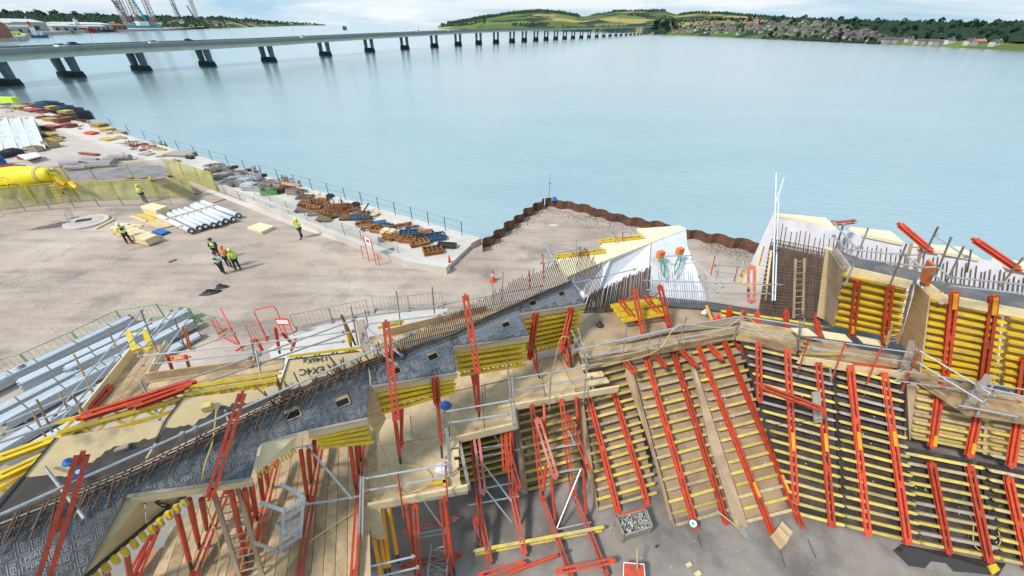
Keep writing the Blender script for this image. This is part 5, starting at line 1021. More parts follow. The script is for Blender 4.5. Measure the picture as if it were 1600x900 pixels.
for a, b, lb in [((1302, 390), (1326, 422), 'dark timber edge on the left side of the upper box'), ((1324, 422), (1422, 445), 'fresh timber edge along the front of the upper box'), ((1472, 466), (1690, 508), 'fresh timber edge above the orange capped walers'), ((1447, 448), (1476, 470), 'short pale board nailed at the beige corner')]:
    tag(MB().beam(G(*a, zt+.02), G(*b, zt+.02), .06, .22).build('edge_timber', M['grey_timber' if 'dark' in lb else 'fresh_timber']), lb, 'timber')
tag(MB().plate([G(1290, 388, zt), G(1300, 392, zt), G(1288, 500, 7.0), G(1276, 494, 7.0)], .1).build('ragged_board', M['fresh_timber']), 'rough pale timber strip standing at the left side of the upper box', 'timber')
# right concrete wall, cream toppings, starter bars
wt = [(1208, 334), (1300, 357), (1450, 388), (1600, 420), (1720, 446)]; zr = 8.6
t = thing('concrete_wall', G(1450, 388, 6), 'pale lilac concrete wall with starter bars at the river side', 'concrete wall')
for (a, b) in zip(wt, wt[1:]):
    A_, B_ = G(*a, zr), G(*b, zr); MB().plate([A_, B_, B_+V((-.5, -.6, -3.2)), A_+V((-.5, -.6, -3.2))], .35).build('wall_section', M['right_concrete'], t)
for i, tri in enumerate([[(1210, 333), (1248, 336), (1290, 340), (1308, 356)], [(1328, 354), (1392, 361), (1413, 379), (1350, 366)], [(1448, 381), (1503, 386), (1533, 404), (1480, 394)], [(1552, 402), (1620, 412), (1640, 428), (1580, 416)], [(1430, 378), (1452, 382), (1470, 392), (1440, 386)]]):
    MB().plate([G(x, y, zr+.06) for x, y in tri], .12, n=Z).build('top_form', M['cream_ply'], t)
mat('pole_silver', (.80, .82, .84), .4, .2, var=.05)
wtt = thing('starter_bars', G(1450, 400, 6), 'row of dark starter bars before the lilac river wall', 'rebar')
for k in range(58):
    x = 1216+k*7.4+random.uniform(-1, 1)
    for (a, b) in zip(wt, wt[1:]):
        if a[0] <= x <= b[0]: break
    A_, B_ = G(*a, zr), G(*b, zr); n = (B_-A_).cross(V((-.5, -.6, -3.2))).normalized(); n = n if n.dot(CP-A_) > 0 else -n
    y = interp(x, wt); MB().tube(GP(x-1, y+9+random.uniform(0, 12), A_, n, .07), GP(x-9, y+(86 if k > 9 else 66), A_, n, .16), .017, 4).build('bar', M['rebar_steel'], wtt)
# curved reinforcement mesh
TLm, TRm, BRm, BLm = G(1206, 374, 8.1), G(1297, 392, 8.4), G(1291, 500, 6.7), G(1186, 492, 6.5); nm_ = plane(TLm, TRm, BRm, BLm)
MB_ = MB().plate([p-nm_*.5 for p in (TLm, TRm, BRm, BLm)], .05); tag(MB_.build('back_form', M['black_film_dusty']), 'dark form sheet behind the reinforcement mesh', 'formwork')
mt_ = thing('rebar_mesh', (BRm+BLm)/2, 'dense brown reinforcement mesh with a wooden ladder in front', 'rebar')
for la in (0, 1):
    for i in range(24):
        u = i/23; bow = lambda v: nm_*(-.3*math.sin(A*v)*.6-.28*la)
        MB().path([lerp(lerp(TLm, TRm, u), lerp(BLm, BRm, u), v)+bow(v) for v in (0, .33, .66, 1)], .014, 4).build('vertical_bar', M['rebar_steel'], mt_)
        MB().path([lerp(lerp(TLm, BLm, u), lerp(TRm, BRm, u), v)+bow(u)+nm_*.03 for v in (0, .5, 1)], .013, 4).build('horizontal_bar', M['rebar_steel'], mt_)
# finished white wall in the middle
W = lambda x, y, z: G(x, y, z)
zt2 = 7.4
t = thing('concrete_wall', G(1050, 470, 6), 'finished white wall with cream folded tops and green straps', 'concrete wall')
MB().plate([W(1019, 379, zt2), W(1072, 359, zt2), W(1074, 385, 7.0), W(1106, 470, 6.1), W(1012, 474, 6.1)], .25).build('wall_face', M['white_concrete'], t)
MB().plate([W(957, 403, zt2), W(1017, 380, zt2), W(1010, 474, 6.1), W(905, 482, 6.1), W(925, 420, 7.2)], .25).build('wall_face', M['white_concrete'], t)
MB().plate([W(887, 432, zt2), W(955, 404, zt2), W(925, 480, 6.1), W(895, 470, 6.3)], .25).build('wall_face', M['white_concrete'], t)
for tri in ([(995, 357), (1040, 354), (1062, 352), (1073, 358), (1019, 378)], [(937, 381), (1012, 373), (1018, 379), (957, 403)], [(867, 405), (950, 396), (956, 403), (887, 432)]):
    MB().plate([W(x, y, zt2+.03) for x, y in tri], .12, n=Z).build('top_form', M['cream_ply'], t)
for (a, b, c_, d_) in ([(995, 357), (1019, 378), (1017, 381), (996, 374)], [(937, 381), (957, 403), (956, 407), (938, 396)], [(867, 405), (887, 432), (886, 437), (869, 420)]):
    MB().plate([W(*a, zt2+.02), W(*b, zt2+.02), W(*c_, zt2-.15), W(*d_, zt2-.5)], .03).build('side_form', M['pale_plywood'], t)
for (a, b) in (((937, 379), (1004, 372)), ((868, 403), (945, 394))):
    girder(MB(), W(*a, zt2+.06), W(*b, zt2+.06), V((0, -1, 0)), True).build('girder', M['yellow_paint'], t)
for x0, y0, x1, y1 in ((1033, 398, 1036, 430), (1063, 393, 1052, 426)):
    a, b = G(x0, y0, 7.3)+V((0, -.15, 0)), G(x1, y1, 6.8)+V((0, -.15, 0))
    tag(MB().path([a, lerp(a, b, .5)+V((.08, 0, -.05)), b, lerp(a, b, .6)+V((-.1, 0, .02)), a+V((-.06, 0, 0))], .03, 5).build('strap', M['green_strap']), 'green strap hanging %s on the finished white wall' % ('left' if x0 < 1050 else 'right'), 'strap')
    tag(MB().box(G(x0-2, y0-2, 7.3)+V((0, -.1, 0)), .28, .2, .3, .4).build('clamp', M['orange_steel']), 'orange clamp block holding the %s green strap' % ('left' if x0 < 1050 else 'right'), 'clamp')
tag(MB().tube(G(1036, 398, 7.3)+V((0, -.12, 0)), G(1080, 397, 7.2)+V((0, -.12, 0)), .024).build('tube', M['galvanised']), 'short horizontal tube between the two orange clamps', 'tube')
sb = thing('starter_bars', G(960, 480, 6.4), 'dense fan of starter bars before the finished white wall', 'rebar')
for k in range(72):
    u = k/71; x = 908+u*106; yb_ = 484-u*8; yt_ = interp(x, [(908, 462), (930, 446), (958, 436), (985, 423), (1014, 412)])+random.uniform(-3, 3)
    a = G(x-4, yb_, 6.4)+V((0, -.25, 0)); b = G(x+4*(1-u), yt_, 6.4+interp(u, [(0, .5), (1, 1.1)]))+V((0, -.25, 0)); MB().tube(a, b, .015, 4).build('bar', M['rebar_steel'], sb)
sb = thing('starter_bars', G(1060, 470, 6.4), 'sparse starter bars right of the wall joint below the straps', 'rebar')
for k in range(26):
    x = 1016+k*3.5; yt_ = 432+random.uniform(-14, 10); a = G(x, 470, 6.4)+V((0, -.25, 0)); b = G(x-4, yt_, 7.0)+V((0, -.25, 0)); MB().tube(a, b, .013, 4).build('bar', M['dull_galvanised'], sb)
# middle working platform
tag(MB().plate(pl([(890, 500), (1000, 470), (1090, 480), (1160, 492), (1300, 508), (1300, 530), (1160, 512), (900, 548)], 6.35), .05, n=Z).build('work_platform', M['brown_plywood']), 'light brown plywood platform between gray forms and walkway', 'platform')
tag(MB().plate(pl([(1010, 462), (1100, 470), (1200, 486), (1305, 505), (1305, 512), (1200, 497), (1100, 482), (1000, 475)], 6.45), .06, n=Z).build('film_strip', M['black_film']), 'narrow curved strip of dark film faced board before the white wall', 'formwork')
t = thing('girder_row', G(1200, 500, 6.5), 'curved double row of yellow girders along the dark strip', 'girders')
for k in range(3):
    for a, b in (((1128, 486), (1205, 497)), ((1208, 497), (1296, 512))): girder(MB(), G(a[0], a[1]+k*7, 6.5-.15*k), G(b[0], b[1]+k*7, 6.5-.15*k), V((0, -.6, .8))).build('girder', M['yellow_paint'], t)
for x0, y0, x1, y1 in ((1140, 482, 1138, 496), (1162, 484, 1161, 500), (1183, 488, 1182, 512), (1228, 486, 1229, 518), (1275, 492, 1280, 527)): waler(t, G(x0, y0, 6.85), G(x1, y1, 6.5), V((0, -.8, .6)), w_=.15)
t = thing('girder_stack', G(1000, 490, 6.6), 'small stack of four yellow girders with raking red props', 'girders')
for a, b in (((956, 480), (1028, 469)), ((961, 487), (1036, 475)), ((966, 494), (1043, 484)), ((973, 502), (1048, 490))): girder(MB(), G(*a, 6.75), G(*b, 6.75), V((0, -1, .3)).normalized(), True).build('girder', M['yellow_paint'], t)
for x0, y0, z0, x1, y1 in ((969, 470, 7.2, 997, 505), (991, 452, 7.8, 1007, 527), (1008, 464, 7.2, 1040, 499), (1031, 447, 7.9, 1047, 513)): waler(t, G(x0, y0, z0), G(x1, y1, 6.5), V((0, -1, .3)), w_=.17)
for a, b in (((974, 474), (991, 461)), ((1014, 470), (1031, 456))): MB().tube(G(*a, 7.2), G(*b, 7.5), .03).build('strut', M['red_steel'], t)
# small clutter on the platform
for x, y, mm, lb in [(1108, 492, 'blue_plastic', 'blue bag lying on the middle platform'), (1101, 489, 'white_tarp', 'white bag next to the blue bag'), (1120, 497, 'red_plastic', 'red bag right of the blue bag'), (937, 508, 'dark_tarp', 'black tool bag on the left of the middle platform')]: heap('bag', x, y, .14, .12, .18, M[mm], lb, 'bag', z=6.42)
tag(MB().tube(G(1104, 478, 6.6), G(1114, 505, 6.5), .05).build('amber_prop', M['amber_steel']), 'amber strut lying beside the girder stack', 'prop')
# walkway
def boards(name, pts, z, m, label, width=.225, th=.05, dirpx=None, cat='timber deck', zf=None, gap=.012):
    q = [G(x, y, z) for x, y in pts]; c = sum(q, V((0, 0, 0)))/len(q); t = thing(name, c, label, cat)
    if dirpx: d = G(*dirpx[1], z)-G(*dirpx[0], z)
    else: d = q[1]-q[0]
    d.z = 0; d.normalize(); n = V((-d.y, d.x, 0)); s = [p.dot(n) for p in q]; k = int((max(s)-min(s))/width)+1
    for i in range(k):
        v = min(s)+(i+.5)*width
        if v > max(s): break
        cr = []
        for a, b in zip(q, q[1:]+q[:1]):
            A1_, B1_ = a.dot(n)-v, b.dot(n)-v
            if A1_*B1_ < 0: cr.append(lerp(a, b, A1_/(A1_-B1_)).dot(d))
        cr.sort()
        for a, b in zip(cr[::2], cr[1::2]):
            x0 = a+random.uniform(-.03, .03)
            while x0 < b-.1:
                x1 = min(b+random.uniform(-.05, .05), x0+random.uniform(2.2, 3.9)); P_ = lambda u: V((0, 0, z+random.uniform(-.004, .004)))+d*u+n*v
                MB().beam(P_(x0), P_(x1-.008), width-gap, th).build('board', M[m], t); x0 = x1
    return t
boards('walkway', [(905, 560), (1150, 530), (1160, 500), (1120, 505), (905, 540)], 6.45, 'timber', 'scaffold walkway boards above the leaning panels')
boards('walkway', [(1148, 531), (1250, 548), (1272, 522), (1160, 499)], 6.6, 'timber', 'walkway boards at the bend above the leaning panels')
boards('walkway', [(1250, 560), (1418, 588), (1412, 560), (1300, 535), (1262, 532)], 6.95, 'timber', 'walkway boards with four red guard posts')
boards('walkway', [(1418, 585), (1515, 640), (1620, 655), (1620, 622), (1530, 606), (1440, 580)], 7.15, 'timber', 'walkway boards turning down to the right border')
FT = lambda a, b, za, zb_, h, lb, m='timber': tag(MB().beam(G(*a, za), G(*b, zb_), .05, h).build('fascia_board', M[m]), lb, 'board')
FT((915, 570), (1152, 524), 6.45, 6.5, .28, 'fascia board along the walkway above the leaning panels'); FT((1150, 524), (1246, 548), 6.6, 6.7, .3, 'fascia board at the bend of the walkway'); FT((1248, 562), (1419, 588), 6.95, 6.95, .28, 'fascia board below the red guard posts', 'fresh_timber'); FT((1416, 578), (1520, 645), 7.15, 7.15, .3, 'fascia board on the walkway turning down right'); FT((1515, 642), (1640, 662), 7.15, 7.15, .3, 'fascia board at the right border walkway')
for pts, z, lb in [([(1236, 512), (1262, 513), (1278, 525), (1248, 524)], 6.95, 'pale plywood piece behind the walkway bend'), ([(1285, 517), (1320, 522), (1332, 534), (1290, 528)], 7.05, 'plywood offcut below the upper box'), ([(1338, 524), (1372, 530), (1388, 542), (1350, 536)], 7.1, 'plywood offcut under the second red waler')]: tag(MB().plate(pl(pts, z), .03, n=Z).build('plywood_offcut', M['pale_plywood']), lb, 'plywood')
mb = MB(); tp = [(985, 533), (1040, 520), (1120, 512), (1168, 500), (1150, 494), (1090, 506), (1010, 522), (950, 535)]
mb.plate([G(x, y, 6.62+.1*math.sin(i*2.1)) for i, (x, y) in enumerate(tp)], .03, n=Z); tag(mb.build('tarpaulin', M['tarp_brown']), 'brown tarpaulin spread over the walkway behind the rails', 'tarpaulin')
wj = thing('bracket_ends', G(1100, 545, 6.3), 'short red walers sticking out below the walkway', 'steel beams')
for x0, y0, x1, y1 in ((972, 560, 992, 583), (1018, 547, 1039, 573), (1062, 545, 1088, 572), (1103, 535, 1127, 560), (1148, 531, 1169, 556)): waler(wj, G(x0, y0, 6.3), G(x1, y1, 6.25), V((0, -.5, .8)), w_=.16)
# ------------------------------------------------------------ the gray sloping forms
pA, pB, pC = G(60, 800, 9.4), G(900, 455, 7.9), G(712, 581, 8.15)
pn = (pB-pA).cross(pC-pA).normalized(); pn = pn if pn.z > 0 else -pn
def PLp(x, y, off=0.0): return GP(x, y, pA, pn, off)
print('plane normal', pn, [round(PLp(*q).z, 2) for q in ((0, 787), (90, 680), (285, 620), (450, 560), (560, 548), (130, 900), (395, 740), (712, 581), (825, 524), (915, 473), (893, 439))])
def inpoly(p, poly):
    c = False; j = len(poly)-1
    for i in range(len(poly)):
        if (poly[i][1] > p[1]) != (poly[j][1] > p[1]) and p[0] < (poly[j][0]-poly[i][0])*(p[1]-poly[i][1])/(poly[j][1]-poly[i][1])+poly[i][0]: c = not c
        j = i
    return c
gx = (PLp(712, 545)-PLp(200, 760)).normalized(); gy = pn.cross(gx)
def logos(poly_px, parent, off=.0125):
    W_ = [PLp(*q) for q in poly_px]; P2 = [((p-pA).dot(gx), (p-pA).dot(gy)) for p in W_]; mb = MB()
    big = poly_px[0][0] < 450; tsz, hw, hh2, lw, s = (.08, .106, .05, .009, .232) if big else (.068, .098, .044, .010, .2)
    vs, ts, wd, ht = text_tris('PERI', tsz); fb = MB()
    x0, x1 = min(p[0] for p in P2), max(p[0] for p in P2); y0, y1 = min(p[1] for p in P2), max(p[1] for p in P2)
    for r_ in range(int(y0/s)-1, int(y1/s)+2):
        for c_ in range(int(x0/s)-1, int(x1/s)+2):
            for k in (-1, 1):
                ro = (r_+c_) % 2; cx, cy = (c_+.5)*s, (r_+.5)*s
                T = (lambda a, b: (cx+a, cy+b+k*s/4)) if ro == 0 else (lambda a, b: (cx-b-k*s/4, cy+a))
                cin = [inpoly(T(a, b), P2) for a, b in ((-hw, -hh2), (hw, -hh2), (hw, hh2), (-hw, hh2))]
                if not any(cin): continue
                L3 = lambda q, o=off: pA+gx*q[0]+gy*q[1]+pn*o
                if not big and all(cin): fb.add([L3(T(*q), off-.0015) for q in ((-hw, -hh2), (hw, -hh2), (hw, hh2), (-hw, hh2))], [(0, 1, 2, 3)])
                vin = [all(cin) or inpoly(T(a-wd/2, b-ht/2), P2) for a, b in vs]; mb.add([L3(T(a-wd/2, b-ht/2)) for a, b in vs], [t3 for t3 in ts if all(vin[q] for q in t3)])
                for (a0, b0, a1, b1) in ((-hw, -hh2, -hw+lw, hh2), (-hw, hh2-lw, hw*.85, hh2), (-hw, -hh2, -hw*.2, -hh2+lw), (hw-lw, -hh2, hw, hh2*.4)):
                    if all(cin) or all(inpoly(T(*q), P2) for q in ((a0, b0), (a1, b0), (a1, b1), (a0, b1))): mb.add([L3(T(*q)) for q in ((a0, b0), (a1, b0), (a1, b1), (a0, b1))], [(0, 1, 2, 3)])
    if mb.v: mb.build('printed_marks', M['logo_grey' if big else 'logo_bright'], parent)
    if fb.v: fb.build('printed_ground', M['film_print'], parent)
def gray(poly, label, holes=(), edge=(), tilt=0.0):
    pts = [PLp(*q) for q in poly]; c = sum(pts, V((0, 0, 0)))/len(pts); t = thing('inclined_form', c, label, 'formwork')
    MB().plate([p+pn*.008 for p in pts], .021).build('sheet', M['black_film'], t); logos(poly, t)
    for a, b in edge:
        MB().beam(PLp(*a)-Z*.10, PLp(*b)-Z*.10, .05, .16).build('edge_board', M['plywood'], t); MB().beam(PLp(*a)+pn*.012, PLp(*b)+pn*.012, .05, .012, up=pn).build('edge_strip', M['grey_timber'], t)
    for x, y in holes:
        p = PLp(x, y); s = .12; q = [p+gx*a*s+gy*b*s*.8+pn*.013 for a, b in ((-1, -1), (1, -1), (1, 1), (-1, 1))]; MB().plate(q, .002, n=pn).build('opening', M['hole_black'], t)
        MB().beam(q[0], q[1], .02, .03, up=pn).beam(q[1], q[2], .02, .03, up=pn).beam(q[2]-gy*.03, q[3]-gy*.03, .06, .006, up=pn).build('opening_frame', M['timber'], t)
    return t
gA = gray([(-130, 900), (-60, 860), (0, 822), (100, 782), (200, 742), (260, 715), (199, 773), (130, 900), (95, 960), (-130, 1100)], 'nearest gray film faced form with printed marks at the lower left corner')
gB = gray([(260, 715), (300, 693), (350, 668), (400, 645), (403, 700), (392, 746), (199, 773)], 'gray printed form with a red waler standing across it', edge=[((199, 775), (392, 748))])
gC = gray([(400, 645), (460, 619), (520, 592), (575, 568), (578, 602), (573, 652), (480, 672), (412, 690), (403, 700)], 'gray printed form with two tie holes near the yellow hose', holes=[(457, 646), (535, 627)], edge=[((480, 674), (573, 654))])
gD = gray([(575, 568), (650, 541), (705, 522), (708, 540), (713, 581), (582, 602)], 'gray printed form with one tie hole, third from the far end', holes=[(676, 556), (617, 579)], edge=[((582, 604), (713, 583))])
gE = gray([(705, 522), (760, 496), (814, 472), (812, 488), (826, 524), (708, 541)], 'gray printed form with one tie hole, second from the far end', holes=[(790, 506)], edge=[((708, 543), (826, 526))])
gF = gray([(814, 472), (820, 469), (893, 439), (915, 473), (812, 489)], 'farthest gray printed form with two tie holes', holes=[(832, 473), (877, 458)], edge=[((812, 491), (915, 475))])
def face(parent_label, a, b, hl, hr, n_, walers, gm='yellow_paint', sheet='pale_plywood', inset=0.0, lift=.2):
    TL, TR = PLp(*a)-Z*lift, PLp(*b)-Z*lift; return panel([TL, TR, TR-Z*hr, TL-Z*hl], n_, walers, sheet, parent_label, gm=gm, woff=.07, web=True, back=.26)
face('stack of yellow girders under the farthest gray form', (818, 491), (914, 476), 1.55, 1.5, 8, [(838, 490, 828, 560), (893, 482, 877, 572)])
face('yellow girders under the second gray form from the far end', (712, 541), (824, 525), .95, 1.05, 5, [])
face('tapering yellow girders under the third gray form from the far end', (585, 603), (711, 583), .8, .5, 4, [(680, 592, 683, 630)])
face('yellow girders beneath the gray form with two tie holes', (486, 672), (573, 653), .4, .7, 4, [])
for q, lb in (([(578, 604), (584, 602)], 'beige side panel closing the yellow girders beside the hose'),):
    T1, T2 = PLp(572, 602)-Z*.05, PLp(583, 603)-Z*.05; tag(MB().plate([T1, T2, G(603, 655, 7.4), G(590, 680, 7.0), G(572, 655, 7.6)], .03).build('side_panel', M['plywood']), lb, 'plywood panel')
# beige triangular faces with girder ends
def endrow(parent, a, b, n_, ln=.42, dirv=None):
    w_ = (b-a).length/n_*.5; ln *= .45
    for i in range(n_):
        p = lerp(a, b, (i+.5)/n_); d = dirv.normalized(); o = MB().beam(p, p+d*ln, w_, .06).build('girder_end', M['yellow_paint'], parent); MB().beam(p+d*ln, p+d*(ln+.02), w_, .06).build('end_cap', M['galvanised'], o)
t = thing('triangular_form', PLp(230, 790), 'beige triangular form panel with handwritten number at the lower left', 'formwork')
def PD(x, y, dz): p = PLp(x, y); return GP(x, y, p-Z*dz, Z)
MB().plate([PD(199, 778, .06), PD(224, 775, .06), PD(228, 818, .45), PD(131, 899, .12)], .03).build('sheet', M['plywood'], t)
MB().plate([PD(226, 775, .06), PD(292, 766, .06), PD(276, 784, .3), PD(229, 816, .45)], .03).build('sheet', M['plywood'], t)
MB().beam(PD(133, 902, .14), PD(229, 821, .46), .04, .05).beam(PD(229, 821, .46), PD(292, 772, .1), .04, .05).build('edge_strip', M['dark_steel'], t)
endrow(t, PD(138, 902, .2), PD(292, 774, .15), 11, .3, G(160, 915, 9.0)-G(148, 900, 9.2))
mb = MB(); o_ = PD(240, 788, .25); xa = (G(252, 786, o_.z)-o_); ya = (PD(241, 779, .12)-o_); put_text(mb, '26', .42, o_, xa, ya, .01); mb.build('handwriting', M['ink'], t)
t = thing('triangular_form', PLp(430, 700), 'small beige triangular form panel right of the standing waler', 'formwork')
MB().plate([PD(401, 738, .3), PD(411, 692, .05), PD(464, 680, .05), PD(460, 698, .3)], .03).build('sheet', M['pale_plywood'], t)
endrow(t, PD(400, 742, .35), PD(462, 700, .35), 12, .2, G(440, 735, 8)-G(432, 722, 8.3))
# upper stained panels
def upper(poly, label, text=None, stain=None, lowr=()):
    pts = [PLp(*q) for q in poly]; t = thing('stained_form', sum(pts, V((0, 0, 0)))/len(pts), label, 'formwork'); MB().plate([p+pn*.01 for p in pts], .03).build('sheet', M['stained_plywood'], t)
    MB().path([p+pn*.02 for p in pts[:3]], .014, 4).build('seam', M['dark_steel'], t)
    if stain:
        st = []
        for (x0, y0), (x1, y1) in zip(stain, stain[1:]):
            for k in range(9): st.append((x0+(x1-x0)*k/9+random.uniform(-2, 2), y0+(y1-y0)*k/9+random.uniform(-3, 3)))
        st.append(stain[-1]); MB().plate([PLp(*q, .014) for q in st+lowr], .002, n=pn).build('stain', M['stain_black'], t)
    if text:
        for s, sz, x, y, dx, dy in text:
            mb = MB(); o = PLp(x, y, .01); put_text(mb, s, sz, o, PLp(x+dx[0], y+dx[1])-PLp(x, y), PLp(x+dy[0], y+dy[1])-PLp(x, y), .012)
            mb.build('handwriting', M['ink'], t)
    return t
upper([(-60, 850), (0, 790), (88, 684), (255, 657), (240, 692), (220, 725), (100, 774), (0, 815), (-60, 845)], 'stained beige and black form panel at the left border', stain=[(30, 745), (110, 742), (170, 702), (250, 680)], lowr=[(240, 694), (222, 724), (100, 773), (0, 814), (-30, 830), (0, 778)])
upper([(243, 692), (259, 657), (286, 622), (434, 606), (437, 618), (400, 638), (300, 685), (226, 722)], 'stained form panel with a yellow tape measure on it', stain=[(258, 668), (300, 664), (345, 636), (400, 627), (436, 612)], lowr=[(436, 618), (400, 637), (300, 684), (229, 719), (244, 692)])
upper([(436, 608), (451, 562), (561, 549), (600, 556), (575, 566), (520, 590), (440, 626)], 'beige form panel with upside down handwriting near the scaffold post', [('1346Kg', .15, 492, 563, (-40, 5.5), (-6, 14)), ('EX4C', .19, 487, 580, (-40, 5.5), (-6, 14))], stain=[(438, 612), (480, 600), (530, 578), (598, 558)], lowr=[(597, 559), (575, 565), (520, 589), (440, 624)])
tag(MB().box(PLp(326, 639)+Z*.06, .14, .12, .1, .5).build('tape_measure', M['hose_yellow']), 'small black and yellow tape measure on the stained form', 'tape measure')
tag(MB().box(PLp(192, 702)+Z*.03, .16, .08, .04, .5).build('glove', M['grey_timber']), 'dusty glove lying on the leftmost stained form', 'glove')
# yellow girders and red walers along the outer edge
def pg(name, a, b, dz, label, m='yellow_paint', n_=1, step=.18, kind='g'):
    t = thing(name, PLp(*a), label, 'girders' if kind == 'g' else 'steel beam')
    for k in range(n_):
        A_, B_ = PLp(*a)+Z*(dz-.0)+pn.cross(gx)*step*k, PLp(*b)+Z*dz+pn.cross(gx)*step*k
        if kind == 'g': girder(MB(), A_, B_, CU, True).build('girder', M[m], t)
        else: waler(t, A_, B_, V((0, -.4, .9)), m, w_=.12)
    return t
pg('edge_girder', (92, 671), (286, 618), -.05, 'yellow lattice girders stepped along the leftmost stained form', n_=2, step=.15); pg('edge_girder', (288, 615), (440, 592), .0, 'yellow lattice girder on the edge of the middle stained form', n_=2, step=.12); pg('edge_girder', (452, 557), (562, 543), .0, 'yellow lattice girder behind the handwritten form', n_=1)
pg('edge_waler', (128, 652), (300, 598), .0, 'long orange red waler along the yellow edge girders', kind='w', m='red_steel'); pg('edge_waler', (216, 642), (292, 614), .12, 'short orange red waler above the yellow edge girders', kind='w', m='red_steel'); pg('edge_waler', (-20, 745), (62, 708), -.1, 'red waler at the left border beside the stained form', kind='w'); pg('edge_waler', (-20, 715), (78, 680), -.1, 'upper red waler at the left border', kind='w'); pg('edge_girder', (-30, 770), (52, 722), -.1, 'yellow girders at the left border below the red walers', n_=2, step=-.15)
# standing walers across the forms
def sw(x0, y0, x1, y1, o0, o1, label, w_=.15, m='red_steel'):
    a, b = PLp(x0, y0, o0), PLp(x1, y1, o1); t = thing('standing_waler', b, label, 'steel beam'); d = (b-a).normalized(); n = (CP-a); n = (n-d*n.dot(d)).normalized(); waler(t, a, b, n, m, 'channels', w_=w_, step=.7); return t
sw(128, 712, 60, 930, .9, .25, 'large red double waler standing at the lower left corner', .15); sw(378, 616, 328, 776, .8, .05, 'red double waler leaning across the second nearest gray form', .125)
sw(603, 503, 619, 656, .9, .1, 'red double waler standing before the side panel with the hose', .15); sw(727, 462, 746, 580, 1.0, .1, 'tall red double waler standing where the third and second forms meet', .16)
# reinforcement lying on the forms
t = thing('rebar_mat', PLp(250, 720), 'long rusty reinforcement bars tied along the top of the nearest gray forms', 'rebar')
RLp = [(-60, 842), (0, 815), (100, 777), (200, 737), (300, 690), (400, 642), (460, 617), (520, 590), (575, 566), (620, 550)]
for k, dy in enumerate((-8, 0, 6, 14, 22)): MB().path([PLp(x, y+dy*(1-x/900), .07+.03*(k % 2)) for x, y in RLp], .013, 5).build('long_bar', M['rebar_steel'], t)
for k in range(46):
    u = (k+random.uniform(-.3, .3))/45; x = u*610; y = interp(x, RLp); s = interp(x, [(0, 1), (600, .55)])
    a = PLp(x+random.uniform(4, 14)*s, y-10*s, .14); b = PLp(x-random.uniform(2, 26)*s, y+random.uniform(30, 62)*s, .09); MB().tube(a, b, .012, 5).build('cross_bar', M['rebar_steel'], t)
t = thing('rebar_mat', PLp(500, 590), 'tangle of short bars bristling above the form with two tie holes', 'rebar')
for k in range(60):
    x = random.uniform(430, 640); y = interp(x, RLp)+random.uniform(-1, 16); a = PLp(x, y, .05); MB().tube(a, a+V((random.uniform(-.3, .15), random.uniform(-.15, .25), random.uniform(.15, .5))), .012, 4).build('bar', M['rebar_steel'], t)
t = thing('starter_bars', PLp(800, 480), 'long comb of rusty starter bars along the far gray forms', 'rebar')
for k in range(84):
    u = k/83; x = 620+u*273; y = interp(x, [(620, 553), (705, 520), (760, 495), (814, 471), (893, 438)]); L_ = interp(x, [(620, .45), (700, .6), (800, .95), (893, 1.25)])*random.uniform(.85, 1.1); a = PLp(x, y, .0); MB().tube(a, a+V((.2*L_, .2*L_, .85*L_)), .014, 4).build('bar', M['rebar_steel'], t)
t = thing('starter_bars', PLp(905, 455), 'short comb of tall bars between the farthest gray form and the white wall', 'rebar')
for k in range(20):
    u = k/19; a = PLp(897+u*34, 443+u*30, -.3); MB().tube(a, a+V((.12, .3, random.uniform(1.1, 1.4))), .013, 4).build('bar', M['rebar_steel'], t)
mb = MB()
for dy in (0, 3, 7): mb = MB().path([PLp(x, y+dy, .06) for x, y in ((620, 551), (705, 520), (760, 495), (814, 471), (893, 438))], .015, 5); mb.build('long_bar', M['rebar_steel'], t)
# ------------------------------------------------------------ decks
boards('timber_deck', [(170, 950), (215, 895), (262, 840), (300, 795), (395, 738), (465, 685), (585, 655), (588, 700), (574, 790), (578, 960)], 6.0, 'timber', 'large plank deck below the gray forms', dirpx=((499, 900), (510, 720)))
def ply_deck(pts, z, label, parts):
    q = pl(pts, z); t = thing('plywood_deck', sum(q, V((0, 0, 0)))/len(q), label, 'deck')
    for p in parts: MB().plate(pl(p, z+random.uniform(.0, .006)), .03, n=Z).build('sheet', M['deck_ply'], t)
    for a, b in zip(q, q[1:]): MB().beam(lerp(a, b, .02)-Z*.12, lerp(a, b, .98)-Z*.12, .08, .14).build('joist', M['grey_timber'], t)
ply_deck([(576, 790), (733, 762), (718, 690), (700, 640)], 6.0, 'plywood deck with the coiled yellow hose', [[(577, 700), (624, 692), (628, 780), (575, 789)], [(625, 692), (700, 680), (722, 762), (629, 780)], [(580, 660), (640, 648), (645, 688), (579, 699)], [(641, 648), (705, 636), (700, 679), (646, 688)]])
ply_deck([(700, 688), (808, 663), (800, 600), (705, 620)], 6.0, 'plywood deck behind the middle guard rail', [[(600, 640), (700, 615), (704, 636), (600, 657)], [(701, 614), (752, 603), (757, 674), (703, 686)], [(753, 603), (800, 593), (808, 661), (758, 673)], [(600, 612), (700, 584), (702, 613), (600, 638)], [(702, 583), (760, 566), (800, 560), (801, 591), (703, 612)]])
ply_deck([(780, 636), (930, 612), (905, 548), (812, 565)], 6.0, 'plywood deck below the farthest yellow girders', [[(797, 570), (842, 562), (852, 622), (800, 632)], [(843, 562), (872, 556), (900, 613), (853, 621)], [(873, 556), (900, 551), (922, 608), (901, 612)]])
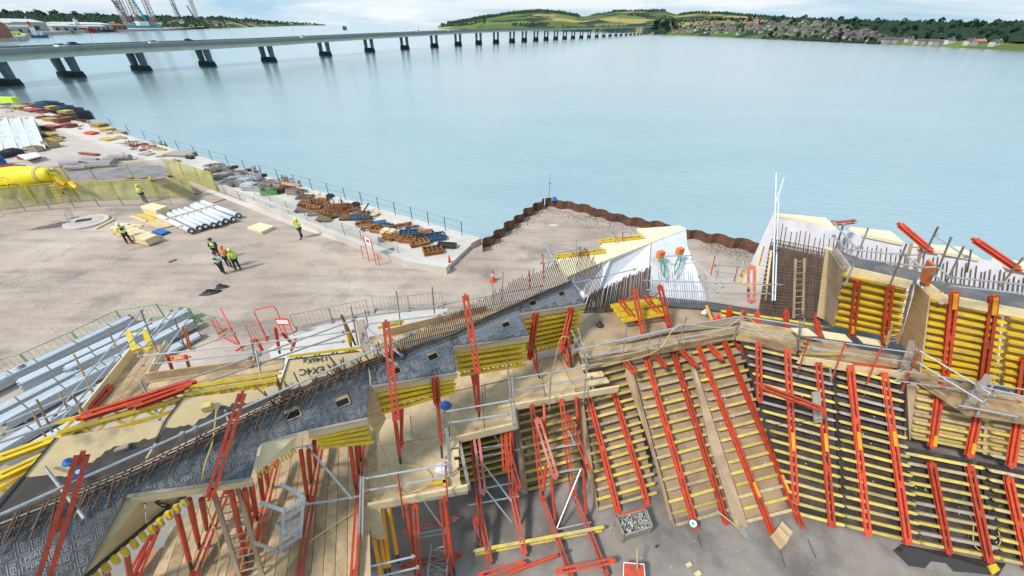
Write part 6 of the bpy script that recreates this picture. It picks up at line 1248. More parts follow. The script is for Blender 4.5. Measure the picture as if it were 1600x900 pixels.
for k, (a, b, lb) in enumerate([((576, 792), (731, 762), 'thick pale edge beam of the deck with the coiled hose'), ((700, 690), (809, 664), 'pale edge beam of the deck behind the middle rail'), ((778, 640), (966, 607), 'long pale edge beam below the farthest deck')]): tag(MB().beam(G(*a, 6.0), G(*b, 6.0), .06, .25).build('edge_beam', M['fresh_timber']), lb, 'timber')
t = thing('deck_boards', G(720, 720, 6), 'pale boards sticking out at the right side of the hose deck', 'boards')
for y in (699, 712, 728, 744): MB().beam(G(690, y, 5.98), G(random.uniform(716, 728), y-6+(y-700)*.1, 5.98), .2, .04).build('board', M['fresh_timber'], t)
t = thing('deck_boards', G(930, 595, 6), 'pale loose boards sticking out at the right end of the farthest deck', 'boards')
for y0, y1, x1 in ((578, 568, 934), (592, 584, 942), (604, 594, 950)): MB().beam(G(895, y0, 5.98), G(x1, y1, 5.98), .22, .04).build('board', M['fresh_timber'], t)
tag(MB().beam(G(584, 792, 5.9), G(592, 842, 5.2), .3, .04, up=V((0, -1, .3))).build('hanging_board', M['fresh_timber']), 'pale board hanging over the amber struts', 'board')
# ladders
def ladder(a, b, wv, n_, label, m='brown_plywood', r_=.03, cat='ladder'):
    t = thing('ladder', b, label, cat)
    for s in (-1, 1): MB().beam(a+wv*s/2, b+wv*s/2, .04, .07, up=wv).build('rail', M[m], t)
    for k in range(n_): c = lerp(a, b, (k+.5)/n_); MB().tube(c-wv/2, c+wv/2, .016, 5).build('rung', M[m], t)
lw = G(371, 800, 7.0)-G(345, 806, 7.0)
ladder(G(350, 757, 8.2), G(394, 905, 6.0), lw.normalized()*.38, 13, 'wooden ladder standing on the large plank deck')
ladder(G(1250, 404, 8.1), G(1247, 497, 6.6), V((.36, .05, 0)), 10, 'wooden ladder leaning on the reinforcement mesh'); ladder(G(1433, 380, 10.3), G(1394, 538, 7.4), V((.36, .05, 0)), 14, 'wooden ladder leaning between the upper box and the beige corner', 'brown_plywood')
# ------------------------------------------------------------ red props and walers
def prop(t, a, b, r=.045, m='red_steel'):
    d = (b-a).normalized(); L_ = (b-a).length; MB().tube(a, lerp(a, b, .82), r, 8).build('prop', M[m], t); MB().tube(lerp(a, b, .82), b, r*.7, 7).build('prop_end', M['dark_steel'], t)
def rack(name, label, props=(), walers=(), tubes=(), cat='support frame'):
    first = (list(props)+list(walers)+list(tubes))[0]; t = thing(name, G(first[3], first[4], first[5]), label, cat)
    for p in props: prop(t, G(*p[:3]), G(*p[3:6]), *(p[6:] if len(p) > 6 else ()))
    for p in walers:
        a, b = G(*p[:3]), G(*p[3:6]); d = (b-a).normalized(); n = CP-a; n = (n-d*n.dot(d)).normalized(); waler(t, a, b, n, p[6] if len(p) > 6 else 'red_steel', w_=p[7] if len(p) > 7 else .14)
    for p in tubes: MB().tube(G(*p[:3]), G(*p[3:6]), .024, 6).build('tube', M['galvanised'], t)
    return t
rack('support_frame', 'row of red props under the beige triangular panel at the lower left', [(272, 785, 8.3, 300, 893, 6.1), (295, 780, 8.4, 312, 857, 6.1), (315, 780, 8.3, 323, 828, 6.1), (197, 862, 7.6, 206, 915, 6.1), (165, 892, 8, 175, 925, 6.1)], [(246, 822, 6.3, 211, 905, 6.15), (240, 835, 6.3, 196, 915, 6.15)])
rack('support_frame', 'red props around the wooden ladder on the plank deck', [(361, 767, 8.2, 386, 880, 6.1), (382, 764, 8.2, 393, 828, 6.1), (392, 755, 8.2, 402, 812, 6.1), (406, 742, 8.0, 411, 785, 6.1), (415, 731, 8, 419, 762, 6.1)], [(357, 762, 6.4, 300, 905, 6.12), (432, 722, 6.4, 398, 860, 6.12), (396, 790, 6.3, 372, 905, 6.12)])
rack('support_frame', 'red props and long floor waler in the middle of the plank deck', [(470, 704, 8.0, 481, 782, 6.1), (482, 704, 8.0, 486, 755, 6.1), (491, 690, 8.0, 493, 730, 6.1)], [(503, 688, 6.3, 466, 905, 6.12)], [(462, 699, 7.6, 550, 686, 7.6), (479, 788, 6.5, 562, 775, 6.5), (478, 696, 7.6, 550, 779, 6.5)])
rack('support_frame', 'red props on the seam between plank deck and plywood deck', [(547, 692, 7.8, 557, 770, 6.1), (555, 680, 7.8, 561, 740, 6.1), (560, 672, 7.8, 563, 720, 6.1)], [(567, 670, 6.3, 552, 905, 6.12)])
rack('support_frame', 'red props standing behind the side panel with the hose', [(617, 656, 7.4, 626, 724, 6.1), (628, 640, 7.4, 627, 690, 6.1)], [(617, 610, 7.6, 627, 695, 6.3)])
rack('support_frame', 'single red prop beside the blue safety helmet', [(681, 597, 7.6, 691, 716, 6.1)], [(677, 594, 7.7, 681, 620, 7.2)])
rack('support_frame', 'cluster of red props under the tallest standing waler', [(746, 580, 7.4, 749, 655, 6.1), (738, 560, 7.4, 742, 620, 6.1)], [(733, 555, 7.6, 742, 600, 6.6), (741, 575, 7.3, 747, 640, 6.3)], [(757, 600, 7.0, 759, 625, 6.1)])
rack('support_frame', 'red double props before the left part of the farthest yellow girders', [(833, 560, 7.0, 843, 590, 6.05)], [(836, 495, 7.6, 829, 545, 6.8), (834, 540, 6.9, 838, 575, 6.2)]); rack('support_frame', 'red double props before the right part of the farthest yellow girders', [(886, 515, 7.2, 893, 573, 6.05)], [(891, 485, 7.6, 876, 548, 6.7), (879, 540, 6.9, 888, 570, 6.2)])
rack('raking_frame', 'first raking red frame standing on the slab from the left', [(738, 690, 5.6, 741, 745, 4.6)], [(736, 660, 5.9, 753, 830, 3.9), (743, 672, 6.0, 755, 770, 4.7, 'faded_red_steel', .19), (745, 775, 4.4, 766, 878, 3.62), (742, 808, 3.9, 750, 848, 3.7)], [(727, 717, 5, 812, 702, 5), (750, 700, 5.2, 790, 694, 5.2), (745, 765, 4.5, 803, 754, 4.5), (732, 789, 4.2, 811, 775, 4.2), (750, 719, 5.0, 799, 783, 4.2), (758, 764, 4.5, 799, 815, 3.7), (767, 672, 5.4, 791, 711, 4.9)])
rack('raking_frame', 'second raking red frame standing on the slab from the left', [(799, 670, 5.8, 803, 722, 4.8), (806, 760, 4.4, 811, 818, 3.6)], [(793, 660, 5.9, 799, 768, 4.3), (796, 708, 5.2, 811, 762, 4.4), (798, 765, 4.3, 820, 866, 3.62), (785, 665, 5.8, 789, 735, 4.7)])
rack('raking_frame', 'third raking red frame with a faded pink waler', [(853, 672, 5.8, 855, 702, 5.1), (861, 743, 4.8, 869, 827, 3.6), (853, 728, 4.7, 848, 774, 4.0), (850, 630, 6, 852, 690, 5.4)], [(831, 632, 6.0, 848, 778, 3.9), (840, 655, 6.1, 868, 745, 4.8, 'faded_red_steel', .19), (847, 777, 3.8, 894, 905, 3.6)], [(853, 702, 5.2, 909, 693, 5.2), (860, 740, 4.8, 910, 732, 4.8), (908, 732, 4.8, 869, 828, 3.7), (866, 828, 3.7, 923, 816, 3.7), (888, 672, 5.5, 899, 696, 5.2)])
rack('raking_frame', 'fourth raking red frame before the narrow leaning panel', [(904, 620, 5.9, 906, 690, 5.0), (911, 732, 4.8, 917, 818, 3.6), (900, 620, 6, 904, 672, 5.3)], [(877, 625, 6.0, 894, 766, 3.9), (888, 650, 6.1, 920, 732, 4.8), (895, 767, 3.8, 949, 900, 3.6)])
rack('raking_frame', 'red posts under the deck with the coiled hose', [(635, 787, 5.9, 651, 905, 3.6), (695, 777, 5.9, 711, 905, 3.6)], [(648, 787, 5.8, 655, 905, 3.7), (690, 777, 5.8, 703, 905, 3.7)], [(645, 835, 4.4, 700, 825, 4.4), (647, 841, 4.3, 700, 832, 4.3), (661, 781, 5.8, 699, 834, 4.3)])
t = rack('lying_walers', 'red walers lying on the slab under the hose deck', (), [(629, 832, 3.7, 713, 810, 3.7, 'faded_red_steel'), (628, 885, 3.75, 720, 867, 3.75)], cat='steel beams')
rack('lying_walers', 'short red waler crossing two floor walers at the bottom edge', (), [(870, 893, 3.8, 958, 876, 3.8)], cat='steel beams'); rack('lying_walers', 'red prop lying on the slab with its dark rod', [(795, 895, 3.65, 888, 861, 3.65)], [(748, 900, 3.65, 818, 880, 3.65)], cat='steel beams')
rack('amber_struts', 'amber lattice struts behind the hanging board', [(597, 792, 5.8, 610, 905, 4.2, .05, 'amber_steel'), (607, 790, 5.8, 623, 880, 4.2, .05, 'amber_steel'), (584, 842, 5.4, 598, 908, 4.4, .05, 'amber_steel'), (590, 800, 5.6, 604, 905, 4.3, .05, 'amber_steel')])
t = thing('lattice_tower', G(680, 900, 3.6), 'small grey lattice tower piece standing on the slab', 'lattice tower'); lattice(MB(), G(684, 905, 3.6), G(686, 865, 4.6), .45, 4, .014).build('lattice', M['dull_galvanised'], t)
girder(MB(), G(742, 861, 3.75), G(942, 824, 3.75), Z).build('x', M['worn_yellow']).name = 'loose_girder'; tag(bpy.data.objects['loose_girder'], 'long yellow timber girder lying across the floor walers', 'girder')
# rest on the slab
t = thing('rubble_tub', G(992, 820, 3.5), 'grey tub filled with pale rubble standing on the slab', 'tub')
tp = pl([(962, 806), (1010, 794), (1021, 823), (975, 838)], 3.95); bt = [V((p.x, p.y, 3.5)) for p in tp]; cc = sum(tp, V((0, 0, 0)))/4
for i in range(4): a, b = tp[i], tp[(i+1) % 4]; n = (V((cc.x, cc.y, a.z))-(a+b)/2).normalized()*.04; MB().add([a, b, b+n, a+n, bt[i]+n*.8, bt[(i+1) % 4]+n*.8, bt[(i+1) % 4]+n*1.8, bt[i]+n*1.8], [(0, 1, 2, 3), (0, 4, 5, 1), (1, 5, 6, 2), (2, 6, 7, 3), (3, 7, 4, 0)]).build('side', M['grey_timber'], t)
mb = MB()
for k in range(220):
    u, v = random.uniform(.08, .92), random.uniform(.08, .92); p = lerp(lerp(tp[0], tp[1], u), lerp(tp[3], tp[2], u), v)-Z*random.uniform(.05, .16); s = random.uniform(.02, .05); mb.add([p+V((random.uniform(-s, s), random.uniform(-s, s), random.uniform(-s, s))) for _ in range(4)], [(0, 1, 2), (0, 2, 3), (0, 3, 1)])
MB().plate([lerp(p, cc, .08)-Z*.2 for p in tp], .05, n=Z).build('fill', M['rock_fill'], t); mb.build('rubble', M['rubbish'], t)
MB().tube(tp[0]+Z*.02, tp[1]+Z*.02, .02).build('lip', M['red_steel'], t)
t = thing('shovel', G(1163, 828, 3.6), 'shovel with worn blade leaning at the foot of a leaning panel', 'shovel'); a, b = G(1120, 798, 4.0), G(1156, 826, 3.65); MB().tube(a, b, .018, 6).build('shaft', M['timber'], t); d = (b-a).normalized(); n = d.cross(Z).normalized()
MB().plate([b-n*.1+d*.02, b+n*.1+d*.02, b+n*.13+d*.25, b+d*.34-Z*.05, b-n*.13+d*.25], .008).build('blade', M['galvanised'], t)
p = G(1083, 818, 3.75); t = thing('cable_reel', p, 'small blue and white disc reel at the foot of a waler', 'reel'); v = (CP-p).normalized(); MB().tube(p, p+v*.06, .12, 16).build('rim', M['dark_steel'], t); MB().tube(p+v*.06, p+v*.065, .09, 14).build('disc', M['sign_white'], t); MB().tube(p+v*.066, p+v*.07, .04, 10).build('hub', M['blue_plastic'], t)
t = thing('timber_block', G(1228, 850, 3.5), 'plywood box block at the foot of the leaning panel', 'timber block')
q = pl([(1213, 828), (1222, 814), (1239, 831), (1229, 849)], 3.95); MB().plate(q, .42, n=Z).build('box', M['plywood'], t); MB().beam(lerp(q[0], q[1], .5)+Z*.01, lerp(q[2], q[3], .5)+Z*.01, .06, .02).build('cleat', M['timber'], t)
tag(MB().beam(G(1144, 790, 3.7), G(1152, 824, 3.6), .12, .03).build('board', M['timber']), 'narrow board leaning beside the shovel', 'board')
p = G(985, 899, 3.5); t = thing('wheelbarrow', p, 'red barrow tray with a wooden handle at the bottom edge', 'wheelbarrow'); MB().plate([p+V((-.3, -.25, .3)), p+V((.25, -.25, .3)), p+V((.3, .12, .35)), p+V((-.2, .15, .35))], .1, n=Z).build('tray', M['red_steel'], t)
MB().path([p+V((-.3, -.25, .32)), p+V((-.2, .15, .37)), p+V((.3, .12, .37)), p+V((.25, -.25, .32))], .015).build('rim', M['sign_white'], t); MB().tube(p+V((.1, 0, .4)), p+V((.12, .35, .7)), .025).build('handle', M['timber'], t); MB().tube(p+V((0, -.3, .12)), p+V((.05, -.3, .12)), .12, 12).build('wheel', M['rubber'], t)
for x, y, s, mm, lb in [(1076, 883, .09, 'fresh_timber', 'small wood offcut on the slab'), (1090, 897, .1, 'fresh_timber', 'ribbed wood offcut at the bottom edge'), (1026, 854, .05, 'dark_steel', 'tiny dark scrap on the slab near the tub')]: tag(MB().box(G(x, y, 3.52)+Z*.02, s*1.6, s, .05, .4).build('offcut', M[mm]), lb, 'offcut')
tag(MB().plate(pl([(1544, 884), (1556, 880), (1563, 890), (1552, 898)], 3.56), .05, n=Z).build('yellow_tag', M['yellow_paint']), 'yellow plastic tag on the slab at the wall foot', 'tag')
for a, b, lb in [((1090, 836), (1097, 856), 'thin rod on the slab below the cable reel'), ((1262, 842), (1275, 872), 'thin rod on the slab right of the timber block'), ((1218, 858), (1227, 885), 'thin rod on the slab left of the timber block')]: tag(MB().tube(G(*a, 3.56), G(*b, 3.52), .01, 4).build('rod', M['dark_steel']), lb, 'rod')
p = G(696, 634, 6.02); mb = MB(); R = []
for zz, rr in ((0, .17), (.01, .15), (.08, .14), (.14, .09), (.165, .01)): R.append([p+V((math.cos(a)*rr, math.sin(a)*rr*.85, zz)) for a in [i*A/7 for i in range(14)]])
tag(loft(mb, R).build('safety_helmet', M['blue_plastic'], None, True), 'blue safety helmet lying on the deck by a red prop', 'helmet')
p = PLp(122, 737, .45); t = thing('blue_tape_reel', p, 'blue reel hanging on the nearest standing waler', 'reel'); v = (CP-p).normalized(); MB().tube(p-v*.04, p+v*.04, .085, 16).build('reel', M['blue_plastic'], t); MB().tube(p+v*.041, p+v*.045, .03, 10).build('hub', M['sign_white'], t); heap('blue_rag', 108, 722, .09, .07, .07, M['blue_plastic'], 'crumpled light blue rag on top of the nearest standing waler', 'rag', z=PLp(108, 722, .7).z)
# ------------------------------------------------------------ silver scaffold tubes
def scaf(label, tubes, posts=(), m='galvanised', cat='scaffold', r_=.021, name='guard_rail', couplers=True):
    f = (list(tubes)+list(posts))[0]; t = thing(name, G(f[0], f[1], f[2]), label, cat)
    for p in tubes:
        a, b = G(*p[:3]), G(*p[3:6]); MB().tube(a, b, r_, 7).build('tube', M[m], t)
        if couplers: [MB().box(lerp(a, b, q), .06, .06, .065).build('coupler', M['dull_galvanised'], t) for q in (.03, .97)]
    for p in posts: MB().tube(G(*p[:3]), G(*p[3:6]), r_, 7).build('post', M[p[6] if len(p) > 6 else 'dull_galvanised'], t)
    return t
z1, z2, z3 = 10.1, 9.3, 8.8
scaf('long bright tube running over the gray forms from the left border', [(-40, 822, 10.15, 292, 675, 9.5), (290, 676, 9.6, 650, 519, 9.3)], [(70, 730, 9.75, 132, 810, 9.65), (352, 640, 9.4, 363, 680, 9.1), (222, 596, 9.0, 250, 655, 8.9)])
scaf('crossed tubes at the head of the red waler beside the scaffold post', [(570, 510, 9.5, 629, 557, 9.1), (572, 533, 9.3, 622, 572, 8.9), (607, 539, 9.1, 650, 519, 9.2)])
scaf('upper outer guard rail behind the stained forms', [(-40, 705, 9.6, 400, 556, 9.0), (400, 556, 9.0, 556, 499, 8.8), (107, 672, 9.5, 400, 570, 9.0), (400, 570, 9.0, 556, 516, 8.7), (-30, 742, 9.7, 108, 671, 9.4)], [(219, 595, 9.4, 249, 658, 8.8), (400, 548, 9.2, 410, 600, 8.7)])
scaf('guard rail tubes crossing the ramp in front of the aluminium beams', [(215, 557, 8.0, 400, 537, 8.0), (218, 571, 7.8, 400, 551, 7.8), (400, 537, 8.0, 540, 518, 8.0), (400, 551, 7.8, 540, 533, 7.8), (300, 545, 7.6, 368, 520, 7.6)], [(392, 530, 8.0, 400, 565, 7.2)])
scaf('left outer scaffold with steep bracing tubes over the beam bundles', [(224, 482, 8.2, 80, 655, 7.6), (238, 495, 8.2, 98, 655, 7.4), (283, 480, 8.2, 215, 555, 7.6), (297, 495, 8.0, 240, 572, 7.4), (268, 484, 8.2, 232, 530, 7.6), (0, 665, 8.0, 150, 600, 8.0), (0, 680, 7.9, 128, 630, 7.9)], [(221, 488, 8.3, 250, 560, 6.8), (167, 513, 8.0, 190, 560, 7.0), (115, 553, 8.2, 146, 615, 6.8, 'timber'), (272, 497, 8.2, 288, 540, 7.0), (285, 510, 8, 296, 545, 7, 'orange_steel'), (290, 512, 8, 299, 548, 7, 'orange_steel'), (57, 624, 8.4, 82, 675, 7.4, 'timber'), (114, 618, 8.2, 130, 645, 7.4, 'timber'), (93, 612, 8.2, 106, 640, 7.4, 'timber'), (50, 642, 8.4, 75, 690, 7.4, 'timber')])
scaf('guard rail behind the comb of bars along the yard side', [(552, 496, 8.0, 690, 478, 8.0), (690, 476, 8.0, 850, 446, 8.0), (560, 508, 7.8, 690, 492, 7.8), (690, 490, 7.8, 850, 462, 7.8), (840, 455, 8, 995, 420, 8)], [(548, 478, 8.4, 560, 540, 7.0), (570, 484, 8.2, 575, 510, 7.4), (619, 455, 8.4, 626, 508, 7.2), (675, 448, 8.4, 679, 490, 7.2), (769, 430, 8.3, 771, 480, 7.2), (786, 425, 8.3, 784, 476, 7.2), (848, 398, 8.2, 850, 440, 7.2, 'red_steel'), (901, 375, 8.2, 900, 400, 7.6), (827, 422, 8.2, 828, 452, 7.4, 'red_steel'), (918, 390, 7.9, 919, 402, 7.5, 'red_steel'), (973, 362, 7.9, 973, 376, 7.5, 'red_steel'), (962, 360, 8, 962, 380, 7.5)])
scaf('upper rails behind the cream tops of the finished wall', [(845, 398, 7.8, 905, 387, 7.8), (905, 387, 7.8, 940, 381, 7.8), (845, 411, 7.6, 868, 408, 7.6), (957, 364, 7.8, 995, 362, 7.8), (850, 380, 7.9, 870, 415, 7.3)])
scaf('guard rail of the deck with the coiled hose', [(564, 749, 7.1, 705, 724, 7.1), (570, 767, 6.7, 700, 744, 6.7)], [(564, 745, 7.3, 559, 905, 5.2, 'galvanised'), (568, 745, 7.3, 565, 905, 5.2, 'galvanised'), (621, 738, 7.1, 631, 808, 5.9, 'red_steel'), (696, 722, 7.1, 699, 782, 5.9, 'red_steel'), (700, 675, 7.6, 706, 745, 6.0, 'galvanised'), (697, 670, 7.6, 703, 742, 6.0, 'galvanised')])
scaf('guard rail of the deck behind the blue helmet', [(692, 644, 7.0, 800, 625, 7.0), (700, 661, 6.7, 797, 646, 6.7)], [(691, 642, 7.1, 697, 675, 6.2), (795, 590, 7.6, 802, 665, 6.1, 'galvanised'), (800, 590, 7.6, 806, 665, 6.1, 'galvanised'), (792, 560, 7.6, 798, 620, 6.2)])
scaf('guard rail of the farthest deck', [(800, 592, 7.0, 935, 569, 7.0), (800, 610, 6.7, 928, 589, 6.7)], [(861, 580, 7.1, 858, 642, 5.9), (917, 565, 7.2, 912, 628, 5.9), (903, 512, 7.4, 917, 570, 6.6), (892, 515, 7.4, 922, 575, 6.6)])
scaf('lower rail tubes at the bottom edge beside the plank deck', [(505, 902, 5.9, 649, 869, 5.6), (575, 905, 5.5, 655, 886, 5.4)])
scaf('rails above the walkway over the leaning panels', [(898, 547, 7.4, 1065, 510, 7.4), (1062, 510, 7.4, 1160, 494, 7.5), (920, 558, 7.0, 1065, 529, 7.0), (1065, 529, 7.0, 1156, 510, 7.1), (1160, 494, 7.5, 1252, 509, 7.6), (1150, 510, 7.1, 1248, 530, 7.2)], [(979, 513, 7.5, 972, 560, 6.4), (1017, 515, 7.4, 1011, 550, 6.6), (1034, 512, 7.4, 1029, 545, 6.6), (1073, 495, 7.8, 1058, 545, 6.4), (1160, 485, 7.7, 1145, 532, 6.6), (1257, 498, 7.8, 1242, 548, 6.7), (1250, 500, 7.8, 1247, 545, 6.8)])
scaf('rails of the walkway with red guard posts', [(1261, 528, 7.9, 1433, 552, 8.0), (1262, 543, 7.6, 1423, 566, 7.7), (1402, 578, 7.6, 1610, 610, 7.8), (1396, 594, 7.3, 1610, 624, 7.5)], [(1265, 527, 8.0, 1246, 583, 6.9, 'red_steel'), (1321, 535, 8.0, 1300, 592, 6.9, 'red_steel'), (1377, 543, 8.0, 1354, 600, 6.9, 'red_steel'), (1435, 552, 8.0, 1409, 610, 6.9, 'red_steel')])
scaf('diagonal tubes stepping down to the right border', [(1432, 545, 8.2, 1555, 619, 7.9), (1432, 565, 8.0, 1542, 632, 7.7), (1491, 632, 7.4, 1595, 652, 7.4), (1525, 602, 8, 1610, 622, 8)], [(1553, 598, 8.0, 1527, 648, 7.2), (1530, 595, 8.0, 1502, 638, 7.2)])
scaf('guard rails stepping over the upper boxes at the right', [(1300, 345, 10.9, 1341, 391, 10.8), (1302, 368, 10.5, 1335, 403, 10.4), (1327, 390, 10.8, 1415, 398, 10.8), (1415, 398, 10.8, 1440, 418, 10.6), (1440, 418, 10.6, 1465, 417, 10.6), (1465, 417, 10.6, 1485, 433, 10.6), (1485, 433, 10.6, 1620, 447, 10.6), (1335, 403, 10.4, 1440, 417, 10.4), (1460, 367, 11, 1511, 402, 10.9), (1457, 428, 10.3, 1480, 446, 10.3), (1480, 446, 10.3, 1620, 461, 10.3)], [(1357, 356, 11.2, 1320, 447, 9.7), (1417, 380, 11.2, 1390, 447, 9.7), (1466, 354, 11.4, 1442, 402, 10.4), (1487, 369, 11.4, 1463, 428, 10.2), (1506, 385, 11.2, 1472, 455, 9.8), (1600, 401, 11.2, 1560, 450, 10.2, 'timber'), (1318, 350, 11.0, 1306, 388, 10), (1518, 389, 10.6, 1511, 425, 9.8)])
scaf('tall silver pole with a short arm before the river', [(1213, 270, 9.8, 1207, 470, 6.9), (1217, 300, 9.2, 1211, 470, 6.9), (1225, 278, 9.6, 1213, 316, 9.0)], m='pole_silver', r_=.026, couplers=False, name='scaffold_pole')
scaf('scaffold tubes right of the finished white wall', [(1080, 404, 7.8, 1130, 450, 7.2), (1005, 438, 7.6, 1222, 445, 7.6), (1010, 453, 7.3, 1204, 459, 7.3), (1116, 414, 7.6, 1160, 417, 7.6), (1118, 424, 7.4, 1160, 430, 7.4), (1117, 415, 7.6, 1130, 450, 7.0), (1092, 432, 7.4, 1122, 458, 7.0)], [(1117, 400, 7.8, 1110, 432, 7.0, 'red_steel'), (1153, 416, 7.6, 1147, 440, 7.0, 'red_steel'), (1162, 408, 7.8, 1150, 450, 7.0), (1124, 410, 7.8, 1118, 445, 7.0), (1194, 385, 8, 1186, 415, 7.2, 'red_steel')])
t = rack('edge_bracket', 'yellow frame and red double waler beside the tall silver pole', (), [(1174, 416, 7.6, 1174, 472, 6.6, 'red_steel', .28)], cat='frame'); 
for a, b in (((1162, 423), (1172, 427)), ((1155, 442), (1172, 446)), ((1162, 423), (1155, 442))): MB().beam(G(*a, 7.3), G(*b, 7.3), .1, .05).build('yellow_bar', M['yellow_paint'], t)
ladder(G(1196, 392, 8.0), G(1186, 470, 6.6), V((.5, .1, 0)), 12, 'stack of timber blocks between pole and mesh', 'fresh_timber')
for (x0, y0, x1, y1, zz, lb, mm) in [(1406, 351, 1454, 392, 10.6, 'red double waler pointing up over the river wall, left one', 'red_steel'), (1523, 375, 1591, 421, 10.6, 'red double waler pointing up over the river wall, right one', 'red_steel'), (1303, 349, 1336, 346, 9.6, 'small dark red waler on top of the river wall', 'faded_red_steel')]:
    t = thing('edge_waler', G(x1, y1, zz-.4), lb, 'steel beam'); waler(t, G(x0, y0, zz), G(x1, y1, zz-.4), V((0, -.6, .8)), mm, 'channels', w_=.15)
tag(MB().plate([G(1448, 406, 10.5), G(1461, 417, 10.5), G(1447, 448, 9.9), G(1436, 436, 9.9)], .05).build('orange_guard', M['orange_steel']), 'orange mesh guard panel at the beige corner', 'guard')
for x0, y0, x1, y1, lb in [(1428, 532, 1413, 576, 'grey plank upright at the walkway corner'), (1546, 586, 1514, 636, 'grey plank tied to the diagonal tubes'), (1275, 612, 1278, 660, 'grey plank hanging on the first wall section'), (562, 500, 574, 556, 'weathered plank post behind the handwritten form')]:
    zz = 8.0 if x0 > 1300 else (6.6 if x0 > 1000 else 8.8); tag(MB().beam(G(x0, y0, zz), G(x1, y1, zz-.8), .22, .04, up=V((0, -1, .2))).build('plank', M['grey_timber']), lb, 'plank')
rack('lying_walers', 'red prop lying on the walkway behind the red guard posts', [(1332, 568, 7.1, 1404, 577, 7.1, .05)], cat='steel beam'); tag(girder(MB(), G(1255, 553, 7.1), G(1320, 554, 7.1), Z).build('loose_girder', M['worn_yellow']), 'short yellow girder lying on the walkway', 'girder')
# aluminium stair frame on the deck
t = thing('step_frame', G(450, 860, 6.1), 'aluminium step frame standing on the plank deck', 'step frame')
for a in [(438, 756, 7.4, 474, 777, 7.2), (406, 785, 7.4, 443, 798, 7.2), (474, 777, 7.2, 469, 840, 6.2), (443, 798, 7.2, 437, 862, 6.1), (431, 822, 6.9, 472, 839, 6.2), (398, 848, 6.9, 437, 862, 6.1), (438, 756, 7.4, 400, 848, 6.7)][:6]+[(442, 800, 7.15, 473, 779, 7.15), (441, 813, 6.95, 472, 793, 6.95), (440, 827, 6.7, 471, 808, 6.7), (439, 841, 6.5, 470, 823, 6.5), (438, 857, 6.2, 469, 838, 6.2)]: MB().beam(G(*a[:3]), G(*a[3:]), .06, .04).build('bar', M['aluminium'], t)
# ramp and outer decks
boards('ramp_deck', [(132, 648), (175, 595), (210, 546), (262, 536), (245, 580), (232, 600), (205, 640), (150, 660)], 7.0, 'timber', 'wooden ramp deck beside the aluminium beams', dirpx=((160, 650), (230, 550)))
tag(MB().beam(G(128, 648, 7.15), G(209, 546, 7.15), .04, .25).build('toe_board', M['fresh_timber']), 'pale toe board on the left side of the ramp', 'board'); tag(MB().beam(G(262, 536, 7.15), G(232, 590, 7.15), .04, .25).build('toe_board', M['fresh_timber']), 'pale toe board on the right side of the ramp', 'board')
rack('lying_walers', 'two red walers lying on the lower end of the ramp', (), [(172, 605, 7.1, 140, 640, 7.1, 'red_steel', .14), (166, 605, 7.1, 132, 644, 7.1, 'red_steel', .14)], cat='steel beams')
t = thing('yellow_gate', G(217, 548, 7.2), 'yellow rectangular gate frame at the top of the ramp', 'gate')
for a, b in (((200, 519), (226, 516)), ((226, 516), (236, 545)), ((236, 545), (211, 548)), ((211, 548), (200, 519))): MB().beam(G(*a, 7.9), G(*b, 7.6), .12, .05).build('bar', M['yellow_paint'], t)
boards('outer_deck', [(230, 592), (400, 570), (560, 540), (560, 548), (450, 558), (430, 590), (290, 612), (236, 628)], 7.3, 'timber', 'outer working deck behind the yellow edge girders', dirpx=((236, 592), (400, 568)))
tag(MB().beam(G(229, 588, 7.45), G(400, 566, 7.45), .04, .22).build('toe_board', M['timber']), 'toe board along the outer working deck', 'board')
boards('outer_deck', [(575, 530), (640, 512), (760, 482), (850, 458), (856, 466), (770, 492), (690, 520), (590, 555)], 7.0, 'timber', 'working deck behind the comb of starter bars', dirpx=((600, 520), (760, 482)))
tag(MB().beam(G(600, 520, 7.2), G(760, 480, 7.2), .04, .22).build('toe_board', M['timber']), 'toe board behind the comb of starter bars', 'board')
pgx = thing('edge_girder', G(620, 505, 7.1), 'yellow girder lying behind the guard rail near the plank post', 'girders'); girder(MB(), G(592, 512, 7.2), G(628, 505, 7.2), V((0, -1, .3)).normalized()).build('girder', M['yellow_paint'], pgx)
rack('outer_props', 'red props crossing on the yard side of the outer deck', [(430, 512, 8.0, 437, 552, 7.0), (440, 520, 7.6, 460, 540, 7.0), (400, 530, 7.4, 412, 552, 7.0), (462, 530, 7.4, 455, 548, 7.0)], cat='props')
rack('outer_props', 'red and amber props beside the plank post', [(533, 492, 8.0, 556, 540, 7.2, .04, 'rust'), (538, 505, 7.8, 550, 545, 7.1, .04, 'rust'), (543, 520, 7.7, 548, 538, 7.3, .06, 'yellow_paint')], cat='props')
rack('outer_props', 'red posts at the head of the ramp beside the yellow gate', [(262, 557, 7.9, 270, 580, 7.1, .04), (290, 556, 7.9, 296, 575, 7.1, .04)], [(264, 560, 7.6, 292, 558, 7.6, 'orange_steel')], cat='props')
struct('path', MB().plate([G(x, y, .03) for x, y in [(420, 545), (470, 515), (560, 497), (640, 487), (700, 482), (690, 520), (560, 560), (430, 600)]], .08, n=Z), M['quay_concrete'])
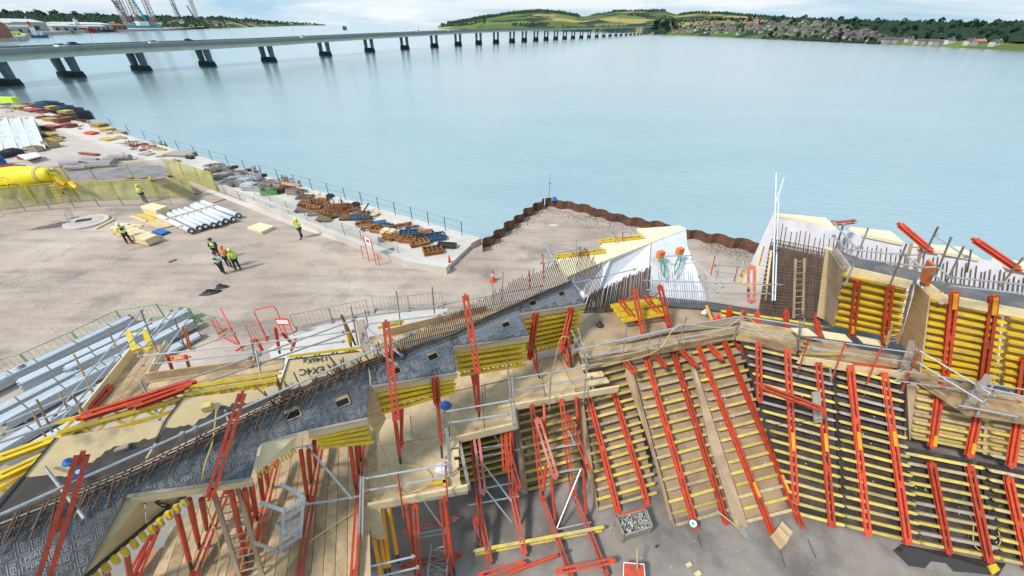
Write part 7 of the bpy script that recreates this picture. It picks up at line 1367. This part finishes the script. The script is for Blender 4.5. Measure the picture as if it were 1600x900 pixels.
# hoses
def hose(pts, label, r_=.012, m='hose_yellow'):
    P_ = [G(*p) for p in pts]; out = []
    for i in range(len(P_)-1):
        p0, p1, p2, p3 = P_[max(i-1, 0)], P_[i], P_[i+1], P_[min(i+2, len(P_)-1)]
        for k in range(5):
            t_ = k/5; out.append(.5*((2*p1)+(p2-p0)*t_+(2*p0-5*p1+4*p2-p3)*t_**2+(3*p1-p0-3*p2+p3)*t_**3))
    out.append(P_[-1]); return tag(MB().path(out, r_, 5).build('hose', M[m]), label, 'hose')
hose([(338, 640, 9.5), (332, 690, 9.2), (318, 735, 9.1), (320, 780, 8.2), (340, 840, 6.6), (342, 880, 6.1), (330, 905, 6.1)], 'yellow hose hanging down over the second nearest gray form')
hose([(586, 545, 8.5), (580, 600, 8.3), (590, 680, 7.3), (606, 720, 6.1), (614, 760, 6.1), (640, 770, 6.1), (670, 755, 6.1), (665, 735, 6.1), (640, 727, 6.1), (610, 733, 6.1), (596, 760, 6.1), (585, 782, 6.1)], 'yellow hose coiled on the plywood deck')
hose([(435, 902, 6.1), (480, 850, 6.1), (530, 815, 6.1), (560, 795, 6.1)], 'yellow hose running across the plank deck')
hose([(800, 625, 6.2), (835, 605, 6.2), (862, 580, 6.2), (875, 530, 7.6), (890, 528, 7.6)], 'yellow hose over the farthest deck'); hose([(930, 569, 7.1), (985, 562, 6.9), (1030, 545, 6.9), (1062, 508, 7.5), (1130, 512, 7.4), (1165, 495, 7.5), (1195, 520, 7.2), (1230, 535, 6.9)], 'yellow hose draped along the walkway rails')
hose([(1505, 800, 4.3), (1520, 812, 4.2), (1522, 850, 3.8), (1540, 862, 3.7), (1562, 850, 3.8), (1560, 830, 4.1)], 'yellow hose hanging on the third wall section')
heap('plastic_bag', 692, 731, .2, .18, .12, M['white_tarp'], 'crumpled clear plastic on the corner of the hose deck', 'plastic', z=6.04)
tag(MB().beam(G(672, 757, 6.08), G(700, 752, 6.08), .08, .06).beam(G(694, 745, 6.08), G(697, 760, 6.08), .1, .06).build('yellow_bracket', M['yellow_paint']), 'yellow bracket lying on the corner of the hose deck', 'bracket')
# the slab's underside and drop edges are closed by a concrete kerb behind the forms
struct('ground_bank', MB().plate([G(560, 640, 3.4), G(905, 560, 3.4), G(1300, 560, 3.4), G(1300, 500, 3.4), G(900, 470, 3.4), G(620, 520, 3.4)], 3.3, n=Z), M['site_slab'])

tag(MB().plate(pl([(1170, 492), (1300, 502), (1440, 540), (1700, 600), (1700, 665), (1520, 650), (1430, 600), (1300, 566), (1160, 532)], 6.5), .06, n=Z).build('inner_platform', M['black_film_dusty']), 'dark platform under the walkway and below the upper boxes', 'platform')
struct('ground_bank', MB().plate(pl([(1400, 590), (1700, 640), (1720, 790), (1540, 730), (1412, 702), (1300, 600)], 5.2), 5.1, n=Z), M['site_slab'])

def litter(name, zone, n, label, mats_, s0=.02, s1=.06):
    r = random.Random(n); mb = MB()
    for k in range(n):
        p = zone(r.random(), r.random()); s = r.uniform(s0, s1); mb.add([p+V((r.uniform(-s, s), r.uniform(-s, s), .004+r.uniform(0, s*.4))) for _ in range(4)], [(0, 1, 2), (0, 2, 3), (0, 3, 1)])
    tag(mb.build(name, M[mats_]), label, 'debris', kind='stuff')
def quadz(a, b, c, d, z): 
    q = pl([a, b, c, d], z); return lambda u, v: lerp(lerp(q[0], q[1], u), lerp(q[3], q[2], u), v)
litter('debris', quadz((620, 800), (1180, 830), (1500, 899), (600, 899), 3.505), 70, 'small pale scraps lying on the slab', 'rubbish', .008, .03)
litter('debris', quadz((250, 850), (560, 690), (560, 899), (230, 899), 6.03), 50, 'small dark scraps on the plank deck', 'dark_cloth', .006, .02)
litter('debris', quadz((580, 700), (700, 680), (722, 755), (580, 780), 6.03), 40, 'small scraps on the plywood deck', 'dark_cloth', .006, .025)
litter('debris', quadz((1000, 480), (1150, 495), (1140, 510), (960, 520), 6.36), 50, 'small pale scraps on the middle platform', 'rubbish', .01, .03)
litter('debris', quadz((1310, 395), (1435, 420), (1425, 440), (1325, 418), 9.66), 40, 'small pale scraps on top of the upper box', 'rubbish', .01, .03)
for (a, b, c, d, z0, z1, n) in (((1175, 560), (1300, 575), (1320, 820), (1245, 800), 6.9, 3.6, 30), ((1310, 590), (1405, 610), (1435, 845), (1330, 825), 6.9, 3.6, 30), ((1420, 710), (1580, 735), (1600, 880), (1445, 850), 5.5, 3.6, 40), ((1000, 600), (1080, 590), (1140, 790), (1060, 810), 6, 3.7, 20), ((1100, 600), (1160, 590), (1230, 790), (1170, 800), 6, 3.7, 20)):
    A4 = [G(*a, z0), G(*b, z0), G(*c, z1), G(*d, z1)]; nn = plane(*A4); litter('debris', lambda u, v: lerp(lerp(A4[0], A4[1], u), lerp(A4[3], A4[2], u), v)-nn*.15, n, 'pale scraps caught between the wall girders', 'rubbish', .012, .05)

panel([(690, 668, 5.6), (795, 645, 5.6), (806, 738, 3.6), (716, 760, 3.6)], 9, [], 'black_backing', 'shaded leaning formwork panel under the middle deck, behind the first raking frames', gm=YW)  # gloom below the deck is put into the near-black sheet colour
r = random.Random(21)
for i in range(46):
    u = r.random()
    if i < 22: x, y, z_ = 196+u*80+r.uniform(-4, 4), 224+u*26+r.uniform(-4, 9), .02
    elif i < 34: x, y, z_ = 12+u*120, 168+u*34+r.uniform(-2, 4), .02
    else: x, y, z_ = 330+u*130, 266+u*30+r.uniform(-2, 12), .37
    kd = r.choice(['boards', 'frames', 'posts', 'crate']); mm = r.choice(['grey_timber', 'timber', 'rust', 'pile_rust', 'dull_galvanised', 'stack_red', 'stack_yellow', 'dark_steel'])
    stack(x, y, r.uniform(.7, 1.5), r.uniform(.4, .9), r.uniform(.25, .7), M[mm], 'small pallet of mixed site materials in the clutter along the quay', 'pallet', 'material_pallet', kd, rot=r.uniform(-.8, .8), z=z_, grp='mixed pallets along the quay')
